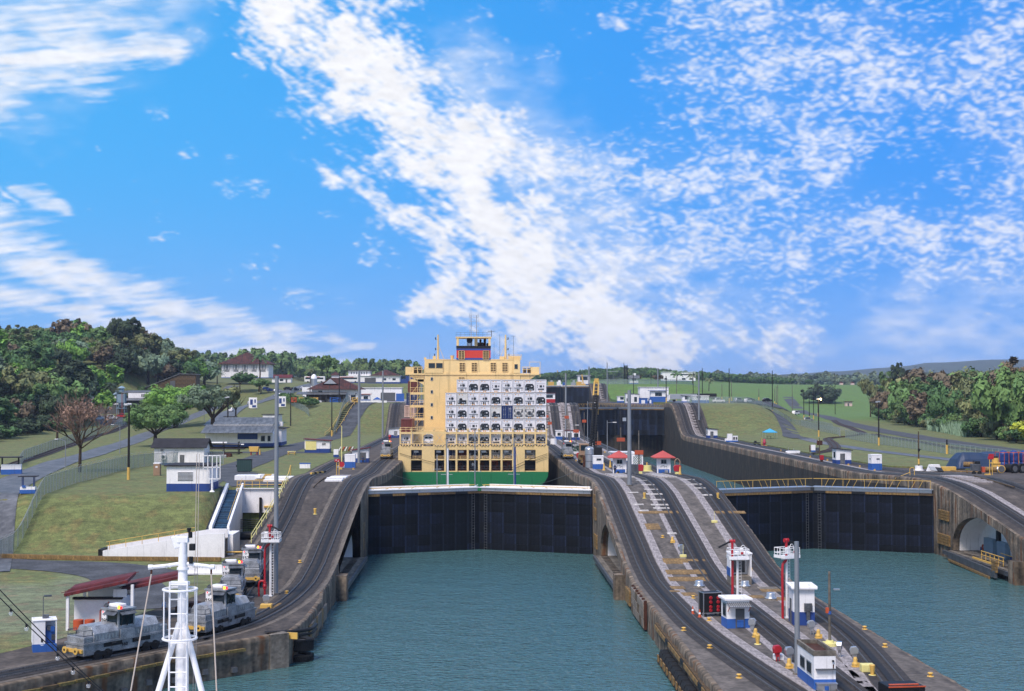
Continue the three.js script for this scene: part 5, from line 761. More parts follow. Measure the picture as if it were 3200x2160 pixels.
{ const t = thing('slatted_platform', 'low white platform with yellow slatted covers beside the left track', 'platform', [0, 9.5, 0]); part(t, 'slab', [rbox(4.2, .8, 3.2, .04, -38.2, 0, -238.5), rbox(4.8, .75, 2.6, .04, -31.9 - .6, 0, -235.5), rbox(4.6, .4, 2, .04, -32.5, 0, -232.8)], mWhite); for (let k = 0; k < 8; k++) for (const x of [-36.2, -33.9]) part(t, 'slat', box(1.12, .06, .26, x, .86 - k * .07, -239.3 + k * .42), mWhite); for (let k = 0; k < 8; k++) part(t, 'yellow_slat', box(1.2, .06, .26, -35.05, .86 - k * .07, -239.3 + k * .42), mYellow); part(t, 'handrail', [bar([-31.3, .7, -239], [-31.3, 2.4, -239], .07), bar([-31.6, .7, -237.6], [-31.3, 2.4, -239], .07), sbar([-36.8, .2, -236], [-33.2, .2, -236], .1)], mYellow); }
// orange kerb, white low wall, pipes in the yard
solo('kerb_wall', [sbar([-64, 3.35, -183.2], [-46.8, 3.3, -179.9], .45, .55), sbar([-46.8, 3.3, -179.9], [-31.9, 3.3, -178.6], .45, .5)], mYWood, 'long low orange kerb at the foot of the white ramp wall', 'kerb');
solo('low_white_wall', [box(6.4, 1.05, .35, -30.6, 3, -166.6), box(6.6, .2, .6, -30.6, 3, -166.2)], mWhite, 'low white wall behind the locomotives 155 and 152', 'wall');
solo('drain_cover', rbox(1.0, .25, .8, .04, -36.2, 3, -163), mAlu, 'pale metal box in the grass below the white ramp', 'box');
solo('stacked_steel', [box(2.8, .5, 1.4, -27.5, 3, -138.6), box(2.2, .35, 1.2, -27.7, 3.5, -138.6, 0, .2), box(1.4, .4, .8, -27, 3, -136.6)], mRust, 'rusty steel stacked behind locomotive 159', 'scrap steel');
// red roofed shed
{
const t = thing('open_shed', 'white open shed under two slanting dark red roofs', 'shed', [-33.6, 3, -131]);
part(t, 'wall', [box(4.2, 2.5, .25, -.4, 0, 1.6), box(.25, 2.5, 4, 1.6, 0, -.2), box(4.2, 3.2, .25, -.2, 0, -2.2)], mWhite);
for (const [x, z, h] of [[-2.6, 3.4, 3.0], [-2.6, -2, 3.0], [2.9, 2.6, 3.9]]) part(t, 'post', box(.24, h, .24, x, 0, z), mWhite);
for (const [x, y, z, L, D] of [[-.5, 3.55, .3, 5.6, 6.2], [3.3, 3.35, -3.6, 5.2, 5.2]]) { const r = part(t, 'roof', rbox(L, .28, D, .03, x, y, z, 0, .12, .2), mRoofRed); part(r, 'roof_seam', Array.from({ length: 6 }, (_, k) => box(L, .05, .07, x, y + .26, z - D / 2 + (k + .5) * D / 6, 0, .12, .2)), mRoofRed); }
part(t, 'fascia', [box(1.2, .7, .15, 1.6, 2.7, 1.8)], mWhite); part(t, 'red_door', box(.8, 1.2, .08, 1.15, .5, 1.76), mRed); part(t, 'barrel', [cyl(.45, .45, .9, -1.7, 0, 3.2, 16), cyl(.45, .45, .9, -.7, 0, 3.2, 16)], mOrange); part(t, 'pipe', [bar([-.1, 0, 2], [-.1, 1.5, 2], .06), bar([-.1, 1.5, 2], [.7, 2.3, 2], .06)], mOrange); part(t, 'dark_roof_edge', box(4.4, .2, .5, -.4, 2.5, 1.7), mRoofDark);
}
{ const t = thing('relay_booth', 'white and blue booth with open equipment side at the left track', 'booth', [-35.3, 3, -117.9], .35); part(t, 'shell', [box(.12, 1.9, 1.7, -.9, .65, 0), box(1.8, 1.9, .1, 0, .65, -.8), rbox(1.9, .1, 1.8, .02, 0, 2.5, 0), box(.1, 1.9, .12, .88, .65, .8)], mWhite); part(t, 'front_panel', box(.9, 1.9, .1, -.42, .65, .8), mWhite); part(t, 'painted_base', [box(1.84, .65, 1.74, 0, 0, 0)], mBlue); part(t, 'equipment', [box(.8, 1.2, .7, .4, .7, .2), box(.3, .4, .2, .6, 1.6, .65)], mBlue); part(t, 'meter', [box(.3, .4, .25, .3, 1.7, .55), box(.35, .45, .2, .7, .9, .6)], mSteel); part(t, 'roof_box', [box(.5, .3, .4, .1, 2.58, 0), bar([-.1, 2.6, 0], [-.1, 4.4, 0], .035), box(.6, .12, .25, .25, 4.35, 0)], mSteel); }
// houses on the plateau
hut('white_house', 'front white house with dark blue base and flat dark roof', [-42.6, 9.5, -214.2], 0, { w: 6.3, d: 7, h: 3.7, base: 1.15, roof: 'flat', roofMat: mRoofDark, over: .35, blue: mNavy, cat: 'house', holes: [['f', -.4, 1.6, 2.2, 1.3, 'louvre']] });
{ const t = hut('white_house', 'rear white house with dark gable roof and an air conditioner on its wall', [-60.2, 9.4, -291], 0, { w: 10, d: 6, h: 3.6, base: .5, roof: 'gable', roofMat: mRoofDark, over: .6, roofH: 1.5, blue: mNavy, cat: 'house', holes: [['f', -3.1, 1.2, 1.0, .95, 'aircon'], ['f', .6, .1, .9, 2.0, 'door'], ['f', 3, .3, 1.6, 2.4, 'shutter2'], ['r', .5, 1.6, 1.4, 1, 'aircon']] }); part(t, 'panel_frame', [box(1.7, 2.4, .1, 2.8, .4, 3.02)], mWhiteClean); part(t, 'vent_pipe', [bar([-3.1, .3, 3.2], [-3.1, 1.2, 3.2], .06), box(.5, .3, .3, -3.4, 2.9, 3.2)], mSteel); }
{ const t = thing('portable_toilet', 'brown portable toilet with white roof left of the front house', 'toilet', P(-56.5, 252.3)); part(t, 'cabin', rbox(1.15, 2.05, 1.15, .05), mTan); part(t, 'roof', rbox(1.2, .2, 1.2, .06, 0, 2.05, 0), mWhite); part(t, 'sign', box(.4, .28, .03, 0, 1.4, .58), mWhiteClean); part(t, 'door', box(.75, 1.7, .04, 0, .15, .57), mTan); }
{ const t = thing('white_rack', 'white grid frame on a post beside the front house', 'frame', P(-38.9, 209.8)); const g = []; for (const x of [-1.3, -.65, 0, .65, 1.15]) g.push(sbar([x, 1.9, 0], [x, 5.3, 0], .12)); for (const y of [1.9, 3.6, 5.3]) g.push(sbar([-1.35, y, 0], [1.2, y, 0], .12)); part(t, 'grid', g, mWhiteClean); part(t, 'post', [cyl(.16, .14, 2, 0, 0, 0, 12), cyl(.4, .25, .2, 0, 0, 0, 14)], mWhite); }
{ const t = thing('warehouse', 'long white warehouse with a stepped grey sheet roof', 'warehouse', [-62.6, 9.9, -378]); part(t, 'wall', [box(17.6, 3.6, 9, 0, 0, 0), box(5, 4.6, 10, 7.6, 0, -7)], mWhite); part(t, 'painted_base', [box(17.7, .9, 9.1, 0, 0, 0), box(5.1, .9, 10.1, 7.6, 0, -7)], mNavy);
const L = (x, y, z, w, l, a, nm) => { const r = part(t, nm, rbox(w, .14, l, .03, x, y, z, a), mRoofGrey); part(r, 'roof_seam', Array.from({ length: Math.round(w / 1.3) }, (_, k) => box(.07, .06, l, x - w / 2 + (k + .5) * 1.3, y + .13, z, a)), mRoofGrey); }; L(-.3, 4.5, 3.6, 18.4, 8.4, .24, 'lower_roof'); L(.3, 6.4, -3.6, 16, 8.2, .22, 'upper_roof'); part(t, 'ridge_fascia', box(15.8, .45, .12, .3, 5.25, .3), mWhiteClean); part(t, 'gable_end', put(prism([[-5, 0], [4.8, 0], [-2, 2.1]], .2).rotateY(-Math.PI / 2), 8.6, 3.6, -1), mWhite); part(t, 'rear_roof', rbox(6.2, .16, 11, .03, 7.8, 4.7, -7, 0, 0, -.08), mRoofDark); part(t, 'rear_roof_hut', box(1.8, 1.2, 1.6, 8.6, 5, -9), mWhite); part(t, 'blue_shutter', [box(5.2, 1.6, .14, 2.2, 1.9, 4.55)], mNavy); for (const [x, w] of [[6.4, 1.2], [8.0, .9]]) { const f = part(t, 'window', box(w, 1.6, .12, x - .2, 1.3, 4.52), mAlu); part(f, 'pane', box(w - .2, 1.4, .14, x - .2, 1.4, 4.53), mGlass); } }
// pipe racks and yard clutter in front of the warehouse
{ const t = thing('pipe_rack', 'dark steel rack loaded with long pipes before the warehouse', 'rack', P(-60.5, 334)); for (const x of [-6, -2.5, 1, 4.5]) part(t, 'upright', [box(.18, 3.0, .18, x, 0, -.8), box(.18, 3.0, .18, x, 0, .8), box(.18, .12, 1.8, x, 1.2, 0), box(.18, .12, 1.8, x, 2.2, 0)], mDark); const R = rng(5); for (let k = 0; k < 11; k++) part(t, 'stored_pipe', bar([-7 + R() * 1.5, .4 + Math.floor(k / 4) * .95 + R() * .1, -.7 + (k % 4) * .45], [4.5 + R() * 1.5, .4 + Math.floor(k / 4) * .95, -.7 + (k % 4) * .45], .1 + R() * .08, 8), k === 9 ? mWhiteClean : R() < .5 ? mRust : mDark); part(t, 'white_pipe', bar([-7.5, 2.75, .3], [1.8, 2.75, .3], .2, 10), mWhiteClean); }
solo('steel_stack', [box(6, .5, 2.2, -58.6, 9.5, -322), box(5.2, .35, 1.6, -58.2, 10, -322, 0, .05), box(4.5, .3, 1.2, -61, 9.5, -319)], mRust, 'rust brown steel sections stacked before the pipe rack', 'scrap steel');
solo('white_beam', rbox(4.6, .7, .8, .05, -58.2, 9.5, -317), mAlu, 'white girder lying before the rusty steel stack', 'girder');
{ const t = thing('yellow_hopper', 'yellow wheeled hopper beside the pipe racks', 'hopper', P(-51.8, 330)); part(t, 'tub', put(prism([[-.9, 0], [.9, 0], [1.1, 1.1], [-1.1, 1.1]], 1.3, .03), 0, .8, -.6), mYellow); part(t, 'leg', [box(.15, .8, .15, -.7, 0, .4), box(.15, .8, .15, .7, 0, .4), box(.15, .8, .15, -.7, 0, -.4), box(.15, .8, .15, .7, 0, -.4)], mRed); part(t, 'side_post', cyl(.18, .18, 1.3, 1.4, 0, .5, 12), mYellow); }
for (const [k, x] of [-59.9, -58.9, -57.6].entries()) { const c = thing('fence_post', ['left', 'middle', 'right'][k] + ' of three pale posts behind the front house roof', 'post', P(x, 296)); part(c, 'post', cyl(.16, .1, 2.4, 0, 0, 0, 10), mWood); part(c, 'cap', cyl(.12, .02, .3, 0, 2.4, 0, 10), mPaleYellow); }
{ const t = thing('dumpster', 'dark green corrugated waste container on the asphalt', 'waste container', P(-42.7, 261.5), .06); part(t, 'bin', box(2.6, 2.1, 1.8, 0, .2, 0), mGreenDark); part(t, 'rib', Array.from({ length: 8 }, (_, k) => box(.09, 2.0, .1, -1.2 + k * .34, .25, .93)), mGreenDark); part(t, 'rim', box(2.7, .14, 1.9, 0, 2.25, 0), mDark); for (const s of [-1, 1]) part(t, 'wheel', cyl(.16, .16, .12, s * 1, .0, .7, 12, 0, 0, Math.PI / 2), mRubber); part(t, 'lift_arm', box(.2, .3, 1.2, -1.4, 1, 0), mDark); }
hut('white_shed', 'white shed with dark red slanting roof and open front on the left lawn', P(-38.8, 345), 0, { w: 6, d: 3.6, h: 2.9, base: 1.0, roof: 'mono', roofMat: mRoofRed, tilt: -.07, lift: .3, over: .3, blue: mNavy, cat: 'shed', holes: [['f', 1.6, 1.9, .9, .6, 'louvre'], ['r', 0, 1.9, .8, .6, 'louvre']] });
solo('shed_recess', [box(2.6, 2.1, .06, -40.3, 9.5 + .75, -343.15), box(2.6, .1, 1.2, -40.3, 9.4, -342.4)], mPaleYellow, 'cream recessed bay in the front of the red roofed lawn shed', 'bay');
{ const t = thing('picnic_bench', 'yellow picnic table on the lawn left of the red roofed shed', 'picnic table', P(-43.3, 331)); part(t, 'tabletop', box(1.9, .1, .9, 0, .75, 0), mPaleYellow); part(t, 'bench', [box(1.9, .08, .35, 0, .42, .8), box(1.9, .08, .35, 0, .42, -.8)], mYellow); part(t, 'leg', [sbar([-.7, 0, .9], [-.7, .75, .2], .1), sbar([.7, 0, .9], [.7, .75, .2], .1), sbar([-.7, 0, -.9], [-.7, .75, -.2], .1), sbar([.7, 0, -.9], [.7, .75, -.2], .1)], mYellow); }
{ const t = thing('sign_wall', 'low white block with blue top on the lawn near the left track', 'block', P(-33.2, 274)); part(t, 'block', rbox(2, .85, .8, .04), mWhite); part(t, 'cap', rbox(2.06, .18, .86, .03, 0, .85, 0), mBlue); }
{ const t = thing('cabinet', 'small white and blue cabinet right of the lawn shed', 'cabinet', P(-31.9, 320)); part(t, 'body', rbox(1.1, 1.2, .8, .03, 0, .6, 0), mWhite); part(t, 'painted_base', box(1.12, .6, .82, 0, 0, 0), mNavy); }
{ const R = rng(31); for (let k = 0; k < 5; k++) { const c = thing('stacked_chair_bench', ['first', 'second', 'third', 'fourth', 'fifth'][k] + ' of the red and white slabs leaning beside the lawn shed', 'slab', P(-34.2 + k * .75, 352 + (k % 2) * .6)); part(c, 'slab', rbox(.28, 1.15, 1.2, .04, 0, .02, 0, 0, 0, -.5), k % 2 ? mOrange : mWhite); part(c, 'edge', rbox(.1, 1.15, 1.22, .03, .2, .06, 0, 0, 0, -.5), mRust); } }
// the left wall: shelter, cabinets, sign
{ const t = hut('shelter', 'white open shelter with plum red slanting roof where a person sits', P(-24.5, 297.5), 0, { w: 3.4, d: 2.4, h: 2.6, base: .9, roof: 'mono', roofMat: mRoofRed, tilt: .13, lift: .3, over: .35, blue: mNavy, cat: 'shelter', holes: [['f', .5, .1, 1.3, 2.0, 'opening']] }); part(t, 'bench', box(1.1, .45, .4, .5, .05, 1.35), mBlue); }
hut('switch_cabinet', 'white and blue cabinet with boxes on top left of the thick left pole', P(-24.8, 276.5), 0, { w: 2.0, d: 1.5, h: 2.4, base: 1.15, over: .02, cat: 'cabinet' });
{ const t = thing('survey_post', 'slim pale post on a stepped concrete base left of the switch cabinet', 'post', P(-26.5, 277)); part(t, 'base', [rbox(1.3, .5, 1.3, .04), box(1.6, .2, 1.6, 0, 0, 0)], mAlu); part(t, 'shaft', cyl(.12, .08, 7.6, 0, .5, 0, 10), mPaleYellow); }
{ const t = thing('warning_post', 'yellow post with red hexagon signs at the top of the left ramp', 'sign', P(-22.6, 230.5)); t.scale.setScalar(.8); part(t, 'post', [bar([-.25, 0, 0], [-.25, 3.2, 0], .08), bar([.25, 0, 0], [.25, 3.2, 0], .08), rbox(.9, .2, .6, .03), box(.7, .1, .1, 0, 2.2, 0), box(.6, .35, .3, .55, 1.5, 0)], mYellow); part(t, 'red_plate', [rbox(1.1, .55, .08, .03, -.1, 3.0, .08), put(new THREE.CylinderGeometry(.62, .62, .08, 6), .75, 2.5, -.05, Math.PI / 2, .5, 0)], mRed); part(t, 'plate_mark', [box(.25, .12, .02, -.35, 3.3, .13), box(.2, .12, .02, .1, 3.1, .13)], mWhiteClean); }
{ const t = thing('ramp_steps', 'short white steps between the tracks at the top of the left ramp', 'steps', [0, 0, 0]); for (let k = 0; k < 6; k++) { const d = 232 - k * 3.1; part(t, 'step', rbox(2.6, .35, 1.7, .03, -21.9 + (k % 2) * .1, hw(d) - .1, -d), k < 2 ? mPave : mWhite); } part(t, 'side_rail', [...Array(3)].map((_, k) => sbar([-23.6 - k * .1, hw(226 - k * 6) + .12, -(226 - k * 6)], [-23.7 - k * .1, hw(220 - k * 6) + .12, -(220 - k * 6)], .12)), mWood); }
{ const t = thing('stop_bar', 'yellow and black striped bar beside the return track at the ramp top', 'barrier', P(-27.2, 240)); for (let k = 0; k < 6; k++) part(t, 'stripe', put(new THREE.BoxGeometry(.35, .3, .9), -.4 + k * .3, .45, 2 - k * .85, 0, -.35, 0), k % 2 ? mDark : mYellow); }
hut('small_booth', 'small white booth with grey roof at the foot of the left incline', P(-27.3, 458), .05, { w: 3.4, d: 2.6, h: 2.9, base: .9, roof: 'mono', roofMat: mRoofGrey, tilt: .06, lift: .2, blue: mNavy, cat: 'booth', holes: [['f', .5, .6, 1.1, 1.7, 'louvre']] });
solo('fire_hydrant', lathe([[0, 1.0], [.2, .95], [.22, .7], [.35, .65], [.35, .5], [.22, .45], [.24, .05], [.34, 0]], 14, -51.4, 9.5, -243), mRed, 'small red hydrant in the grass left of the front house', 'hydrant');
solo('fire_hydrant', lathe([[0, 1.5], [.3, 1.45], [.35, 1.1], [.5, 1.0], [.5, .8], [.3, .7], [.3, .05], [.45, 0]], 14, -27.6, 9.5, -441), mRed, 'red hydrant before the small booth at the left incline', 'hydrant');
{ const t = thing('bus_shelter', 'blue and white roadside shelter at the left edge of the picture', 'shelter', P(-83.5, 257), .2); part(t, 'bench_wall', [box(3.4, .9, 1.4, 0, .9, 0)], mWhite); part(t, 'painted_base', box(3.5, .9, 1.5, 0, 0, 0), mBlue); part(t, 'roof', rbox(4.6, .14, 3, .03, -.5, 3.0, 0), mRoofDark); for (const [x, z] of [[-1.6, .6], [1.2, .6], [-1.6, -.6], [1.2, -.6]]) part(t, 'post', cyl(.07, .07, 1.3, x, 1.75, z, 8), mDark); }
{ const t = thing('bus_shelter', 'small blue and white shelter where the two fences part', 'shelter', P(-64.9, 207.5), .1); part(t, 'bench_wall', box(2.1, .45, 1.2, 0, .5, 0), mWhite); part(t, 'painted_base', box(2.2, .55, 1.3, 0, 0, 0), mBlue); part(t, 'roof', rbox(2.6, .12, 2, .03, 0, 2.4, 0), mRoofDark); for (const [x, z] of [[-.8, .4], [.8, .4], [-.8, -.4], [.8, -.4]]) part(t, 'post', cyl(.06, .06, 1.5, x, .9, z, 8), mNavy); part(t, 'sign', box(.5, .35, .05, -.5, .85, .68), mBlue); }
// chain link fences: posts and veil of wire
const tLink = tex(64, 50, (u, v) => { const a = Math.abs(((u + v) * 4) % 1 - .5), b = Math.abs(((u - v + 4) * 4) % 1 - .5); return grey(Math.max(ss(.3, .4, a), ss(.3, .4, b))); }, false);
mChain.alphaMap = tLink; mChain.transparent = true; mChain.side = THREE.DoubleSide; mChain.userData.uv = 1.4;
const mPost = M('galvanised_fence_post', '#a3aaa8', { map: tPaint, scale: .3, rough: .5, metal: .3 });
function fence(name, label, pts, h, o = {}) {
const t = thing(name, label, 'fence'); const P2 = resample(pts, o.step ?? 3);
const veil = []; for (let i = 1; i < P2.length; i++) { const [x0, d0] = P2[i - 1], [x1, d1] = P2[i], y0 = land(x0, d0), y1 = land(x1, d1); const g = new THREE.BufferGeometry(); g.setAttribute('position', new THREE.Float32BufferAttribute([x0, y0, -d0, x1, y1, -d1, x1, y1 + h, -d1, x0, y0, -d0, x1, y1 + h, -d1, x0, y0 + h, -d0], 3)); g.computeVertexNormals(); veil.push(g); }
part(t, 'wire_mesh', veil, mChain);
const rl = []; for (let i = 1; i < P2.length; i++) { const [x0, d0] = P2[i - 1], [x1, d1] = P2[i]; rl.push(bar([x0, land(x0, d0) + h, -d0], [x1, land(x1, d1) + h, -d1], .035, 5)); if (o.barbed) rl.push(bar([x0 + .3, land(x0, d0) + h + .4, -d0], [x1 + .3, land(x1, d1) + h + .4, -d1], .02, 4)); } part(t, 'top_rail', rl, mPost);
const pg = merge([cyl(.06, .06, h + .05, 0, 0, 0, 8), ...(o.barbed ? [bar([0, h, 0], [.45, h + .55, 0], .03, 5)] : [])]);
for (const [x, d] of P2) { const m = new THREE.Mesh(pg, mPost); m.name = 'fence_post'; m.position.set(x, land(x, d), -d); m.castShadow = true; t.add(m); }
return t;
}
fence('chain_link_fence', 'long chain link fence from the houses down the left bank', [[-52, 292], [-64.7, 284], [-65.2, 243], [-64, 222], [-61.8, 204], [-60.6, 188], [-60, 180]], 2.5, { step: 2.6, barbed: true });
fence('chain_link_fence', 'chain link fence along the left railway track', [[-90, 282], [-97, 308], [-110, 374.7], [-126, 470], [-143, 590]], 2.4, { step: 6 });
fence('chain_link_fence', 'fence climbing the bank beside the yellow railed steps', [[-49, 482], [-50, 510], [-51, 545], [-53, 580], [-58, 620]], 2.4, { step: 6 });
fence('chain_link_fence', 'fence with hedge along the upper left road', [[-62, 520], [-74, 580], [-88, 660], [-96, 740]], 2.4, { step: 8 });
// poles and lamps on the left bank
function blackPole(label, x, d, top, hasLamp = true, yellow = true) { const h = land(x, d), t = thing('black_lamp_pole', label, 'lamp pole', [x, h, -d], 0); part(t, 'shaft', cyl(.22, .15, top - h, 0, 0, 0, 12), mBlackPole); if (yellow) part(t, 'yellow_sleeve', cyl(.26, .25, 2.1, 0, 0, 0, 12), mYellow); if (hasLamp) part(t, 'lamp', [rbox(.7, .35, .4, .05, .1, top - h, .1), rbox(.7, .35, .4, .05, -.5, top - h - .1, .1)], mAlu); return t; }
blackPole('black lamp pole with yellow foot left of the rear white house', -58.5, 240, 21.9);
blackPole('black lamp pole rising before the grey warehouse roof', -70.6, 402, 22.5, true, false);
blackPole('black pole by the yellow railed steps on the left bank', -48.5, 470, 23, false);
blackPole('black pole beside the fenced upper car park', -55, 560, 32, false, false);
blackPole('black pole rising behind the white parked car', -66, 500, 24, false, false);
function streetLamp(label, x, d, H, arm = -1.6) { const t = thing('street_lamp', label, 'street lamp', P(x, d)); part(t, 'shaft', cyl(.11, .07, H, 0, 0, 0, 10), mPole); part(t, 'arm', tube([[0, H - .1, 0], [arm * .5, H + .3, 0], [arm, H + .35, 0]], .05, 12), mPole); part(t, 'lamp', rbox(.6, .14, .26, .05, arm - .2, H + .28, 0), mWhiteClean); return t; }
streetLamp('grey street lamp nearest along the left wet road', -80.3, 279, 5.2);
streetLamp('grey street lamp farther along the left wet road', -85.4, 341, 6.6);
streetLamp('street lamp beyond the crossing of the left road', -100, 520, 7);
// yellow railed steps up the left bank
{ const t = thing('bank_steps', 'narrow dark steps with yellow handrails up the left bank', 'steps', [0, 0, 0]); const a = [], b = []; for (let k = 0; k < 26; k++) { const d = 480 + k * 3, x = -50.5 + k * .12; a.push(box(2.4, .25, 2.2, x, land(x, d) - .1, -d)); } part(t, 'flight', a, mRoofDark); for (const s of [-1.3, 1.3]) part(t, 'handrail', [...Array(8)].flatMap((_, k) => { const d = 480 + k * 9.5, e = d + 9.5, x = -50.5 + k * .38 + s; return [bar([x, land(x, d) + 1.1, -d], [x + .38, land(x + .38, e) + 1.1, -e], .08), bar([x, land(x, d), -d], [x, land(x, d) + 1.1, -d], .07)]; }), mYellow); }

// ---------- centre wall, right bank and far buildings ----------
road('bank_road', [[120, 270], [126.5, 327], [132, 390], [139.5, 460], [152, 550], [169, 653], [196, 800], [227, 1001], [250, 1150]], 8.5, mRoad, .1);
road('lawn_path', [[103, 262], [99, 300], [95.5, 352], [97, 400], [100, 440]], 4.4, mWetRoad, .06);
road('bank_ramp', [[98, 432], [101, 458], [105, 478], [108, 500], [110, 520], [112, 545]], 5.6, mRoad, .14, 2);
road('car_park', [[96, 610], [118, 640], [150, 700]], 22, mRoad, .16, 5);
road('car_park', [[84, 560], [90, 640], [92, 760]], 10, mWetRoad, .16, 5);
{ const path = [[78.2, 330], [88, 352], [98, 392], [108, 436], [118, 452], [127, 470], [139, 520], [156, 610], [175, 700]], t = new THREE.Group(); t.name = numbered('railway'); t.userData = { kind: 'structure' }; scene.add(t); const add = (n, g, m) => { const o = new THREE.Mesh(boxUV(g, m.userData.uv || 1), m); o.name = n; t.add(o); }; add('ballast', strip(path, 3, .12, 4, land, 0, 3), mTrack); add('rail', rail(path, -.7, .12, 4), mRust); add('rail', rail(path, .7, .12, 4), mRust);
const p2 = [[128, 268], [119, 330], [124, 400], [131, 470]]; add('ballast', strip(p2, 3, .12, 4, land, 0, 3), mTrack); add('rail', rail(p2, -.7, .12, 4), mRust); add('rail', rail(p2, .7, .12, 4), mRust); }
fence('chain_link_fence', 'chain link fence along the road on the right bank', [[110.5, 250], [108.4, 281], [108, 325], [108.8, 363], [110.5, 405], [113.3, 438]], 2.5, { step: 3.4 });
fence('chain_link_fence', 'chain link fence at the foot of the bare brown bank on the right', [[114, 447], [119, 470], [124, 520], [132.5, 583]], 2.5, { step: 5 });
fence('chain_link_fence', 'grey fence along the top of the right grass bank', [[82, 560], [96, 556], [112, 560], [124, 570], [131, 596], [134, 560], [131, 525]], 2.6, { step: 4 });
fence('chain_link_fence', 'far fence below the big white house on the right bank', [[76, 900], [92, 890], [120, 900], [160, 960]], 3, { step: 8 });
{ const t = blackPole('black lamp pole with yellow foot before the fence, lamp lit', 108.6, 453, 21.8); part(t, 'lit_lamp', put(new THREE.SphereGeometry(.3, 12, 8), .6, 12.1, .4), mWarmLamp); const l = new THREE.PointLight(0xffe2a8, 40); l.name = 'pole_lamp'; l.position.set(109.2, 21.7, -452.3); l.castShadow = true; l.shadow.radius = 10; scene.add(l); }
blackPole('black lamp pole with yellow foot by the fence before the trees', 106.8, 378, 21.4);
{ const t = blackPole('short black and yellow post at the fence before the yellow tree', 107.6, 325, 13.2, false); }
for (const [x, d, top, l] of [[79, 600, 31, 'black pole beside the blue and white huts on the right bank'], [104, 590, 34, 'tall black pole at the fence of the right car park'], [121, 585, 33, 'black pole at the corner of the right bank fence'], [92, 905, 43, 'black pole before the white building on the far right hill'], [158, 690, 24, 'left black pole in front of the round dark tree'], [163, 700, 24, 'second black pole in front of the round dark tree'], [175, 742, 26, 'black pole on the meadow left of the little hut'], [196, 820, 30, 'twin black pole at the edge of the forest'], [226, 900, 36, 'tall black pole on the open meadow by the forest'], [110, 700, 36, 'black pole rising over the car park fence'], [90, 830, 36, 'black pole behind the white shed on the bank'], [128, 850, 36, 'black pole on the far green slope right of the palms']]) blackPole(l, x, d, top, false, top < 35);
for (const [x, d, top, l] of [[150, 720, 26, 'pale post with yellow foot left of the round tree'], [154, 735, 27, 'pale post with yellow foot before the round tree'], [160, 760, 28, 'pale post in the middle of the round tree'], [170, 770, 28, 'pale post right of the round tree'], [118, 690, 28, 'pale post by the parked cars'], [128, 720, 30, 'pale post beyond the parked cars'], [100, 720, 31, 'pale post left of the parked cars'], [138, 700, 26, 'pale post at the end of the car park']]) { const h = land(x, d), t = thing('pale_post', l, 'post', [x, h, -d], 0, 'pale posts round the car park'); part(t, 'shaft', cyl(.2, .13, top - h, 0, 0, 0, 8), mConc); part(t, 'yellow_sleeve', cyl(.25, .24, 2, 0, 0, 0, 8), mYellow); }
// right wall huts
const slant = { w: 3.1, d: 2.6, h: 2.75, base: .85, roof: 'mono', roofMat: mRoofDark, tilt: -.1, lift: .35, over: .25, blue: mNavy, cat: 'hut', doorMat: mRoofGrey, holes: [['f', -.25, .05, 1.0, 2.1, 'door'], ['l', .2, 1.3, 1.1, 1.1, 'window']] };
hut('slant_hut', 'white hut with slanting dark roof and grey door on the right wall', P(74.1, 289), .06, slant);
hut('slant_hut', 'farther white hut with slanting dark roof at the foot of the right incline', P(74.1, 452), .06, { ...slant });
hut('switch_cabinet', 'square white and blue cabinet with two slots on the right wall', P(74.5, 266), .1, { w: 2.0, d: 1.8, h: 2.75, base: 1.25, over: .02, cat: 'cabinet', holes: [['f', .25, 2.0, .6, .22, 'opening'], ['l', .2, 2.0, .4, .2, 'opening']] });
{ const t = thing('dinghy', 'small white boat on the right wall', 'boat', P(74.7, 337)); part(t, 'hull', put(prism([[-1.5, 0], [1.4, 0], [1.6, .5], [-1.4, .5], [-1.7, .3]], 1.0, .05), 0, .1, -.5), mWhite); part(t, 'seat', box(2.2, .2, .9, .2, .6, 0), mAlu); part(t, 'mast', [bar([-1.1, .5, 0], [-1.1, 1.5, 0], .05), bar([.2, .6, 0], [.2, 1.2, 0], .05)], mAlu); }
{ const t = thing('pump_set', 'white and blue pump set between the far hut and the sunshade', 'pump', P(74.1, 416)); part(t, 'tank', [box(1.4, 2.0, 1.2, -.6, .4, 0), box(1.4, 1.4, 1.2, 1.0, .4, 0), box(.8, .8, .8, -1.6, .2, 0)], mWhite); part(t, 'painted_base', [box(3.6, .45, 1.4, 0, 0, 0)], mBlue); part(t, 'vent', [box(.5, .8, .06, .6, .7, .63), box(.5, .8, .06, 1.3, .7, .63)], mSteel); }
{ const t = thing('sunshade', 'turquoise pavilion tent on the right lawn', 'tent', P(88.8, 433)); part(t, 'canopy', (() => { const g = new THREE.ConeGeometry(1, 1.1, 4); g.rotateY(Math.PI / 4); g.scale(2.7, 1, 2.7); return [put(g, 0, 2.55, 0), box(3.8, .25, 3.8, 0, 1.85, 0)]; })(), M('turquoise_canvas', '#41a7d6', { rough: .8 })); for (const [a, b] of [[-1.8, 1.8], [1.8, 1.8], [-1.8, -1.8], [1.8, -1.8]]) part(t, 'leg', cyl(.04, .04, 2, a, 0, b, 8), mAlu); part(t, 'table', [box(1.4, .08, .8, -.3, .7, 0), box(.1, .7, .1, -.8, 0, 0), box(.1, .7, .1, .3, 0, 0)], mDark); }
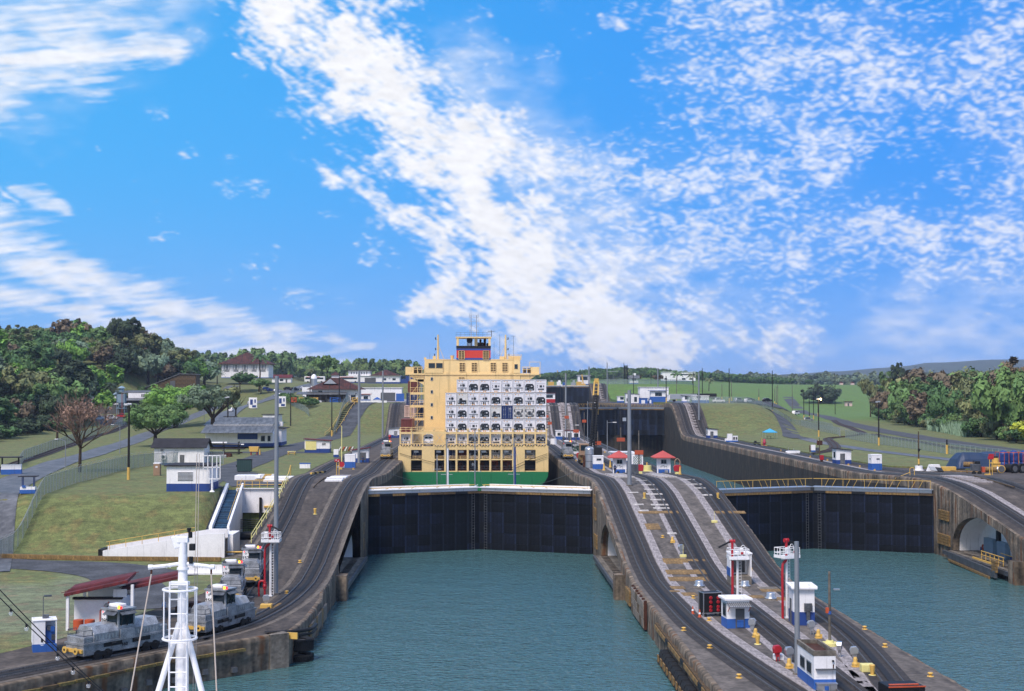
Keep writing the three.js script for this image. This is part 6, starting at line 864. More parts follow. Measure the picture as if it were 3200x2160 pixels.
{ const t = thing('cabinet', 'narrow white and blue cabinet on the right lawn', 'cabinet', P(80.2, 340)); part(t, 'body', rbox(1.0, 1.3, .8, .03, 0, .35, 0), mWhite); part(t, 'painted_base', box(1.02, .36, .82, 0, 0, 0), mBlue); part(t, 'side_box', box(.9, .9, .6, 1.1, .1, -.4), mSteel); part(t, 'rear_panel', box(.4, 1.5, .3, -.6, 0, -.4), mWood); }
{ const t = thing('sign_post', 'slim post with two brown boards on the right wall', 'sign', P(74.1, 308)); part(t, 'post', cyl(.09, .07, 4.6, 0, 0, 0, 10), mWood); part(t, 'board', [box(.55, 1.0, .1, -.35, 3.1, .1), box(.55, 1.0, .1, .35, 3.1, .1)], mRust); part(t, 'base', rbox(1, .2, .8, .04), mConc); }
{ const t = thing('lamp_post', 'white post with switch boxes near the blue tarpaulin', 'post', P(82, 263.5)); part(t, 'base', [cyl(.7, .7, .9, 0, 0, 0, 16), cyl(1.0, 1.0, .15, 0, 0, 0, 16)], mWhite); part(t, 'shaft', [cyl(.14, .1, 6.4, 0, .9, 0, 12)], mWood); part(t, 'switch_box', [box(.35, .5, .25, 0, 3.6, .15), box(.5, .1, .1, .2, 3.9, 0)], mDark); part(t, 'yellow_band', cyl(.17, .17, 1, 0, 1.2, 0, 12), mYellow); }
{ const t = thing('fire_cabinet', 'red cabinet left of the slanting roof hut', 'cabinet', P(71.9, 297)); part(t, 'box', rbox(.8, 1, .5, .05, 0, .4, 0), mRed); part(t, 'leg', box(.5, .4, .3), mRust); }
{ const t = thing('hydrant_red', 'red hydrant with hose reel on the right wall by the pump set', 'hydrant', P(77.5, 385)); part(t, 'body', lathe([[0, 1.9], [.35, 1.8], [.3, 1.2], [.5, 1.1], [.5, .7], [.3, .6], [.3, 0]], 14), M('pinkish_red_paint', '#a8304a', { rough: .5 })); part(t, 'base', box(1.4, .15, 1), mYellow); }
{ const t = thing('work_trolley', 'yellow and black work trolley on the right wall', 'trolley', P(76.6, 391)); part(t, 'bed', [box(1.8, .2, 1.2, 0, .6, 0), box(.6, .4, .6, -.4, .8, 0)], mDark); for (const x of [-.6, .6]) part(t, 'wheel', cyl(.22, .22, 1.3, x, -.42, 0, 12, Math.PI / 2), mRubber); part(t, 'frame', [bar([1.4, 0, .4], [1.4, 2, .4], .05), bar([1.4, 0, -.4], [1.4, 2, -.4], .05), bar([1.4, 2, -.4], [1.4, 2, .4], .05)], mYellow); }
// machinery on the right deck
{ const t = thing('tarpaulin_heap', 'heap under a dark blue tarpaulin on the right deck', 'tarpaulin', P(96.3, 270)); const g = grid(14, 22, (i, j) => { const u = j / 21, v = i / 13, x = (u - .5) * 12.4, z = (v - .5) * 7, e = Math.min(1, Math.min(u, 1 - u) * 7) * Math.min(1, Math.min(v, 1 - v) * 4.5); return [x, 3.0 * Math.sqrt(Math.max(0, e)) * (.86 + .2 * fbm(x * .5, z * .5, 401, 3)), z]; }).toNonIndexed(); g.computeVertexNormals(); part(t, 'cover', g, M('dark_blue_tarpaulin', '#1d3557', { map: tPaint, scale: .2, rough: .55 })); }
{ const t = thing('blue_wrapped_tanks', 'blue wrapped drums inside an orange rack on the right deck', 'drums', P(97.2, 256.5)); for (let k = 0; k < 6; k++) part(t, 'drum', put(new THREE.CapsuleGeometry(.85, .9, 6, 14), -1.9 + (k % 3) * 1.9, .95 + Math.floor(k / 3) * 1.75, 0, 0, 0, 0), M('blue_wrap_' + k, '#1f3f86', { map: tPaint, scale: .6, rough: .45 })); const f = []; for (let k = 0; k < 8; k++) for (const z of [-1.1, 1.1]) f.push(bar([-3 + k * .86, .2, z], [-3 + k * .86, 3.6, z], .05)); for (const z of [-1.1, 1.1]) f.push(bar([-3, 3.6, z], [3, 3.6, z], .06)); part(t, 'rack_bar', f, mOrange); }
{ const t = thing('yellow_valve', 'large yellow valve body with open mouth on the right deck', 'valve', P(91.5, 250)); part(t, 'body', [cyl(.75, .75, 1.6, 0, .2, 0, 20), cyl(.9, .9, .2, 0, 1.7, 0, 20), cyl(.55, .55, .8, 0, 1.9, 0, 18), cyl(.7, .7, 1.2, .6, .2, .6, 20, Math.PI / 2, 0, 0)], mYellow); part(t, 'mouth', cyl(.55, .55, .1, .6, .75, 1.24, 20, Math.PI / 2), mHole); part(t, 'cap', cyl(.4, .4, .3, 0, 2.7, 0, 16), mDark); }
for (const [x, d, l] of [[94, 249.5, 'left black pipe fitting beside the yellow valve'], [95.8, 250.5, 'middle black pipe fitting beside the yellow valve'], [97.6, 251, 'right black pipe fitting at the orange rack']]) { const t = thing('pipe_fitting', l, 'pipe fitting', P(x, d), .4); part(t, 'barrel', [cyl(.75, .75, 1.9, 0, -.1, 0, 20, Math.PI / 2), cyl(.92, .92, .25, 0, .72, .9, 20, Math.PI / 2)], mRubber); part(t, 'bore', cyl(.5, .5, .1, 0, .78, 1.05, 18, Math.PI / 2), mHole); }
for (const [x, d, l, m] of [[88.5, 254, 'orange cream pipe with flange in front of the tarpaulin', 0], [89.8, 248, 'lower orange cream pipe beside the yellow valve', 1]]) { const t = thing('flanged_pipe', l, 'pipe', P(x, d, m ? .1 : .9), -.3); part(t, 'barrel', cyl(.45, .45, 2.6, 0, -.7, 0, 16, 0, 0, Math.PI / 2), mYWood); part(t, 'flange', [cyl(.65, .65, .15, 1.2, .5, 0, 18, 0, 0, Math.PI / 2)], mAlu); if (!m) part(t, 'support', [box(.3, .5, .8, -.7, -.9, 0), box(.3, .5, .8, .8, -.9, 0)], mWood); }
{ const t = thing('welding_set', 'grey engine set on wheels on the right deck', 'generator', P(85.8, 244)); part(t, 'body', rbox(1.5, 1.1, 1.1, .06, 0, .6, 0), mSteel); part(t, 'engine', [rbox(.8, .7, .8, .05, .3, 1.5, 0), cyl(.08, .08, .6, -.4, 1.7, 0, 10)], mDark); for (const s of [-.5, .5]) part(t, 'wheel', cyl(.35, .35, .18, s, .1, .6, 16, Math.PI / 2), mRubber); part(t, 'orange_guard', [box(.5, .9, .9, 1.3, .3, 0)], mOrange); }
solo('yellow_bin', rbox(2.6, .8, 1.4, .06, 87, land(87, 262), -262), mYellow, 'yellow trough behind the orange cream pipe', 'trough');
solo('white_ramp_block', put(prism([[-1.3, 0], [1.3, 0], [.9, 1.2], [-.8, 1.2]], 1, .03), 84.2, land(84, 262), -262), mWhite, 'white wedge block left of the yellow trough', 'block');
{ const t = thing('fallen_board', 'tilted dark and white board near the post with switch boxes', 'board', P(83.4, 258)); part(t, 'board', put(new THREE.BoxGeometry(2.2, .1, 1.6), 0, .5, 0, .4, 0, -.15), mAlu); part(t, 'dark_face', put(new THREE.BoxGeometry(1.2, .1, 1.62), .7, .42, 0, .4, 0, -.15), mDark); }
solo('timber_planks', [sbar([84.5, 10, -252], [90, 10.1, -248], .5, .12), sbar([84.5, 10.1, -253], [90, 10, -249.5], .5, .12)], mYWood, 'long orange planks lying in front of the yellow trough', 'planks');
{ const t = thing('warning_post', 'yellow legs with red hexagon plates on the right deck', 'sign', P(85.4, 235.5)); part(t, 'post', [bar([-.2, 0, 0], [-.2, 2.6, 0], .07), bar([.25, 0, 0], [.25, 2.6, 0], .07)], mYellow); part(t, 'red_plate', [rbox(1.0, .5, .08, .03, 0, 2.6, .05), rbox(.9, .4, .08, .03, .1, 3.1, 0)], mRed); part(t, 'base', box(.9, .2, .6, -.6, 0, .1), mYellow); }
{ const t = thing('deck_steps', 'pale steps between the tracks of the right ramp', 'steps', [0, 0, 0]); for (let k = 0; k < 6; k++) { const d = 226 - k * 2.7; part(t, 'step', rbox(3.2, .35, 1.5, .03, 75.6, hw(d) - .1, -d), mPave); } part(t, 'side_board', sbar([77.9, hw(222) + .3, -222], [78.1, hw(206) + .3, -206], .3, .15), mWood); }
{ const t = thing('safety_cage', 'yellow railing at the right edge of the picture', 'railing', P(83.6, 216, .0)); const g = []; for (const y of [.5, 1, 1.5]) g.push(bar([0, y, 0], [3, y, 0], .06), bar([0, y, 0], [0, y, 3], .06)); for (const [a, b] of [[0, 0], [1.5, 0], [3, 0], [0, 1.5], [0, 3]]) g.push(bar([a, 0, b], [a, 1.6, b], .06)); part(t, 'rail', g, mYellow); }
{ const t = thing('ladder_rail', 'small yellow ladder rail at the right wall edge', 'railing', P(70.5, 231)); part(t, 'rail', [tube([[0, 0, 0], [0, 1.2, 0], [.6, 1.3, 0], [.7, 0, 0]], .06, 16), bar([0, .6, 0], [-2.5, -.4, 0], .05)], mYellow); }
// inside the right niche: control panels and railing
{ const t = thing('niche_machinery', 'blue grey switch panels and yellow railing inside the right arch', 'machinery', [0, 0, 0]); part(t, 'panel', [box(.7, 2.2, 3.6, 71.9, 1.4, -198.5), box(.7, 2.2, 3.2, 71.9, 1.4, -193.6)], M('blue_grey_panel', '#7d97ac', { map: tPaint, scale: .4, rough: .5 })); part(t, 'cable_box', [box(.3, 1.5, 1.2, 72.1, 3.4, -196)], mDark); part(t, 'railing', [bar([68.6, 2.5, -184.6], [68.6, 2.5, -193], .06), bar([68.6, 2, -184.6], [68.6, 2, -193], .05), ...[0, 1, 2, 3, 4, 5].map((k) => bar([68.6, 1.4, -184.8 - k * 1.6], [68.6, 2.5, -184.8 - k * 1.6], .05)), bar([70.2, 2.5, -184.6], [70.2, 2.5, -190], .06), sbar([67.8, 1.5, -184.6], [67.8, 1.5, -194], .2)], mYellow); part(t, 'lifebuoy', put(new THREE.TorusGeometry(.36, .1, 8, 18), 72, 2, -201.8, 0, Math.PI / 2, 0), mOrange); }
{ const t = thing('swing_walkway', 'folded grey walkway girder below the right arch', 'walkway', [0, 0, 0]); part(t, 'girder', [sbar([67.0, 1.0, -201.5], [66.4, .75, -181.5], .35, .9)], mSteel); part(t, 'ladder_strip', [...Array(18)].map((_, k) => box(.06, .34, .7, 66.85 - k * .03, .85, -200.5 + k * 1.02)), mAlu); part(t, 'fender_strip', sbar([66.75, .35, -201], [66.1, .15, -183], .18, .3), mYWood); }
// fenders and panels on the walls
const fender = (label, x, y, d, w, h, n, mat = mYWood) => { const t = thing('timber_fender', label, 'fender', [x, y, -d], 0, 'timber fenders on the lock walls'); for (let i = 0; i < 4; i++) for (let j = 0; j < n; j++) part(t, 'plank', rbox(.3, h / 4 - .05, w / n - .06, .03, 0, i * h / 4, (j + .5) * w / n - w / 2), mat); return t; };
fender('upper yellow timber fender on the right wall by the gate', 68.1, 5.4, 207, 4.2, 1.5, 2); fender('lower yellow timber fender on the right wall by the gate', 68.1, 1.8, 207, 5.2, 1.6, 3);
fender('yellow timber fender on the pier below the right ramp', 66.4, 1.0, 181.9, 1.6, 1.6, 1);
fender('upper yellow timber fender on the centre wall beside the gate', 17.1, 5.6, 207, 3.4, 1.8, 2); fender('lower yellow timber fender on the centre wall beside the gate', 17.1, 1.6, 206, 4.4, 2.0, 2); fender('topmost worn fender on the centre wall beside the gate', 17.1, 8.0, 208, 2.4, 1.2, 2);
fender('upper yellow timber fender on the left wall beside the gate', -16.4, 6.8, 207, 2.2, 1.3, 1); fender('middle yellow timber fender on the left wall beside the gate', -16.4, 3.8, 204, 3.0, 1.7, 1); fender('lowest yellow timber fender on the left wall beside the gate', -16.4, 1.6, 204, 3.6, 1.6, 2);
fender('orange plank fender on the centre wall above the white panels', 17.0, .4, 160, 4.5, 1.7, 3);
{ const t = thing('panel_fender', 'grid of pale fender panels on the near left face of the centre wall', 'fender', [16.95, 0, -149]); for (let i = 0; i < 3; i++) for (let j = 0; j < 6; j++) part(t, 'panel', rbox(.35, .84, 1.75, .05, 0, .3 + i * .9, -5.3 + j * 1.95), (i + j) % 4 ? mPanelW : mWood); part(t, 'frame', [...Array(7)].map((_, j) => box(.3, 2.9, .18, .05, .2, -6.3 + j * 1.95)), mRust); }
{ const t = thing('rubbing_strake', 'yellow plank line along the near face of the centre wall', 'fender', [17.0, 0, 0]); for (let k = 0; k < 22; k++) { const d = 134 - k * 1.9; part(t, 'plank', rbox(.34, .42, 1.75, .04, 0, 1.75, -d), k % 5 === 4 ? mDark : mYWood); } part(t, 'top_beam', box(.5, .12, 42, .15, 2.2, -114), mWood); }
{ const t = thing('rubber_fender_row', 'row of black rubber fenders with yellow faces low on the centre wall', 'fender', [16.75, 0, 0]); for (let k = 0; k < 16; k++) { const d = 127.5 - k * 1.95; const f = part(t, 'rubber_block', put(prism([[-.6, 0], [.35, 0], [.35, .95], [-.25, .95]], 1.65, .03), 0, .15, -d), mRubber); part(f, 'yellow_face', box(.1, .6, .7 + (k % 3) * .3, -.6, .2, -d + .9), mYWood); } }
// ladders of dark plates by centre ramp edge handled by the wall itself
// kiosk neighbours on the centre wall
{ const t = thing('truck_crane', 'black lattice boom crane with yellow tip on the centre wall', 'crane', P(22.6, 286)); part(t, 'carrier', [rbox(2.6, 1.0, 7, .08, -.9, .9, -3), box(2.4, .4, 2, -.9, .5, 1)], mYWood); part(t, 'cab', [rbox(1.9, 2.4, 2.2, .15, -1.4, 1.9, -.2)], mTan); part(t, 'cab_window', [box(1.4, 1.1, .06, -1.4, 2.9, .92), box(.06, 1, 1.4, -2.36, 2.9, -.2)], mGlass); for (const z of [-5.4, -3.6, .3]) for (const x of [-2, .3]) part(t, 'wheel', cyl(.55, .55, .4, x, .35, z, 16, 0, 0, Math.PI / 2), mRubber);
part(t, 'upper_house', [rbox(2.2, 1.9, 3, .1, 1.3, 1.6, -2.6), box(1.8, .8, 1.4, 1.4, .9, -2.2)], mDark);
const A = [.6, 2.6, -3.2], B = [1.7, 16.8, -6.4], bm = [], n = 22; const at = (f, i) => { const w = .75 * (1 - f * .45) * (f < .06 ? .4 + f * 10 : 1), o = [[-1, -1], [1, -1], [1, 1], [-1, 1]][i]; return [lerp(A[0], B[0], f) + o[0] * w, lerp(A[1], B[1], f), lerp(A[2], B[2], f) + o[1] * w]; };
for (let i = 0; i < 4; i++) bm.push(sbar(at(0, i), at(.8, i), .24)); for (let k = 0; k < n; k++) for (let i = 0; i < 4; i++) bm.push(bar(at(k / n * .8, i), at((k + 1) / n * .8, (i + 1) % 4), .08, 5)); part(t, 'boom', bm, mDark);
const tip = []; for (let i = 0; i < 4; i++) { tip.push(sbar(at(.8, i), at(1, i), .2)); } for (let k = 0; k < 4; k++) for (let i = 0; i < 4; i++) tip.push(sbar(at(.82 + k * .05, i), at(.82 + k * .05, (i + 1) % 4), .12)); tip.push(rbox(.9, .9, .9, .1, B[0], B[1] - .3, B[2])); part(t, 'boom_tip', tip, mYellow);
part(t, 'hoist_rope', [bar(B, [B[0] + .1, 11, B[2] + .6], .04)], mDark); part(t, 'hook_block', [rbox(.45, 1.1, .4, .08, B[0] + .1, 10, B[2] + .6)], mYellow); part(t, 'pendant', [bar([.8, 4.4, -5.4], [1.5, 15, -6.2], .05), bar([1.4, 4.4, -5.4], [1.7, 15, -6.2], .05), bar([1, 3.3, -4], [1, 4.6, -5.5], .12)], mDark); }
{ const t = thing('storage_tank', 'upright pale cylindrical tank in front of the crane', 'tank', P(21.35, 273.5)); part(t, 'shell', [cyl(.88, .88, 3.6, 0, .1, 0, 22)], mAlu); part(t, 'dome', lathe([[.88, 0], [.7, .35], [0, .5]], 22, 0, 3.7, 0), mAlu); part(t, 'band', [cyl(.9, .9, .08, 0, 1.3, 0, 22), cyl(.9, .9, .08, 0, 2.6, 0, 22)], mSteel); part(t, 'side_rust', box(.35, 2.2, .7, -1.05, .2, 0), mRust); }
{ const t = thing('fire_reel', 'red fire hose reel right of the right coral roofed kiosk', 'hose reel', P(35.0 - 1.2, 241)); part(t, 'drum', put(prism([[-.5, .3], [.5, .3], [.6, 1.1], [.35, 1.3], [-.35, 1.3], [-.6, 1.1]], .6, .05), 0, .3, -.3), mRed); part(t, 'plinth', [rbox(.8, .45, .8, .05)], mPaleYellow); part(t, 'frame', tube([[-.4, 1.4, 0], [-.4, 2.3, 0], [0, 2.7, 0], [.4, 2.3, 0], [.4, 1.4, 0]], .1, 20), mTan); }
{ const t = thing('fire_reel', 'red fire hose reel in front of the locomotive with red lamps', 'hose reel', P(21.9, 309)); part(t, 'drum', put(prism([[-.5, .3], [.5, .3], [.6, 1.1], [.35, 1.3], [-.35, 1.3], [-.6, 1.1]], .6, .05), 0, .1, -.3), mRed); part(t, 'plinth', rbox(.7, .35, .7, .05), mRust); }
solo('valve_box', [cyl(.75, .75, 1.1, 31.2, land(31, 262), -262, 18), box(1.7, .12, 1.7, 31.2, land(31, 262), -262)], mPaleYellow, 'pale round valve box left of the right coral roofed kiosk', 'valve box');
solo('grey_cabinet', rbox(1.8, 1.7, .9, .05, 26.9, land(26.9, 247), -247), mSteel, 'plain grey cabinet right of the standing person', 'cabinet');
{ const t = thing('fire_reel', 'red reel touching the grey cabinet behind the thick pole', 'hose reel', P(28.2, 247)); part(t, 'drum', put(prism([[-.4, .3], [.4, .3], [.5, 1.1], [.3, 1.3], [-.3, 1.3], [-.5, 1.1]], .6, .05), 0, .3, -.3), mRed); part(t, 'plinth', rbox(.6, .45, .7, .05), mPaleYellow); }
for (const [x, d, l] of [[23.5, 266, 'orange cone before the white cabinet by the crane'], [25.6, 276, 'orange cone left of the left coral roofed kiosk'], [31.8, 268, 'orange cone between the two coral roofed kiosks'], [33.9, 238.5, 'orange cone at the right edge before the red hose reel']]) { const t = thing('traffic_cone', l, 'traffic cone', P(x, d)); t.scale.setScalar(1.5); part(t, 'cone', lathe([[.22, 0], [.22, .05], [.16, .05], [.05, .95], [0, .95]], 14), mYellow); }
const OS = M('orange_sign_board', '#b9532f', { map: tPaint, scale: .4, rough: .7 });
for (const [x, d, top, sy, w, l] of [[32.9, 329, 15.9, 12.7, 1.9, 'orange board on a pale post behind the left coral roofed kiosk'], [26.9, 321, 15.2, 12.2, 1.5, 'orange board on a post beside the crane foot'], [31.4, 278, 16.6, 11.9, 1.7, 'orange board on a post before the grey green booth'], [25.9, 379, 19, 13.3, 1.5, 'orange board on a post left of the crane boom'], [30.8, 416, 18.2, 15.2, 1.2, 'orange board high on a post left of the crane boom'], [26.2, 425, 19.8, 16.2, 1.3, 'orange board on a post beside the blue grey ramp'], [21.4, 430, 17.5, 14.3, 1.2, 'orange board near the foot of the middle incline'], [22.2, 470, 20.4, 15.7, 1.4, 'orange board at the very foot of the middle incline'], [19.6, 452, 18, 16.4, 1.2, 'orange board beside the ship at the middle incline']]) { const t = thing('sign_post', l, 'sign', P(x, d)); const h = land(x, d); part(t, 'post', cyl(.14, .1, top - h, 0, 0, 0, 8), mConc); part(t, 'board', rbox(w, .85, .1, .02, 0, sy - h, .15), OS); part(t, 'base', rbox(.9, .3, .9, .04), mPave); }
for (const [x, d, top, l] of [[29.5, 326, 17.6, 'street lamp with one arm over the centre wall tracks'], [22.6, 351, 16.4, 'white lamp pole beside the planter box'], [30.2, 395, 21.6, 'twin headed lamp pole left of the crane boom']]) { const t = thing('street_lamp', l, 'street lamp', P(x, d)); const H = top - land(x, d); part(t, 'shaft', cyl(.13, .08, H, 0, 0, 0, 10), mPole); part(t, 'arm', [bar([0, H - .5, 0], [1.4, H - .4, 0], .05)], mPole); part(t, 'lamp', [rbox(.9, .16, .35, .05, 1.7, H - .5, 0)], mWhiteClean); }
{ const t = thing('planter_box', 'white frame holding green plants beside the centre tracks', 'planter', P(23.0, 338)); part(t, 'frame', [box(.1, 2.0, .8, -.9, 0, 0), box(.1, 2, .8, .9, 0, 0), box(1.9, .1, .8, 0, 2, 0), box(1.9, .5, .8, 0, 0, 0)], mWhite); part(t, 'foliage', [...Array(40)].map((_, k) => put(new THREE.PlaneGeometry(.35, .35), Math.sin(k * 7.1) * .7, .6 + (k % 10) * .13, Math.cos(k * 3.3) * .3, k, k * 2.1, 0)), M('dark_leaf_green', '#2d5a36', { rough: .8, side: THREE.DoubleSide })); part(t, 'side_box', rbox(1, 1.1, .8, .03, 1.6, 0, .1), mWhite); }
hut('lock_booth', 'white booth with red roof trim at the foot of the middle incline', P(28.6, 436), 0, { w: 4.4, d: 3, h: 2.8, base: .8, over: .2, blue: mNavy, roofMat: mRoofRed, cat: 'booth', holes: [['f', -.9, .1, 1.2, 2.1, 'opening'], ['f', 1.1, .9, 1.3, 1.1, 'window']] });
hut('lock_booth', 'small white and blue booth left of the grey pole near the middle incline', P(24.6, 438), 0, { w: 2, d: 2, h: 2.7, base: 1.0, over: .15, blue: mBlue, cat: 'booth', holes: [['f', 0, 1.3, .9, .8, 'window']] });
solo('white_tank', [cyl(.9, .9, 1.6, 20.9, 9.5, -398, 18), cyl(.92, .92, .5, 20.9, 9.45, -398, 18)], mWhite, 'white and blue drum beside the centre track near the ship', 'tank');
// crest strips of the middle incline: pale steps between the tracks
{ const t = thing('incline_steps', 'pale blue white steps climbing the middle incline of the centre wall', 'steps', [0, 0, 0]); for (let k = 0; k < 18; k++) { const d = 474 + k * 1.95; part(t, 'step', rbox(2.3, .5, 1.6, .03, 22.9, hw(d) - .2, -d), mPave); } for (let k = 0; k < 18; k++) { const d = 474 + k * 1.95; part(t, 'step', rbox(1.6, .5, 1.6, .03, 29.4, hw(d) - .2, -d), mPave); } }
{ const t = thing('incline_steps', 'narrow cream steps climbing the right incline between the tracks', 'steps', [0, 0, 0]); for (let k = 0; k < 18; k++) { const d = 474 + k * 1.95; part(t, 'step', rbox(1.5, .5, 1.6, .03, 73.9, hw(d) - .2, -d), mPave); } }
{ const t = thing('incline_steps', 'pale steps climbing the farthest right incline', 'steps', [0, 0, 0]); for (let k = 0; k < 12; k++) { const d = 852 + k * 3; part(t, 'step', rbox(2.2, .5, 2.4, .03, 74, hw(d) - .2, -d), mPave); } }
// far upper levels
hut('white_shed', 'big white windowless shed on the second level right of the middle gate', [80.2, land(80.2, 655), -655], 0, { w: 13.2, d: 8, h: 6.6, base: .3, over: .3, cat: 'shed' });
{ const t = hut('white_hut', 'white hut with slanting roof left of the big white shed', [69.8, 18.5, -650], 0, { w: 6, d: 5, h: 4.6, base: .6, roof: 'mono', roofMat: mRoofGrey, tilt: -.07, lift: .5, blue: mNavy, cat: 'hut', holes: [['f', 1.4, 1.2, 1.2, 2.2, 'window'], ['f', -2, 1.4, 1.4, 1.4, 'window']] }); }
{ const t = thing('blue_kiosk_row', 'row of blue and white painted booths before the big white shed', 'booth', [71.6, 18.9, -610]); t.scale.set(.6, .9, .6); part(t, 'booth', [box(6, 2.8, 3, -2, 0, 0), box(3, 2.6, 3, 3.4, 0, 0)], mBlue); part(t, 'mural', [box(2.6, 1.6, .1, -2.2, .4, 1.52), box(1.2, 1.6, .1, 3, .5, 1.52)], mWhite); part(t, 'roof', box(10, .2, 3.6, -.2, 2.8, 0), mBlue); }
hut('white_hut', 'blue and white entrance hut on the right of the big white shed', [80.5, land(80.5, 640), -640], 0, { w: 7, d: 4, h: 5.0, base: 2.4, over: .8, blue: mBlue, roofMat: mBlue, cat: 'hut', holes: [['f', 0, 2.7, 3, 1.6, 'window']] });
hut('white_hut', 'white and blue hut at the top of the right incline', [89.6, land(89.6, 575), -575], 0, { w: 6.4, d: 4, h: 2.9, base: 1.2, over: .2, blue: mBlue, cat: 'hut', holes: [['f', -1, 2, 1.6, .8, 'window']] });
{ const t = thing('pickup_truck', 'white pickup truck parked beside the blue and white hut', 'pickup truck', [97, land(97, 575), -575]); part(t, 'body', [rbox(5, .8, 1.9, .1, 0, .6, 0), rbox(1.9, .9, 1.8, .2, -.4, 1.3, 0)], mWhiteClean); part(t, 'window', box(1.5, .6, 1.84, -.4, 1.5, 0), mGlass); for (const x of [-1.6, 1.6]) part(t, 'wheel', cyl(.4, .4, 2, x, -.6, 0, 14, Math.PI / 2), mRubber); }
hut('white_hut', 'tiny white hut with dark roof by the right bank fence', [87.2, land(87.2, 600), -600], 0, { w: 3.0, d: 3, h: 2.6, base: .6, roof: 'mono', roofMat: mRoofDark, over: .3, cat: 'hut', holes: [['f', .3, 1.4, 1.4, 1.4, 'window']] });
hut('white_hut', 'small white hut at the foot of the farthest incline', [75.4, 18.6, -760], 0, { w: 3.4, d: 4, h: 3.2, base: .8, over: .3, blue: mBlue, cat: 'hut', holes: [['f', .6, 1.6, 1.8, 1.2, 'window']] });
hut('far_white_building', 'long white two storey building on the hill right of the locks', [165, 33.2, -1180], 0, { w: 27.6, d: 10, h: 7.6, base: .3, over: .5, cat: 'building', holes: [['f', 3, 5, 20, .9, 'window'], ['f', -11, 1.2, 2, 1.4, 'window'], ['f', 4, 1.2, 3, 1.4, 'window'], ['f', 10, 1.2, 2, 1.4, 'window']] });
hut('far_white_building', 'small white tower building beside the scaffolded tower', [104, 28.5, -960], 0, { w: 6, d: 6, h: 5, base: 1.8, roof: 'gable', roofMat: mRoofGrey, roofH: 1.6, over: 1, blue: mBlue, cat: 'building', holes: [['f', 0, 3.4, 3, 2, 'window']] });
solo('white_chimney', [box(2, 8, 2, 109, 29.5, -1000)], mWhite, 'plain white tower behind the gabled far building', 'tower');
{ const t = thing('scaffold_tower', 'dark lattice tower wrapped in scaffolding above the far lock', 'scaffold', [95, 29, -960]); t.scale.setScalar(.5); const g = [], R = rng(4); for (let x = 0; x <= 6; x++) for (let z = 0; z <= 1; z++) g.push(bar([-16 + x * 3.2, 0, z * 4], [-16 + x * 3.2, 15 + R() * 3, z * 4], .16, 4)); for (let y = 2; y < 17; y += 2.2) g.push(bar([-17, y, 0], [4, y + R() * .6, 0], .12, 4), bar([-17, y + .8, 4], [4, y + .8, 4], .1, 4)); for (let k = 0; k < 20; k++) g.push(bar([-16 + R() * 16, R() * 8, 0], [-14 + R() * 16, 7 + R() * 9, 0], .1, 4)); part(t, 'scaffold_pole', g, mSteel); const c = []; for (const x of [5, 10]) for (const z of [0, 5]) c.push(bar([x, 0, z], [7.5 + (x - 7.5) * .7, 26, z], .35, 5)); for (let y = 1; y < 26; y += 1.6) { c.push(bar([5, y, 5], [10, y + 1.6, 5], .18, 4), bar([10, y, 5], [5, y + 1.6, 5], .18, 4), box(5, .25, 5, 7.5, y, 2.5)); } part(t, 'lattice_core', c, mDark); part(t, 'side_scaffold', [...Array(8)].map((_, k) => bar([10.5, k * 2, 0], [17, k * 1.6, 0], .14, 4)).concat([...Array(4)].map((_, k) => bar([11 + k * 1.8, 0, 0], [11 + k * 1.8, 15 - k * 3.4, 0], .16, 4))), mSteel); part(t, 'roof_sheet', rbox(16, .5, 5, .1, -10, 18, 2, 0, 0, .05), mAlu); }
{ const t = thing('yellow_crane', 'yellow crane boom on the far lock wall beside the pole', 'crane', [66, 28.2, -905]); t.scale.setScalar(.55); part(t, 'base', [rbox(5, 2.4, 4, .2)], mYellow); part(t, 'boom', [sbar([0, 2, 0], [-1.6, 13, 0], 1.3), sbar([.5, 2, 0], [-1, 9, 0], .5)], mYellow); }
{ const t = thing('mobile_crane', 'dark mobile crane with raised boom behind the container stack', 'crane', [59, 28, -1020]); t.scale.setScalar(.52); part(t, 'base', rbox(9, 3, 4, .3), mWhite); part(t, 'boom', [sbar([2, 3, 0], [-6.5, 22, 0], .8), bar([-6.5, 22, 0], [-6.6, 8, 0], .1)], mDark); part(t, 'tip', sbar([-5.6, 20, 0], [-6.6, 22.6, 0], 1), mYellow); }
{ const R = rng(77); for (let k = 0; k < 8; k++) { const x = 32 + k * 4.6; const c = thing('deck_plant', ['leftmost', 'second', 'third', 'fourth', 'fifth', 'sixth', 'seventh', 'rightmost'][k] + ' of the machines and stores on the farthest gate', 'machinery', [x, 28.3, -902 - R() * 20]); part(c, 'housing', rbox(2.4 + R() * 2, 1.4 + R() * 2.4, 3, .1), [mWhite, mBlue, mAlu, mYellow][k % 4]); part(c, 'upper_box', rbox(1.4, 1.2, 2, .1, .3, 2.2, 0), [mAlu, mWhite, mDark][k % 3]); part(c, 'mast', bar([-.8, 1, 0], [-.8, 5 + R() * 2, 0], .12), mSteel); } }
hut('far_white_building', 'white control hut standing above the farthest lock wall', [68, 29, -930], 0, { w: 8, d: 6, h: 6, base: .5, over: .6, cat: 'building', holes: [['f', 0, 3, 5, 2.2, 'window']] });
hut('white_hut', 'white hut with red trim between container stack and middle gate', [27.5, 20, -560], 0, { w: 4.5, d: 4, h: 3.6, base: 1.4, over: .4, blue: mRed, roofMat: mRoofRed, cat: 'hut', holes: [['f', 0, 1.9, 2.6, 1.1, 'window']] });
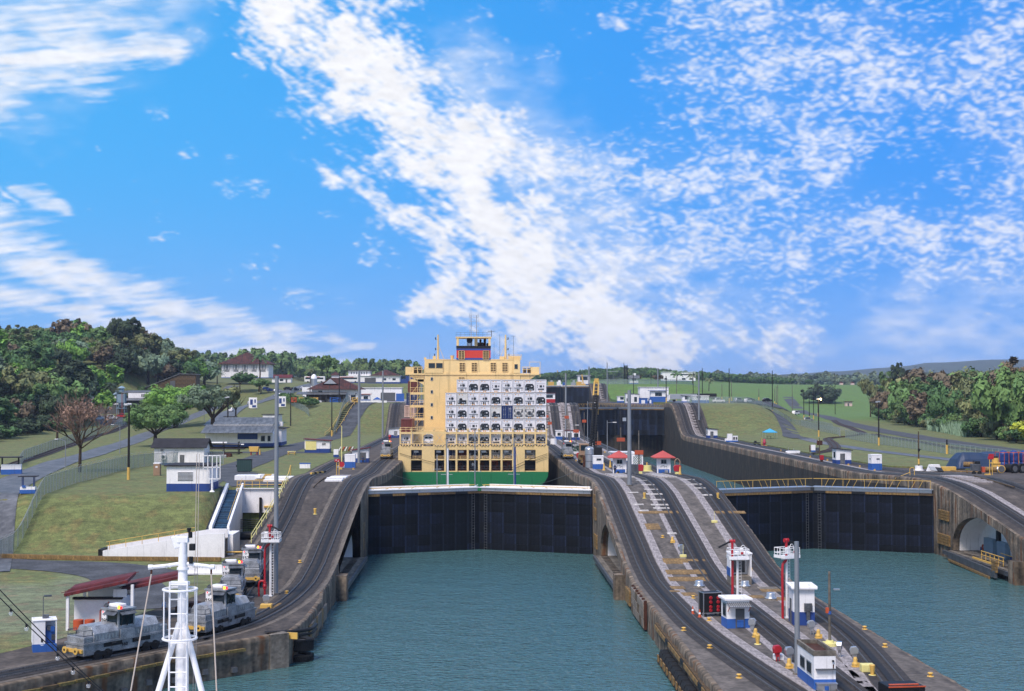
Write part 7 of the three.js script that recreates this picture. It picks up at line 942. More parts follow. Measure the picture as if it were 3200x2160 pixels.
{ const t = thing('meadow_hut', 'little pinkish hut on the meadow beside the tall pole', 'hut', P(276, 1060)); t.scale.setScalar(.85); part(t, 'wall', box(6, 4, 4, 0, 0, 0), mPinkC); part(t, 'roof', rbox(8, .35, 6, .05, 0, 4, 0, 0, 0, -.05), mRust); part(t, 'doorway_shade', box(1.4, 2.6, .1, -.4, 0, 2.02), mHole); }
for (const [x, l] of [[355, 'left tiny pink house on the skyline of the meadow'], [366, 'right tiny pink house on the skyline of the meadow']]) { const t = thing('skyline_house', l, 'house', P(x, 1390)); t.scale.setScalar(.34); part(t, 'wall', box(10, 6, 8), mPinkC); part(t, 'roof', put(prism([[-6, 0], [6, 0], [0, 3.4]], 9), 0, 6, -4.5), mRoofRed); }

// ---------- left upper level: houses ----------
{ const t = hut('hip_house', 'white house with broad rusty brown hip roof above the left grass bank', [-59, 19.6, -590], 0, { w: 19, d: 14, h: 5.6, base: .6, roof: 'hip', roofMat: mRoofBrown, over: 1.8, roofH: 5.4, blue: mNavy, cat: 'house', holes: [['f', 7.4, 1.2, 1.8, 2.2, 'window'], ['f', 8.6, 3.6, .8, .7, 'aircon'], ['f', -6, 4.3, 1.6, .8, 'window']] });
for (const [x, w, rt] of [[-8.8, 13, .12], [1.4, 7.2, .12]]) { part(t, 'porch_roof', rbox(w, .18, 5.4, .04, x, 4.0, 9, .2), mRoofGrey); } part(t, 'porch_shade_board', box(16, 3.4, .2, -3.6, .3, 7.12), mWood); part(t, 'porch_post', [...Array(10)].map((_, k) => box(.18, 3.8, .18, -12.8 + k * 2.4, 0, 11)), mSteel); part(t, 'dormer', [put(prism([[-3.2, 0], [3.2, 0], [0, 2.6]], 3), -2, 7.9, 3.5)], mRoofBrown); part(t, 'dormer_gable', put(prism([[-2.6, 0], [2.6, 0], [0, 2.1]], .1), -2, 7.95, 6.5), mAlu); part(t, 'cupola', [box(3, 1.2, 3, -.5, 10.4, 0)], mWhite); part(t, 'cupola_roof', put(new THREE.ConeGeometry(2.9, 1.5, 4).rotateY(Math.PI / 4), -.5, 12.3, 0), mRoofBrown); part(t, 'stored_goods', [box(4, 1.6, 2, -1, 0, 9.5), box(2, 1.1, 2, -5, 0, 9.5), box(1.4, 1.8, 1.6, 3.5, 0, 9.5)], mSteel); part(t, 'end_stair', [box(.4, 1, 3, 9.8, 0, 2)], mNavy); }  // brown board over the white wall, added for the shade under the porch
for (const [x, w, l, m] of [[-74.5, 2.2, 'orange roller leftmost before the brown roofed house', mOrange], [-70.6, 3.6, 'left yellow steel cradle before the brown roofed house', mYellow], [-66.6, 3.6, 'right yellow steel cradle before the brown roofed house', mYellow], [-58, 4.2, 'blue crates before the brown roofed house', mBlue], [-50, 2.6, 'yellow cradle at the right end of the house porch', mYellow]]) { const t = thing('steel_cradle', l, 'cradle', [x, 20.1, -574]); part(t, 'frame', [box(w, .3, 1.8, 0, 0, 0), box(.3, 1.6, 1.8, -w / 2 + .2, .3, 0), box(.3, 1.6, 1.8, w / 2 - .2, .3, 0), box(w, .25, .3, 0, 1.6, .7), sbar([-w / 2, .3, .8], [w / 2, 1.7, .8], .25)], m); part(t, 'load', rbox(w * .6, 1.0, 1.2, .1, 0, .3, 0), m === mBlue ? mBlue : mYWood); }
{ const t = hut('control_house', 'long white control building with brown hip roof wing on the far left level', [-67, 29.2, -905], 0, { w: 33, d: 12, h: 5.2, base: 1.3, over: .6, blue: mNavy, cat: 'building', roofMat: mWhite, holes: [['f', 7, 2.4, 2, 1.3, 'window'], ['f', 13, 2.4, 2, 1.3, 'window'], ['f', -12, 2.2, 6, 1.5, 'window'], ['f', -2, .8, 7, 3.2, 'opening'], ['f', 10, 3.6, .8, .6, 'aircon']] });
part(t, 'upper_storey', box(14, 3.2, 10, -9, 5.4, -1), mWhite); part(t, 'upper_roof', rbox(18, .4, 13, .1, -8, 8.6, -1, 0, 0, .01), mRoofDark); part(t, 'upper_window', [...Array(7)].map((_, k) => box(.4, 1.6, .1, -14 + k * 1.6, 6.2, 4.05)), mGlass); const g = new THREE.ConeGeometry(1, 4.0, 4); g.rotateY(Math.PI / 4); g.scale(13.4, 1, 10); part(t, 'hip_roof', put(g, 7.4, 7.4, 0), mRoofBrown); }
hut('far_white_building', 'low white hall with blue doors below the far left control building', [-44, 19.6, -640], 0, { w: 18.6, d: 8, h: 6.4, base: .8, over: .4, blue: mNavy, cat: 'building', holes: [['f', 3.2, .1, 6.5, 4.2, 'opening'], ['f', 8.6, .1, 3.6, 3.8, 'shutter'], ['f', -7, 2, 4, 1.2, 'window']] });
hut('blue_building', 'deep blue building behind the port bridge wing of the ship', [-43.5, 29.2, -930], 0, { w: 17, d: 10, h: 5.2, base: 1, over: .2, blue: mNavy, cat: 'building', roofMat: mNavy, holes: [['f', -6, 3.5, 3, 1.8, 'window'], ['f', 2, 3.5, 3, 1.8, 'window']] });
part(scene.children[scene.children.length - 1], 'blue_cladding', box(17.1, 4.1, 10.1, 0, 1.02, 0), mNavy);
{ const t = thing('sunshade', 'small royal blue pavilion tent beside the brown roofed house', 'tent', [-43, 19.6, -600]); t.scale.setScalar(.55); const g = new THREE.ConeGeometry(1, 1.8, 4); g.rotateY(Math.PI / 4); g.scale(4.2, 1, 4.2); part(t, 'canopy', [put(g, 0, 3.6, 0), box(5.8, .4, 5.8, 0, 2.4, 0)], mBlue); for (const [a, b] of [[-2.7, 2.7], [2.7, 2.7], [-2.7, -2.7], [2.7, -2.7]]) part(t, 'leg', cyl(.07, .07, 2.5, a, 0, b, 8), mAlu); }
hut('white_hut', 'white kiosk with orange fascia left of the royal blue tent', [-48.6, 19.6, -606], 0, { w: 4.4, d: 4, h: 3.6, base: 1.4, over: .6, blue: mBlue, roofMat: mOrange, cat: 'kiosk', holes: [['f', .5, 1.6, 1.8, 1.2, 'window']] });
solo('terrace_wall', box(13, 1.5, .6, -43.8, 19.2, -575), mWhite, 'low white wall at the top edge of the left grass bank', 'wall');
{ const t = hut('hilltop_house', 'large white house with brown hip roof on the left hilltop', [-130, 32, -800], 0, { w: 26, d: 18, h: 7.6, base: .3, roof: 'hip', roofMat: mRoofBrown, over: 1.9, roofH: 6.8, cat: 'house', holes: [...Array(5)].map((_, k) => ['f', -10 + k * 5, 3.4, 2.8, 3.8, 'louvre']) }); part(t, 'balustrade', [...Array(16)].map((_, k) => box(.35, 3.4, .3, -12.2 + k * 1.63, 4.6, 9.4)), mWhite); part(t, 'roof_finial', [...Array(6)].map((_, k) => cyl(.2, .1, .9, -1.2 + k * .5, 14.2, 0, 6)), mDark); }
solo('house_annex', [box(8, 4.5, 6, -166, 38.5, -850), box(8.6, .4, 7, -166, 43, -850), ...[...Array(6)].map((_, k) => bar([-169.6 + k * 1.4, 43, -846], [-169.6 + k * 1.4, 44.2, -846], .08))], mWhite, 'small flat white house among the trees left of the hilltop house', 'house');
hut('long_house', 'low white house with bright red roof right of the hilltop palm', [-119, 29.6, -860], 0, { w: 11.4, d: 6, h: 3.2, base: .3, roof: 'gable', roofMat: mRoofRed, over: .7, roofH: 1.6, cat: 'house', holes: [['f', 0, 1.2, 2, 1.1, 'window'], ['f', 3, .2, 1, 2.2, 'door']] });
{ const t = thing('water_tank_tower', 'white round tank with domed cap above the white blockhouse', 'tank', [-75.5, 19.5, -640]); t.scale.set(.42, .82, .5); part(t, 'tower', box(7.5, 8.4, 6, -5.4, 0, 0), mWhite); part(t, 'window', box(1.6, 3, .1, -4, 3, 3.02), mNavy); part(t, 'tank', cyl(3.4, 3.4, 4, 3, 9, 0, 20), mAlu); part(t, 'dome', lathe([[3.4, 0], [2.6, 1.6], [1, 2.4], [0, 2.5]], 20, 3, 13, 0), mWhite); part(t, 'stand', box(6, 9, 5, 3, 0, 0), mWhite); }
hut('white_shed', 'white cabin with dark roof and air conditioners beside the climbing fence', [-73.5, land(-73.5, 508), -508], -.1, { w: 5.8, d: 5, h: 3.1, base: .2, over: .4, roofMat: mRoofDark, cat: 'cabin', holes: [['f', -2.2, 1.7, .7, .6, 'aircon'], ['f', 1.0, 1.7, .7, .6, 'aircon'], ['f', 2.2, 1.5, .7, .8, 'window']] });
hut('guard_post', 'small blue and white guard post under the tree by the left road', [-87, land(-87, 500), -500], 0, { w: 3.2, d: 2.6, h: 3, base: 1.4, over: .6, roofMat: mRoofDark, cat: 'guard post', holes: [['f', 0, 1.6, 1.8, 1, 'window']] });
// factory with the blue grey hopper tower
{
const t = thing('workshop', 'grey workshop with long low roofs at the foot of the forest', 'workshop', [-161, land(-158, 632) - .3, -640]);
part(t, 'wall', [box(38, 6.5, 12, 2, 0, 0), box(16, 3.6, 6, 14, 6, -3)], mConc); part(t, 'roof', [rbox(24, .3, 9, .05, -6, 7.2, 3, .16), rbox(22, .35, 10, .05, 13, 10, -1, .1), rbox(15, .3, 6, .05, 9, 6.6, 8.5, .14)], mRoofGrey); part(t, 'white_clerestory', [box(14, 2.2, .2, 12, 7.4, 4.2), box(6, 2, .2, -3, 6.2, 6.2)], mWhite); part(t, 'louvre_window', [...Array(6)].map((_, k) => box(.4, 1.4, .1, 11 + k * .6, 7.8, 4.35)), mSteel); part(t, 'chimney', [box(1.6, 5.6, 1.6, -13.5, 7, 2), box(2, .3, 2, -13.5, 12.6, 2)], mAlu); part(t, 'doorway_shade', [box(8, 4.4, .2, -4, 0, 6.1), box(6, 4.2, .2, 12, 0, 6.1)], mHole); part(t, 'awning', rbox(18, .2, 4, .04, 9, 4.7, 8, .05), mWhite);
}
{ const t = thing('hopper_tower', 'pale blue dust hopper tower with sloping duct by the workshop', 'hopper tower', [-152.5, land(-152.5, 610), -610]); t.scale.setScalar(.72); const mB = M('pale_blue_grey_paint', '#86a0b2', { map: tPaint, scale: .2, rough: .6 }); part(t, 'leg', [[-2.2, 2], [2.2, 2], [-2.2, -2], [2.2, -2]].map(([a, b]) => bar([a, 0, b], [a, 14, b], .2)).concat([bar([-2.2, 5, 2], [2.2, 10, 2], .1), bar([2.2, 5, 2], [-2.2, 10, 2], .1), box(5.4, .3, 5, 0, 5, 0)]), mB); part(t, 'hopper', [box(4, 5, 4, 0, 8.5, 0), cyl(.6, 2.4, 3, 0, 6, 0, 4, 0, Math.PI / 4)], mB); part(t, 'cap', [cyl(1.4, 1.4, 2, 0, 15, 0, 18), lathe([[2.4, 0], [1.2, .9], [0, 1.4]], 18, 0, 17, 0), box(6, .2, 5, 0, 14.6, 0)], mB); part(t, 'duct', [tube([[-1.6, 13.8, 0], [-4, 13.4, 0], [-7, 8, 0], [-7.4, 5, 0]], .8, 20, 12)], mB); part(t, 'ladder', [bar([.6, 0, 2.4], [.6, 14, 2.4], .08), bar([1.3, 0, 2.4], [1.3, 14, 2.4], .08)], mOrange); part(t, 'platform_railing', [bar([-3, 15.6, 2.4], [3, 15.6, 2.4], .07), ...[-3, -1, 1, 3].map((x) => bar([x, 14.8, 2.4], [x, 15.7, 2.4], .06))], mB); }
{ const t = thing('timber_shed', 'big weathered shed with slanting lit roof on the forest edge', 'shed', [-149, 21, -690]); part(t, 'wall', put(prism([[-15, 0], [13, 0], [13, 11.5], [5, 11.5], [-15, 3.5]], 10), 0, 0, -5), mWood); part(t, 'roof', [rbox(22, .35, 11, .05, -5, 7.6, 0, 0, 0, .38), rbox(9, .35, 11, .05, 9, 11.6, 0, 0, 0, -.03)], mRoofGrey); part(t, 'doorway_shade', box(2.4, 5, .2, 2, 3.5, 5.05), mHole); part(t, 'board', [...Array(16)].map((_, k) => box(.12, 8, .1, -4 + k * 1.05, .2, 5.04)), mWood); }
// ---------- vehicles ----------
const paintOf = { white: mWhiteClean, silver: mAlu, black: mDark, navy: mNavy, red: mRed, yellow: mYellow, green: mGreenDark };
function car(label, x, d, turn, color, kind = 'car') {
const t = thing('parked_car', label, 'car', P(x, d, .16), turn, 'cars parked round the locks'), L = 4.5, m = paintOf[color];
const suv = kind === 'suv' ? .2 : 0;
part(t, 'body', [put(prism([[-2.2, 0], [2.2, 0], [2.28, .35], [2.15, .62], [1.25, .72], [-2.0, .75], [-2.25, .5]], 1.66, .07), 0, .34, -.83)], m);
part(t, 'cabin', put(prism([[-1.95 - suv, 0], [1.2, 0], [.5, .56 + suv], [-1.3 - suv * 2, .58 + suv]], 1.4, .05), 0, 1.07, -.7), m);
part(t, 'window', [put(prism([[-1.72, .05], [.98, .05], [.42, .48 + suv], [-1.22, .5 + suv]], 1.54), 0, 1.08, -.77)], mGlass); part(t, 'windscreen', [put(new THREE.BoxGeometry(.06, .72 + suv, 1.3), .9, 1.36, 0, 0, 0, .92 - suv * .5)], mGlass);
for (const a of [-1.4, 1.4]) for (const b of [-.84, .84]) { const w = part(t, 'wheel', cyl(.34, .34, .22, a, .23, b, 16, Math.PI / 2), mRubber); part(w, 'rim', cyl(.2, .2, .23, a, .225, b, 12, Math.PI / 2), mAlu); }
part(t, 'headlight', [box(.08, .16, .36, 2.24, .78, .6), box(.08, .16, .36, 2.24, .78, -.6)], mAlu); part(t, 'tail_light', [box(.08, .2, .3, -2.26, .8, .65), box(.08, .2, .3, -2.26, .8, -.65)], mRed);
return t;
}
car('white hatchback with dark roof on the left bank by the road', -80, 500, .1, 'white', 'suv');
car('silver car on the grass below the white cabin with air conditioners', -75.5, 486, 2.9, 'silver', 'suv');
car('white car parked rightmost at the workshop', -152, 592, .2, 'white', 'suv'); car('silver white car parked left of the other white one at the workshop', -156, 588, .3, 'white'); car('yellow car parked at the workshop under the bare tree', -166, 590, .2, 'yellow'); car('dark red car behind the white cars at the workshop', -150, 602, .2, 'red');
car('white car on the upper left road behind the white bus', -99, 700, 2.0, 'white'); car('silver car nearest on the upper left road', -103, 640, 1.7, 'silver'); car('white car coming down the upper left road', -100, 575, 1.6, 'white'); car('white car nearest the fence on the upper left road', -78, 640, 1.2, 'white', 'suv'); car('white car left of the long tall pole by the fence', -66, 575, .3, 'white', 'suv');
for (const [k, [x, d, c]] of [[-108, 740, 'navy'], [-104, 735, 'silver'], [-100, 745, 'black'], [-96, 740, 'black'], [-92, 748, 'silver'], [-89, 738, 'white'], [-112, 750, 'navy'], [-85, 742, 'black']].entries()) car(['first', 'second', 'third', 'fourth', 'fifth', 'sixth', 'far left', 'last'][k] + ' car from the left in the shaded row below the hilltop house, ' + c, x, d, .4 + k * .1, c);
{ const t = thing('white_bus', 'white bus seen end on at the upper left car park', 'bus', [-83.5, land(-83.5, 720) + .2, -720], .12); part(t, 'body', rbox(2.6, 3.0, 9, .2, 0, .5, 0), mWhiteClean); part(t, 'windscreen', box(2.2, 1.2, .1, 0, 1.8, 4.5), mGlass); part(t, 'side_window', [box(2.64, .9, 7.6, 0, 2, -.2)], mGlass); for (const z of [-3, 3]) part(t, 'wheel', cyl(.5, .5, 2.6, 0, -.8, z, 16, 0, 0, Math.PI / 2), mRubber); part(t, 'headlight', [box(.4, .2, .1, -.8, .9, 4.52), box(.4, .2, .1, .8, .9, 4.52)], mAlu); }
for (const [x, d, l] of [[-97, 840, 'long coach with dark windows left of the white tank'], [-78, 850, 'second coach behind the white tank']]) { const t = thing('coach', l, 'coach', P(x, d, .1)); part(t, 'body', rbox(12, 3.2, 2.6, .25, 0, .5, 0), mWhiteClean); part(t, 'side_window', box(10.6, 1.1, 2.66, -.2, 2.0, 0), mGlass); for (const a of [-4, 4]) part(t, 'wheel', cyl(.5, .5, 2.64, a, -.8, 0, 14, Math.PI / 2), mRubber); part(t, 'stripe', box(8, .3, 2.68, -1, 3.2, 0), mOrange); }
for (const [k, [x, d, c, kind]] of [[108, 640, 'black', 'suv'], [112, 612, 'silver', 'suv'], [117, 618, 'white', 'car'], [124, 650, 'black', 'car'], [140, 690, 'silver', 'car'], [150, 672, 'white', 'suv'], [155, 668, 'silver', 'suv'], [134, 660, 'black', 'car']].entries()) car(['black suv leftmost in the right car park', 'silver suv before the right bank pole', 'white car beside the silver suv on the right', 'dark car in the middle of the right car park', 'grey car left of the round dark tree', 'white suv right of the pale posts', 'silver pickup like car next to the white suv', 'dark car behind the corner of the bank fence'][k], x, d, .2 + (k % 3) * .3, c, kind);
for (const [x, d, w, m, l] of [[92, 640, 12, 'silver', 'long grey trailer behind the right bank fence'], [101, 650, 8, 'black', 'dark trailer with open frames behind the fence'], [84, 690, 10, 'silver', 'grey trailer beside the palms'], [108, 668, 7, 'black', 'yellow and black dump truck in the right car park']]) { const t = thing('trailer', l, 'trailer', P(x, d, .2)); part(t, 'box', rbox(w, 2.4, 3, .1, 0, 1.1, 0), paintOf[m]); part(t, 'cab', rbox(2, 2.2, 2.6, .15, -w / 2 - 1.1, .9, 0), l.includes('dump') ? mYellow : mWhite); for (const a of [-.35, .35]) part(t, 'wheel', cyl(.5, .5, 3.1, w * a, -1, 0, 14, Math.PI / 2), mRubber); }
for (const [x, d, l] of [[-93.5, 590, 'left painted poster board by the upper road'], [-83, 600, 'right painted poster board by the hedge']]) { const t = thing('poster_board', l, 'board', P(x, d)); part(t, 'panel', box(3.4, 4.4, .2, 0, .4, 0), mWhite); part(t, 'blue_print', [box(1.1, 2.2, .04, -.6, 1.8, .13), box(1.6, .9, .04, .5, .7, .13), box(.6, 1.4, .04, .9, 2.6, .13)], mNavy); part(t, 'post', [box(.2, .6, .2, -1.4, 0, 0), box(.2, .6, .2, 1.4, 0, 0)], mSteel); }

// ---------- trees ----------
const leafMat = (name, color) => { const m = new THREE.MeshStandardMaterial({ color: lin(color), roughness: .9, side: THREE.DoubleSide, vertexColors: true }); m.name = name; return m; };
const LEAF = { deep: leafMat('deep_green_leaves', '#4c6f42'), mid: leafMat('mid_green_leaves', '#608049'), olive: leafMat('olive_leaves', '#737c52'), bright: leafMat('bright_green_leaves', '#74a048'), dark: leafMat('blackish_green_leaves', '#3d4f38'), brown: leafMat('brown_leaves', '#6f6450'), grey: leafMat('grey_green_leaves', '#6f856b'), yellow: leafMat('yellow_green_leaves', '#b5c34a'), purple: leafMat('dry_pinkish_leaves', '#92796a') };
const mBark = M('grey_brown_bark', '#6f6154', { map: tWood, scale: .6, rough: .95 });
// a crown of leaf sprays in clumps: centres spread over lobes so that the outline is uneven and gaps stay open
function crownGeo(seed, o = {}) {
const { clumps = 84, leaves = 66, rx = 5, ry = 3.6, size = .44, hollow = .5, flat = .85, lobes = 6 } = o, R = rng(seed), pos = [], nor = [], col = [];
const L = []; for (let k = 0; k < lobes; k++) { const a = R() * 6.283, e = R() * .9 - .1, r = .25 + R() * .5; L.push([Math.cos(a) * r * rx, (e * .6 + .08) * ry, Math.sin(a) * r * rx, .34 + R() * .36]); }
for (let c = 0; c < clumps; c++) {
const lb = L[c % lobes]; let x, y, z, q; do { x = R() * 2 - 1; y = R() * 2 - 1; z = R() * 2 - 1; q = x * x + y * y + z * z; } while (q > 1 || q < hollow * hollow);
const cx = lb[0] + x * rx * lb[3], cy = lb[1] + y * ry * lb[3], cz = lb[2] + z * rx * lb[3], cr = (.08 + R() * R() * .24) * rx, tone = .72 + R() * .5, warm = R();
for (let l = 0; l < leaves; l++) {
const u = R() * 6.283, v = Math.acos(R() * 2 - 1), w = Math.cbrt(R()) * cr, px = cx + Math.sin(v) * Math.cos(u) * w, py = cy + Math.cos(v) * w * flat, pz = cz + Math.sin(v) * Math.sin(u) * w, s = size * (.55 + R() * .8);
const n = new THREE.Vector3((px - cx) * 1.5 + (px - lb[0]) * .5 + (R() - .5) * 3.4, (py - cy) * 1.5 + (py - lb[1]) * .6 + .9 + (R() - .5) * 3, (pz - cz) * 1.5 + (pz - lb[2]) * .5 + (R() - .5) * 3.4).normalize(), t = new THREE.Vector3(R() - .5, R() - .5, R() - .5).cross(n).normalize(), b = n.clone().cross(t), k = tone * (.85 + R() * .3);
const P4 = [[-1, -.1], [.3, -.8], [1, 0], [.4, .8]].map(([i, j]) => [px + t.x * i * s + b.x * j * s, py + t.y * i * s + b.y * j * s, pz + t.z * i * s + b.z * j * s]);
for (const i of o.quad ? [0, 1, 2, 0, 2, 3] : [0, 1, 3]) { pos.push(...P4[i]); nor.push(n.x, n.y, n.z); col.push(k * (1 + warm * .12), k, k * (1 - warm * .1)); }
}
}
const g = new THREE.BufferGeometry(); g.setAttribute('position', new THREE.Float32BufferAttribute(pos, 3)); g.setAttribute('normal', new THREE.Float32BufferAttribute(nor, 3)); g.setAttribute('color', new THREE.Float32BufferAttribute(col, 3)); return g;
}
function trunkGeo(seed, h, r, spread, n = 5, up = 2.4) { // tapered trunk with limbs
const R = rng(seed), g = [new THREE.CylinderGeometry(r * .62, r * 1.15, h, 9).translate(0, h / 2, 0)];
for (let k = 0; k < n; k++) { const a = k / n * 6.283 + R() * .8, l = spread * (.6 + R() * .5), p = [[0, h * (.75 + R() * .2), 0], [Math.cos(a) * l * .45, h + up * .35, Math.sin(a) * l * .45], [Math.cos(a) * l, h + up * (.8 + R() * .5), Math.sin(a) * l]]; g.push(...limb(p, r * .5, r * .12)); for (let j = 0; j < 2; j++) { const q = a + (R() - .5) * 1.6; g.push(...limb([p[1], [p[1][0] + Math.cos(q) * l * .4, p[1][1] + up * .5, p[1][2] + Math.sin(q) * l * .4]], r * .25, r * .07)); } }
return boxUV(merge(g), .6);
}
function limb(p, r0, r1) { const out = []; for (let i = 1; i < p.length; i++) { const A = new THREE.Vector3(...p[i - 1]), B = new THREE.Vector3(...p[i]), d = B.clone().sub(A), a = lerp(r0, r1, (i - 1) / (p.length - 1)), b = lerp(r0, r1, i / (p.length - 1)), g = new THREE.CylinderGeometry(b, a, d.length() + .05, 6); g.applyQuaternion(new THREE.Quaternion().setFromUnitVectors(new THREE.Vector3(0, 1, 0), d.normalize())); g.translate((A.x + B.x) / 2, (A.y + B.y) / 2, (A.z + B.z) / 2); out.push(g); } return out; }
const crowns = [crownGeo(11), crownGeo(12, { rx: 5.4, ry: 3, lobes: 9, clumps: 92 }), crownGeo(13, { rx: 4.4, ry: 4.6, lobes: 7 }), crownGeo(14, { rx: 5.6, ry: 2.6, lobes: 10, clumps: 96, flat: .7 }), crownGeo(15, { rx: 4.8, ry: 3.9, lobes: 7, hollow: .6, clumps: 80, leaves: 60 })];
const trunks = [trunkGeo(21, 4.4, .34, 3), trunkGeo(22, 5, .3, 3.6, 6), trunkGeo(23, 5.4, .3, 2.6), trunkGeo(24, 4.8, .36, 4, 7), trunkGeo(25, 5, .32, 3.2)];
const crownLift = [6.6, 7, 8.2, 7, 7.2];
function tree(name, label, x, d, h, width, kind, leaf, group, o = {}) {
const full = crownLift[kind] + [3.3, 2.9, 4.4, 2.5, 3.7][kind], k = h / full, kx = width / [9.6, 10.4, 8.6, 11, 9.2][kind];
const t = thing(name, label, 'tree', P(x, d, -.15), o.turn ?? (x * 7.3 + d * 1.7) % 6.28, group);
const tr = new THREE.Mesh(trunks[kind], mBark); tr.name = 'trunk'; tr.scale.set(Math.min(k, kx) * (o.thick ?? 1), k, Math.min(k, kx) * (o.thick ?? 1)); tr.castShadow = tr.receiveShadow = true; t.add(tr);
const cr = new THREE.Mesh(crowns[kind], LEAF[leaf]); cr.name = 'crown'; cr.position.y = crownLift[kind] * k * (o.low ?? 1); cr.scale.set(kx, k * (o.tall ?? 1), kx); cr.castShadow = cr.receiveShadow = true; t.add(cr);
return t;
}
// single trees of the left bank
const bigCrown = crownGeo(31, { rx: 8.4, ry: 5.0, clumps: 240, leaves: 105, size: .34, lobes: 12, hollow: .5 }), bigTrunk = trunkGeo(32, 4.6, .6, 6.4, 8, 3.4);
function bigTree(label, x, d, sx, sy, leaf, crown = bigCrown, trunk = bigTrunk, lift = 7.6) { const t = thing('spreading_tree', label, 'tree', P(x, d, -.1)); const a = new THREE.Mesh(trunk, mBark); a.name = 'trunk'; a.scale.set(sx, sy, sx); t.add(a); const b = new THREE.Mesh(crown, LEAF[leaf]); b.name = 'crown'; b.position.y = lift * sy; b.scale.set(sx, sy, sx); b.castShadow = b.receiveShadow = true; t.add(b); return t; }
bigTree('large dense green tree left of the long roofed warehouse', -87, 385, .98, .88, 'mid');
const loose = crownGeo(33, { rx: 7.6, ry: 4.6, clumps: 130, leaves: 110, size: .3, lobes: 11, hollow: .65 });
bigTree('paler loose tree right behind the large dense green tree', -86, 462, 1.15, 1.12, 'grey', loose, trunkGeo(34, 5.4, .75, 5.4, 7, 3.4), 8.6);
bigTree('bright green spreading tree behind the pale loose one', -106, 500, 1.3, 1.15, 'bright', bigCrown);
bigTree('second bright green crown left of the workshop shed', -114, 520, 1.1, 1.0, 'mid', bigCrown);
tree('thin_tree', 'thin brownish tree with dark trunk beside the guard post', -86, 505, 13.5, 10, 4, 'olive');
tree('thin_tree', 'small dark tree behind the bare tree on the left lawn', -125, 425, 12.5, 10.5, 3, 'dark');
tree('round_tree', 'round bright lime green tree at the forest foot', -146, 560, 14, 9.5, 2, 'bright');
tree('round_tree', 'lone bushy tree on the upper level right of the hilltop house', -87.6, 820, 16, 14, 0, 'mid', null, { thick: .6 });
tree('round_tree', 'dark green tree in the car row below the hilltop house', -125, 745, 10, 15.5, 1, 'deep'); tree('round_tree', 'lighter green tree beside the palm below the hilltop house', -112.5, 735, 8, 10.5, 0, 'mid');
// the bare tree: limbs, twigs and a few pinkish leaves
{
const R = rng(61), t = thing('bare_tree', 'nearly bare tree with pinkish brown twigs on the left bank', 'tree', P(-73.2, 263.5)), g = [], tw = [];
const grow = (p, dir, len, r, lev) => { const q = [p[0] + dir[0] * len, p[1] + dir[1] * len, p[2] + dir[2] * len]; (lev < 3 ? g : tw).push(...limb([p, q], r, r * .7)); if (lev > 4) return; const n = lev < 1 ? 4 : 3; for (let k = 0; k < n; k++) { const a = R() * 6.283, s = .35 + R() * .5, d = new THREE.Vector3(dir[0] + Math.cos(a) * s, dir[1] * .9 + .18 + R() * .15, dir[2] + Math.sin(a) * s).normalize(); grow(q, d.toArray(), len * (.62 + R() * .25), r * .62, lev + 1); } };
grow([0, 0, 0], [.02, 1, 0], 4.4, .34, 0); for (let k = 0; k < 5; k++) { const a = k * 1.4; grow([.05, 4.2 + k * .35, 0], new THREE.Vector3(Math.cos(a), .75, Math.sin(a)).normalize().toArray(), 2.7, .15, 1); }
part(t, 'trunk', g, mBark); part(t, 'twigs', tw, M('pinkish_twig', '#7b6456', { rough: .95 })); const b = new THREE.Mesh(crownGeo(62, { rx: 4.9, ry: 3.3, clumps: 90, leaves: 16, size: .2, lobes: 9, hollow: .5, flat: .7 }), LEAF.purple); b.name = 'crown'; b.position.y = 10.3; t.add(b);
}
// palms
function palmGeo(seed, h) { const R = rng(seed), tr = []; let p = [0, 0, 0]; for (let k = 0; k < 6; k++) { const q = [p[0] + (R() - .5) * .25, p[1] + h / 6, p[2] + (R() - .5) * .25]; tr.push(...limb([p, q], .32 - k * .03, .29 - k * .03)); p = q; } const fr = []; for (let k = 0; k < 17; k++) { const a = k * 2.4, up = .9 - (k / 17) * 1.3, L = 3.4 + R() * .7; const spine = []; for (let i = 0; i <= 6; i++) { const s = i / 6; spine.push([p[0] + Math.cos(a) * L * s * (1 - .12 * s), p[1] + up * L * s * .6 - s * s * L * .48, p[2] + Math.sin(a) * L * s * (1 - .12 * s)]); } for (let i = 0; i < 6; i++) { const A = spine[i], B = spine[i + 1], w = .85 * Math.sin(Math.PI * (i + .8) / 7.2), nx = -Math.sin(a), nz = Math.cos(a); for (const s of [-1, 1]) { const gg = new THREE.BufferGeometry(); gg.setAttribute('position', new THREE.Float32BufferAttribute([A[0], A[1], A[2], B[0], B[1], B[2], (A[0] + B[0]) / 2 + nx * w * s + Math.cos(a) * .3, (A[1] + B[1]) / 2 - .35 * w, (A[2] + B[2]) / 2 + nz * w * s + Math.sin(a) * .3], 3)); gg.computeVertexNormals(); fr.push(gg); } } } const f = merge(fr); f.setAttribute('color', new THREE.Float32BufferAttribute(new Float32Array(f.attributes.position.count * 3).fill(.85), 3)); return [boxUV(merge(tr), .6), f]; }
const palms = [palmGeo(71, 9), palmGeo(72, 12)];
function palm(label, x, d, k, v = 0, leaf = 'deep') { const t = thing('palm_tree', label, 'palm tree', P(x, d), (x * 3.1) % 6); const a = new THREE.Mesh(palms[v][0], mBark); a.name = 'trunk'; const b = new THREE.Mesh(palms[v][1], LEAF[leaf]); b.name = 'fronds'; a.scale.setScalar(k); b.scale.setScalar(k); t.add(a, b); return t; }
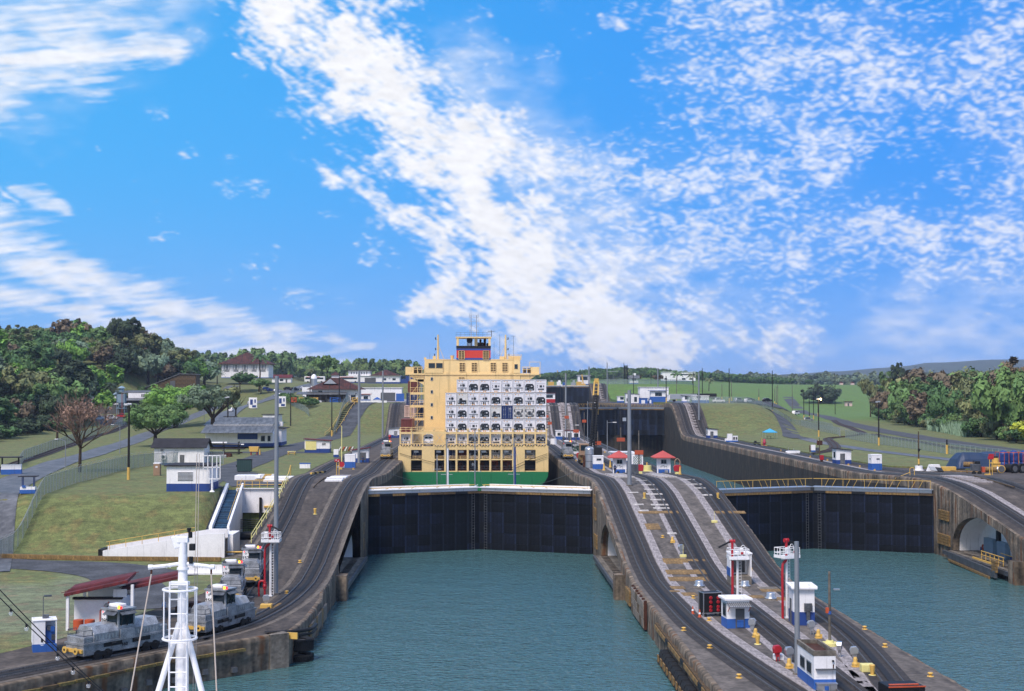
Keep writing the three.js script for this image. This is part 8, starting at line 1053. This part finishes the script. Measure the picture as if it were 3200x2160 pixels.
palm('tall palm in front of the white hilltop house', -115, 745, 1.55, 1); palm('palm topping the forest at the far left', -178, 520, 1.1, 1, 'dark'); palm('palm standing above the middle of the left forest', -165, 640, 1.1, 1, 'dark'); palm('left of two palms by the small flat white house', -146, 760, 1.3, 0, 'grey'); palm('right of two palms by the small flat white house', -136, 740, 1.3, 0, 'grey'); palm('small palm beside the coach on the upper left level', -95, 800, .9, 0, 'olive');
palm('palm before the right end of the far white building', 146, 1050, 1.7, 0, 'mid'); palm('tall thin palm on the right meadow skyline', 168, 1120, 1.7, 1, 'olive'); palm('shorter thin palm on the right meadow', 178, 1100, 1.5, 1, 'olive'); palm('tree like palm left before the far white building', 112, 1080, 1.3, 0, 'olive'); palm('small palm in the middle before the far white building', 128, 1060, 1.2, 0, 'mid');
// the forest on the left hillside: every tree one can tell apart
{
const R = rng(81), leafs = ['deep', 'mid', 'olive', 'dark', 'grey', 'mid', 'brown', 'deep', 'olive', 'bright'];
const words = { deep: 'deep green', mid: 'mid green', olive: 'olive green', dark: 'blackish green', grey: 'grey green', brown: 'brown dry', bright: 'bright green' };
let n = 0;
for (let row = 0; row < 28; row++) {
const d = 396 + row * 16;
const edge = forestEdge(d) - 3;
for (let k = 0; k < 13; k++) {
const x = edge - k * 10.5 - R() * 8, dd = d + R() * 16; if (x < -.345 * dd - 10) continue;
const lf = leafs[Math.floor(R() * leafs.length)], kind = Math.floor(R() * 5), h = 9 + R() * 6 + (R() < .14 ? 4 : 0), w = h * (1.0 + R() * .5);
tree('forest_tree', words[lf] + ' tree growing in the dense forest on the left hillside', x, dd, h, w, kind, lf, 'trees of the left hillside forest', { low: .62, tall: 1.4 }); n++;
}
}
// dark low growth along its foot
for (let k = 0; k < 40; k++) { const d = 384 + k * 8 + R() * 8, x = forestEdge(d) + 3 - R() * 8; tree('forest_shrub', 'low dark shrub along the foot of the left forest', x, d, 5 + R() * 3, 8 + R() * 4, k % 5, k % 3 ? 'dark' : 'deep', 'shrubs at the foot of the left forest', { low: .5, tall: 1.3 }); }
console.log('left forest', n);
}
tree('dark_tree', 'large blackish brown tree standing before the left forest', -158, 560, 25, 20, 2, 'dark'); tree('dark_tree', 'big rounded dark tree on the skyline of the left forest', -176, 715, 22, 17, 0, 'dark');
// the forest on the right bank
{
const R = rng(91), leafs = ['olive', 'deep', 'olive', 'brown', 'deep', 'brown', 'mid', 'dark'], words = { deep: 'deep green', mid: 'mid green', olive: 'olive green', dark: 'dark green', brown: 'brownish' };
let n = 0;
for (let row = 0; row < 14; row++) {
const d = 352 + row * 33;
const edge = curve([[350, 146], [400, 153], [440, 160], [540, 175], [660, 197], [800, 226], [900, 246]], d);
for (let k = 0; k < 8; k++) {
const x = edge + k * 10 + R() * 6, dd = d + R() * 26; if (x > .44 * dd + 20) continue;
const lf = leafs[Math.floor(R() * leafs.length)], h = (k === 0 ? 14 : 20) + R() * 8, w = h * (.74 + R() * .3);
tree('bank_tree', words[lf] + ' tree in the thick forest on the right bank', x, dd, h, w, Math.floor(R() * 5), lf, 'trees of the right bank forest', { low: .6, tall: 1.5 }); n++;
}
}
for (let k = 0; k < 48; k++) { const d = 345 + k * 9.4, x = curve([[345, 141], [400, 149], [440, 156], [540, 171], [660, 193], [800, 223]], d) + R() * 5; tree('bank_shrub', 'leafy shrub at the foot of the right forest', x, d, 4.5 + R() * 5, 8 + R() * 3, k % 5, ['mid', 'deep', 'olive'][k % 3], 'shrubs at the foot of the right forest', { low: .5, tall: 1.3 }); }
console.log('right forest', n);
}
tree('yellow_tree', 'small yellow green tree by the fence at the right edge', 126, 316, 7.5, 11, 3, 'yellow', null, { thick: .7 });
tree('crooked_tree', 'tall tree with a separate dark top at the left end of the right forest', 238, 800, 30, 13, 2, 'dark'); tree('slim_tree', 'slim pale tree at the very left edge of the right forest', 221, 800, 22, 10, 4, 'olive');
bigTree('broad round dark tree alone on the right meadow', 262, 1090, 1.85, 1.55, 'dark', crownGeo(35, { rx: 8, ry: 5.2, clumps: 220, leaves: 120, size: .4, lobes: 14, hollow: .35, flat: .9 }), bigTrunk, 3.4);
for (const [x, d, l] of [[108, 980, 'round reddish bush left before the far white building'], [124, 985, 'round dark reddish bush before the far white building']]) tree('round_bush', l, x, d, 7, 9, 0, 'brown');
// clipped hedge on the left
{ const t = thing('hedge', 'long green hedge along the fence of the upper left road', 'hedge'); const R = rng(95), g = []; const m = []; for (let k = 0; k < 26; k++) { const f = k / 25, x = lerp(-64, -90, f), d = lerp(545, 660, f); const c = new THREE.Mesh(crowns[k % 5], LEAF[k % 2 ? 'mid' : 'deep']); c.name = 'foliage'; c.position.set(x, land(x, d) + 2.2, -d); c.scale.set(.5, .5, .5); c.rotation.y = R() * 6; t.add(c); } }
// reeds before the right forest
{ const R = rng(97), geo = new THREE.BufferGeometry(); geo.setAttribute('position', new THREE.Float32BufferAttribute([-.16, 0, 0, .16, 0, 0, .5, 2.6, .2], 3)); geo.computeVertexNormals(); const mR = new THREE.MeshStandardMaterial({ color: lin('#87a183'), roughness: .8, side: THREE.DoubleSide }); mR.name = 'silvery_reed'; const N = 5200, im = new THREE.InstancedMesh(geo, mR, N), m4 = new THREE.Matrix4(), q = new THREE.Quaternion(), e = new THREE.Euler(), c = new THREE.Color(); for (let i = 0; i < N; i++) { const d = 440 + R() * 95, x = curve([[430, 152], [535, 172]], d) - 3 + R() * 12, s = .8 + R() * 1.1; m4.compose(new THREE.Vector3(x, land(x, d), -d), q.setFromEuler(e.set((R() - .5) * .5, R() * 6.28, (R() - .5) * .5)), new THREE.Vector3(s, s, s)); im.setMatrixAt(i, m4); im.setColorAt(i, c.setScalar(.7 + R() * .5)); } im.name = 'reed_grass'; im.userData = { kind: 'stuff', label: 'silvery green reeds growing before the right forest', category: 'reeds' }; scene.add(im); }
// far wooded ridges: woods that read as one mass
function wood(name, label, spots, kindLeaf) { const byKind = [0, 1, 2, 3, 4]; const R = rng(spots.length * 13), m4 = new THREE.Matrix4(), q = new THREE.Quaternion(), e = new THREE.Euler(), c = new THREE.Color(); const geo = crownGeo(spots.length, { clumps: 30, leaves: 60, size: .8, lobes: 6 }); const im = new THREE.InstancedMesh(geo, LEAF[kindLeaf], spots.length); spots.forEach(([x, d, s], i) => { m4.compose(new THREE.Vector3(x, land(x, d) + s * 3.2, -d), q.setFromEuler(e.set(0, R() * 6.28, 0)), new THREE.Vector3(s, s * (.9 + R() * .4), s)); im.setMatrixAt(i, m4); const k = .75 + R() * .5; im.setColorAt(i, c.setRGB(k * (.95 + R() * .25), k, k * .95)); }); im.name = name; im.userData = { kind: 'stuff', label, category: 'wood' }; scene.add(im); }
{ const R = rng(99), a = [], b = [], c2 = []; for (let i = 0; i < 520; i++) { const x = 40 + R() * 300, d = 1450 + R() * 330; a.push([x, d, 1.0 + R() * .8 * (1 - Math.abs(x - 165) / 220)]); } for (let i = 0; i < 700; i++) { const x = 180 + R() * 900, d = 2050 + R() * 500; b.push([x, d, 1.9 + R() * 1.6]); } for (let i = 0; i < 500; i++) { c2.push([-700 + R() * 640, 1300 + R() * 700, 1.8 + R() * 1.4]); }
wood('ridge_wood', 'wooded ridge beyond the upper locks', a, 'deep'); wood('distant_wood', 'line of distant woods behind the green meadow', b, 'grey'); wood('back_wood', 'woods closing the view behind the left hill', c2, 'mid'); }
{ // blue hills far beyond
const g = grid(14, 90, (i, j) => { const x = -1200 + j * 70, v = i / 13, d = 5200 + i * 110, r = 92 + 46 * ss(1500, 2300, x) + 26 * fbm(x * .0016, 3, 501, 4) + 16 * fbm(x * .012, i * .4, 503, 4) - 60 * (1 - ss(500, 1600, x)); return [x, Math.max(0, r * Math.sin(Math.min(1, v * 1.4) * Math.PI / 2)), -d]; }).toNonIndexed(); const m = new THREE.Mesh(boxUV(g, .01), M('far_forest_hills', '#49603f', { map: tStain, scale: .01, rough: .95 })); m.name = 'hills'; m.userData = { kind: 'structure' }; scene.add(m);
}

// ---------- people ----------
// one continuous body: tapered limbs joined by a smooth minimum on a grid, then coloured by what each part of the body wears
function figure(bones, tints, cells = 84) {
const mat = new THREE.MeshStandardMaterial({ vertexColors: true, roughness: .85 }); mat.name = 'person_clothes_and_skin';
let lo = new THREE.Vector3(9, 9, 9), hi = lo.clone().negate(); for (const [a, b, r0, r1] of bones) for (const [q, r] of [[a, r0], [b, r1]]) { lo.min(new THREE.Vector3(q[0] - r, q[1] - r, q[2] - r)); hi.max(new THREE.Vector3(q[0] + r, q[1] + r, q[2] + r)); }
const c = lo.clone().add(hi).multiplyScalar(.5), half = Math.max(hi.x - lo.x, hi.y - lo.y, hi.z - lo.z) / 2 + .12, mc = new MarchingCubes(cells, mat, false, false, 300000); mc.isolation = 0;
const dist = (p, [a, b, r0, r1]) => { const dx = b[0] - a[0], dy = b[1] - a[1], dz = b[2] - a[2], t = clamp(((p[0] - a[0]) * dx + (p[1] - a[1]) * dy + (p[2] - a[2]) * dz) / (dx * dx + dy * dy + dz * dz + 1e-9)); return Math.hypot(p[0] - a[0] - dx * t, p[1] - a[1] - dy * t, p[2] - a[2] - dz * t) - lerp(r0, r1, t); };
const at = (i, j, k) => [c.x + (i / cells * 2 - 1) * half, c.y + (j / cells * 2 - 1) * half, c.z + (k / cells * 2 - 1) * half];
for (let k = 0; k < cells; k++) for (let j = 0; j < cells; j++) for (let i = 0; i < cells; i++) { const p = at(i, j, k); let m = 1; for (const b of bones) { const q = dist(p, b), h = clamp(.5 + .5 * (m - q) / .035); m = lerp(m, q, h) - .035 * h * (1 - h); } mc.field[k * cells * cells + j * cells + i] = -m; }
mc.update(); const n = mc.count ?? mc.geometry.drawRange.count, P0 = mc.positionArray.slice(0, n * 3), N0 = mc.normalArray.slice(0, n * 3), col = new Float32Array(n * 3);
for (let i = 0; i < n; i++) { const p = [c.x + P0[i * 3] * half, c.y + P0[i * 3 + 1] * half, c.z + P0[i * 3 + 2] * half]; P0.set(p, i * 3); let best = 9, tint = tints[0]; for (const b of bones) { const q = dist(p, b); if (q < best) { best = q; tint = b[4]; } } col.set(lin(tints[tint]).toArray(), i * 3); }
const g = new THREE.BufferGeometry(); g.setAttribute('position', new THREE.BufferAttribute(P0, 3)); g.setAttribute('normal', new THREE.BufferAttribute(N0, 3)); g.setAttribute('color', new THREE.BufferAttribute(col, 3)); return new THREE.Mesh(g, mat);
}
// tints: 0 shirt, 1 trousers, 2 skin, 3 hair or cap, 4 shoes
const hand = (w, s, f) => { const o = [[w, [w[0], w[1] - .085, w[2] + f * .02], .036, .034, 2]]; for (let k = 0; k < 4; k++) { const b = [w[0], w[1] - .085, w[2] + (k - 1.5) * .021 + f * .02], l = [.07, .082, .078, .06][k]; o.push([b, [b[0] - s * .012, b[1] - l * .6, b[2] + f * .008], .0095, .009, 2], [[b[0] - s * .012, b[1] - l * .6, b[2] + f * .008], [b[0] - s * .032, b[1] - l, b[2] + f * .012], .009, .008, 2]); } o.push([[w[0], w[1] - .03, w[2] + .035], [w[0] - s * .02, w[1] - .085, w[2] + .066], .011, .009, 2]); return o; };
const head = (x, y, z) => [[[x, y + .02, z], [x, y - .05, z + .015], .098, .075, 2], [[x, y + .05, z - .02], [x, y + .035, z - .03], .102, .1, 3], [[x, y - .02, z + .09], [x, y - .035, z + .112], .018, .016, 2], [[x - .1, y - .01, z], [x - .1, y - .035, z], .02, .016, 2], [[x + .1, y - .01, z], [x + .1, y - .035, z], .02, .016, 2], [[x, y - .06, z + .075], [x, y - .085, z + .06], .025, .03, 2], [[x - .035, y + .012, z + .085], [x - .03, y + .012, z + .088], .013, .013, 3], [[x + .035, y + .012, z + .085], [x + .03, y + .012, z + .088], .013, .013, 3]];
const standing = (st = .1) => [...head(0, 1.62, .01), [[0, 1.5, 0], [0, 1.44, 0], .055, .065, 2], [[-.13, 1.4, 0], [.13, 1.4, 0], .085, .085, 0], [[0, 1.36, 0], [0, 1.05, .01], .15, .13, 0], [[-.06, 1.02, 0], [.06, 1.02, 0], .13, .13, 0], [[-.07, .94, 0], [.07, .94, 0], .125, .125, 1],
[[-.2, 1.39, 0], [-.26, 1.12, -.03], .062, .048, 0], [[-.26, 1.12, -.03], [-.25, .88, .07], .045, .034, 2], ...hand([-.25, .87, .07], -1, 1), [[.2, 1.39, 0], [.26, 1.12, -.02], .062, .048, 0], [[.26, 1.12, -.02], [.25, .88, .05], .045, .034, 2], ...hand([.25, .87, .05], 1, 1),
[[-.09, .9, 0], [-.1, .5, st * .4], .095, .065, 1], [[-.1, .5, st * .4], [-.11, .1, st * .2], .062, .045, 1], [[-.11, .05, st * .2 - .03], [-.12, .04, st * .2 + .15], .045, .038, 4], [[.09, .9, 0], [.1, .5, -st * .2], .095, .065, 1], [[.1, .5, -st * .2], [.11, .1, -st * .7], .062, .045, 1], [[.11, .05, -st * .7 - .03], [.13, .04, -st * .7 + .15], .045, .038, 4]];
const sitting = [...head(0, 1.18, .03), [[0, 1.06, 0], [0, 1.0, 0], .055, .065, 2], [[-.13, .96, 0], [.13, .96, 0], .085, .085, 0], [[0, .92, -.01], [0, .62, -.05], .15, .14, 0], [[-.07, .52, -.05], [.07, .52, -.05], .13, .13, 1], [[-.2, .95, 0], [-.25, .68, .04], .062, .048, 0], [[-.25, .68, .04], [-.14, .6, .3], .045, .034, 2], ...hand([-.14, .61, .3], -1, 1), [[.2, .95, 0], [.25, .68, .04], .062, .048, 0], [[.25, .68, .04], [.14, .6, .3], .045, .034, 2], ...hand([.14, .61, .3], 1, 1), [[-.09, .51, -.02], [-.11, .51, .4], .095, .068, 1], [[-.11, .5, .4], [-.11, .1, .42], .062, .045, 1], [[-.11, .05, .4], [-.12, .04, .57], .045, .038, 4], [[.09, .51, -.02], [.11, .51, .4], .095, .068, 1], [[.11, .5, .4], [.11, .1, .42], .062, .045, 1], [[.11, .05, .4], [.12, .04, .57], .045, .038, 4]];
function person(label, bones, tints, pos, turn) { const m = figure(bones, tints); m.name = numbered('person'); m.position.set(...pos); m.rotation.y = turn; m.castShadow = m.receiveShadow = true; m.userData = { label, category: 'person' }; scene.add(m); return m; }
person('person in light blue shirt and dark trousers standing beside the red roofed shed', standing(), ['#9fb6d8', '#232a3d', '#7a5240', '#2a2422', '#1c1a1a'], P(-29.2, 134.4), 1.2);
person('person in dark blue clothes standing before the left coral roofed kiosk', standing(.2), ['#27365c', '#1d2330', '#7a5240', '#dfe0e4', '#1c1a1a'], P(23.7, 246.5), .3);
person('person in dark clothes sitting in the left shelter', sitting, ['#31405f', '#23283a', '#7a5240', '#2a2422', '#1c1a1a'], P(-24.0, 296.0), .1);
person('person working inside the central opening of the yellow stern', standing(), ['#d8dae0', '#26355a', '#7a5240', '#d8dae0', '#1c1a1a'], [SX - 15.73 + 2.42 * 6.45, 7.3, -SD - 1.2], 0);
{ const b = solo('work_bag', rbox(.42, .5, .28, .06, 24.25, land(24.2, 246.3), -246.3), mDark, 'dark bag on the ground beside the person at the kiosk', 'bag'); }

// ---------- sailing boats between the gate and the ship: their masts show above it ----------
function yacht(label, x, d, top, o = {}) {
const t = thing('sailboat', label, 'sailboat', [x, 0, -d], 0, 'sailing boats behind the front gate'); const H = top;
part(t, 'hull', (() => { const L = o.len ?? 12, g = grid(18, 9, (i, j) => { const u = i / 17, v = (j / 8) * 2 - 1, w = 1.75 * Math.sin(Math.PI * Math.min(1, .25 + u * .85)) * (u > .9 ? (1 - u) * 10 : 1), y = 1.1 - 1.5 * (1 - Math.abs(v)) * 1.1; return [w * v, y, L / 2 - u * L]; }); const deck = grid(18, 2, (i, j) => { const u = i / 17, w = 1.75 * Math.sin(Math.PI * Math.min(1, .25 + u * .85)) * (u > .9 ? (1 - u) * 10 : 1); return [w * (j * 2 - 1), 1.08, L / 2 - u * L]; }); return [g, deck]; })(), mWhiteClean);
part(t, 'cabin', rbox(1.9, .7, 4, .2, 0, 1.1, -.4), mWhite); part(t, 'mast', cyl(.13, .09, H - 1.1, 0, 1.1, 0, 10), mAlu); part(t, 'spreader', [bar([-1.0, H * .62, 0], [1.0, H * .62, 0], .04), bar([-.7, H * .82, 0], [.7, H * .82, 0], .03)], mAlu);
part(t, 'boom', bar([0, 2.6, .1], [.2, 2.7, 4.2], .1), mWhite); part(t, 'stay', [bar([-1.6, 1.1, 0], [-1.0, H * .62, 0], .018), bar([-1, H * .62, 0], [0, H * .97, 0], .018), bar([1.6, 1.1, 0], [1, H * .62, 0], .018), bar([1, H * .62, 0], [0, H * .97, 0], .018), bar([0, 1.2, 5.6], [0, H * .98, 0], .018), bar([0, 1.2, -5.8], [0, H * .95, 0], .018)], mSteel);
if (o.sail) part(t, 'furled_sail', bar([.25, 2.2, 0], [.18, H * .9, 0], .14, 8), o.sail); part(t, 'masthead', [bar([-.35, H, 0], [.45, H + .1, 0], .03), box(.14, .3, .14, 0, H - .1, 0)], mDark);
if (o.radar) part(t, 'radar', [cyl(.3, .3, .25, .4, 5.4, .2, 14), box(.5, .1, .3, .3, 5.3, .1)], mWhite);
return t;
}
yacht('sailboat whose tallest mast stands before the middle of the ship', -.5, 236, 17.7, { radar: true }); yacht('sailboat with lower mast rising at the left before the green hull', -6.9, 240, 13.6); yacht('sailboat with thick double mast second from the left', -5.4, 246, 16.0, { sail: mWhite }); yacht('sailboat with dark furled sail rising before the right of the ship', 6.1, 242, 16.4, { sail: mNavy });
{ const t = thing('mooring_cable', 'thin cable from the left lock wall down to the ship', 'cable'); part(t, 'cable', [tube([[-17, 9.4, -262], [-13, 6.5, -283], [-11, 5, -296]], .05)], mSteel); }
{ const t = thing('mooring_cable', 'thin cable from the right lock wall down to the ship', 'cable'); part(t, 'cable', [tube([[17.3, 9.6, -258], [14, 6.6, -280], [12, 5, -296]], .05)], mSteel); }

// ---------- corner of the left wall: tyres, ledge, holes ----------
{
const tyre = (label, y, k) => { const t = thing('fender_tyre', label, 'tyre', [-15.85, y, -129.2], k, 'tyre fenders at the corner of the left wall'); const prof = []; for (const [r, h] of [[.55, -.42], [.75, -.5], [1.05, -.52], [1.18, -.4], [1.2, -.15], [1.2, .15], [1.18, .4], [1.05, .52], [.75, .5], [.55, .42]]) prof.push([r, h]); part(t, 'carcass', lathe(prof, 44), mRubber); const tr = []; for (let i = 0; i < 40; i++) { const a = i / 40 * 6.283; for (const s of [-1, 1]) tr.push(put(new THREE.BoxGeometry(.1, .46, .1), Math.sin(a) * 1.19, s * .22, Math.cos(a) * 1.19, 0, a, s * .5)); } const tm = part(t, 'tread', tr, mRubber); tm.userData.kind = 'stuff'; part(t, 'hub', cyl(.55, .55, .7, 0, -.35, 0, 20), mHole); return t; };
tyre('upper of two big black tyres at the corner of the left wall', 1.45, 0); tyre('lower of two big black tyres at the waterline of the left wall', .1, .08);
const t = thing('corner_guard', 'black pipe guard with yellow board above the corner tyres', 'guard', [0, 0, 0]); part(t, 'pipe', [tube([[-18.6, 2.9, -126.4], [-16.6, 2.9, -127], [-14.9, 2.9, -128.4], [-14.6, 2.9, -131]], .16, 20, 10), tube([[-18.6, 2.5, -126.4], [-16.6, 2.5, -127], [-14.9, 2.5, -128.4], [-14.6, 2.5, -131]], .12, 20, 10)], mDark); part(t, 'yellow_board', put(new THREE.BoxGeometry(2.6, .55, .16), -16.9, 2.7, -126.4, 0, -.3, 0), mYellow);
solo('concrete_pillar', [box(1.8, 5.2, 1.3, -17.5, -2.2, -125.9, 0, .6)], mConc, 'paler concrete pillar left of the two corner tyres', 'pillar');
const l = thing('wall_ledge', 'yellowish plank ledge along the near left wall', 'ledge', [0, 0, 0]); for (let k = 0; k < 20; k++) { const d = 122.6 - k * 1.32, d2 = d - 1.25, x = eL(d) + .28, x2 = eL(d2) + .28; part(l, 'plank', sbar([x, 2.15 - k * .004, -d], [x2, 2.15, -d2], .32, .22), k % 4 === 3 ? mWood : mOldY); }
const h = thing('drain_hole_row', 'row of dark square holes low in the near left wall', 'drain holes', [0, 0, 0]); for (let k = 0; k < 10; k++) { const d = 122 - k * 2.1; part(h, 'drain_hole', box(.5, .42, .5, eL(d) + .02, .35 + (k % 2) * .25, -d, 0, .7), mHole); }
const p = thing('pale_fender_strip', 'row of pale fender boards on the curved corner of the left wall', 'fender', [0, 0, 0]); for (let k = 0; k < 9; k++) part(p, 'board', rbox(.22, 1.5, 1.5, .03, -15.62, .7, -(135 + k * 1.62)), k % 3 ? mPanelW : mYWood);
}
// ---------- the foremast of the ship the picture is taken from, and her bow below the frame ----------
{
const D = 34, t = thing('foremast', 'white tubular foremast with crosstrees and caged ladder in the foreground', 'mast', [-6.68, 13.6, -D]);
part(t, 'mast_tube', [cyl(.16, .155, 4.6, 0, 0, 0, 24), cyl(.13, .1, 2.35, 0, 4.6, 0, 24), cyl(.14, .14, .05, 0, 6.3, 0, 24)], mWhiteClean);
part(t, 'mast_head', [rbox(.27, .16, .2, .03, .0, 6.93, 0), rbox(.16, .3, .16, .03, -.16, 6.8, 0, 0, 0, .3)], mWhiteClean); part(t, 'lamp', [cyl(.05, .05, .14, .17, 7.05, 0, 12), cyl(.05, .05, .16, .2, 6.45, .05, 12), rbox(.14, .16, .12, .02, .22, 6.75, 0), cyl(.035, .055, .1, .14, 7.18, 0, 10)], mDark);
part(t, 'crosstree', [tube([[-.74, 6.36, 0], [-.4, 6.39, 0], [0, 6.44, 0], [.4, 6.4, 0], [.7, 6.36, 0]], .045, 24, 12), cyl(.06, .06, .1, -.76, 6.31, 0, 14, 0, 0, Math.PI / 2), cyl(.06, .06, .1, .7, 6.31, 0, 14, 0, 0, Math.PI / 2), ...[.25, .32, .39, .46, .53, -.3, -.38].map((x) => cyl(.052, .052, .02, x, 6.4 - Math.abs(x) * .06, 0, 12, 0, 0, Math.PI / 2))], mWhiteClean); part(t, 'shackle', [box(.04, .1, .04, -.74, 6.2, 0), box(.04, .1, .04, .67, 6.2, 0)], mRust);
part(t, 'stay_leg', [bar([-.06, 5.05, .08], [-1.5, 0, .5], .07, 14), bar([.06, 5.05, .08], [1.5, 0, .5], .07, 14)], mWhiteClean);
const lad = []; for (const x of [-.24, .17]) lad.push(bar([x, 0, .3], [x, 5.95, .3], .024, 8)); for (let k = 0; k < 18; k++) lad.push(bar([-.24, .2 + k * .34, .3], [.17, .2 + k * .34, .3], .016, 8)); part(t, 'ladder', lad, mWhiteClean);
const cage = []; for (const y of [4.7, 5.85]) { const g = new THREE.TorusGeometry(.39, .03, 8, 32); g.rotateX(Math.PI / 2); cage.push(put(g, -.04, y, .1)); } for (const a of [0, 1.3, 2.6, 3.3, 4.7, 5.6]) cage.push(bar([-.04 + Math.cos(a) * .39, 4.7, .1 + Math.sin(a) * .39], [-.04 + Math.cos(a) * .39, 5.85, .1 + Math.sin(a) * .39], .016, 8)); part(t, 'ladder_cage', cage, mWhiteClean);
part(t, 'collar', [cyl(.17, .17, .06, 0, 5.95, 0, 20), box(.42, .04, .22, -.04, 6.0, .2), box(.035, .2, .035, -.24, 5.85, .3), box(.035, .2, .035, .17, 5.85, .3)], mWhiteClean);
for (const [a, b, l] of [[[-.74, 6.2, 0], [-1.5, -.2, 1.5], 'pale rope stay slanting down left of the foremast'], [[.67, 6.2, 0], [1.3, -.2, 1.5], 'pale rope stay slanting down right of the foremast']]) { const s = thing('rope_stay', l, 'rope', [-6.68, 13.6, -D]); part(s, 'rope', bar(a, b, .018, 8), mRope); }
{ const s = thing('rope_stay', 'pair of thin halyards rising above the foremast head', 'rope', [-6.68, 13.6, -D]); part(s, 'rope', [bar([.2, 1, -.2], [.19, 9.0, -.6], .008, 6), bar([.25, 1, -.2], [.25, 9.0, -.6], .008, 6)], mRope); }
struct('own_bow_deck', [box(13, .4, 16, -6, 13.2, -33), box(13, 1.4, .3, -6, 12.4, -41)], mWhite);
const f = thing('festoon', 'string of clear bulbs on black wire at the lower left corner', 'string lights', [0, 0, 0]); const A = [-10.3, 20.5, -30], B = [-7.4, 17.5, -30.6], pts = []; for (let k = 0; k <= 12; k++) { const u = k / 12; pts.push([lerp(A[0], B[0], u), lerp(A[1], B[1], u) - .35 * u * (1 - u), lerp(A[2], B[2], u)]); } part(f, 'wire', [tube(pts, .011, 40), tube(pts.map((q, k) => [q[0] + .02, q[1] + .14 * (1 - k / 12) + .03, q[2]]), .011, 40)], mDark);
for (let k = 0; k < 8; k++) { const u = (k + 1.7) / 9.4, i = Math.min(11, Math.floor(u * 12)), w = u * 12 - i, q = pts[i].map((v, c) => lerp(v, pts[i + 1][c], w)); const b = part(f, 'bulb', put(new THREE.SphereGeometry(.046, 14, 10), q[0], q[1] - .1, q[2]), mBulb); part(b, 'socket', cyl(.024, .024, .08, q[0], q[1] - .08, q[2], 8), mDark); }
}
// lettering laid on the far left grass bank
{ const y = land(-60, 868); const m = part(scene, 'bank_lettering', put(text('CANAL DE PANAMA', 1.15, .12), 0, 0, 0, -.7), mWhite); m.position.set(-60, y + .2, -868); m.userData = { label: 'white letters laid on the far left grass bank below the control building', category: 'lettering' }; }
scene.fog = new THREE.FogExp2(new THREE.Color(.62, .74, 1.0), 0.00008);
renderer.render(scene, camera);
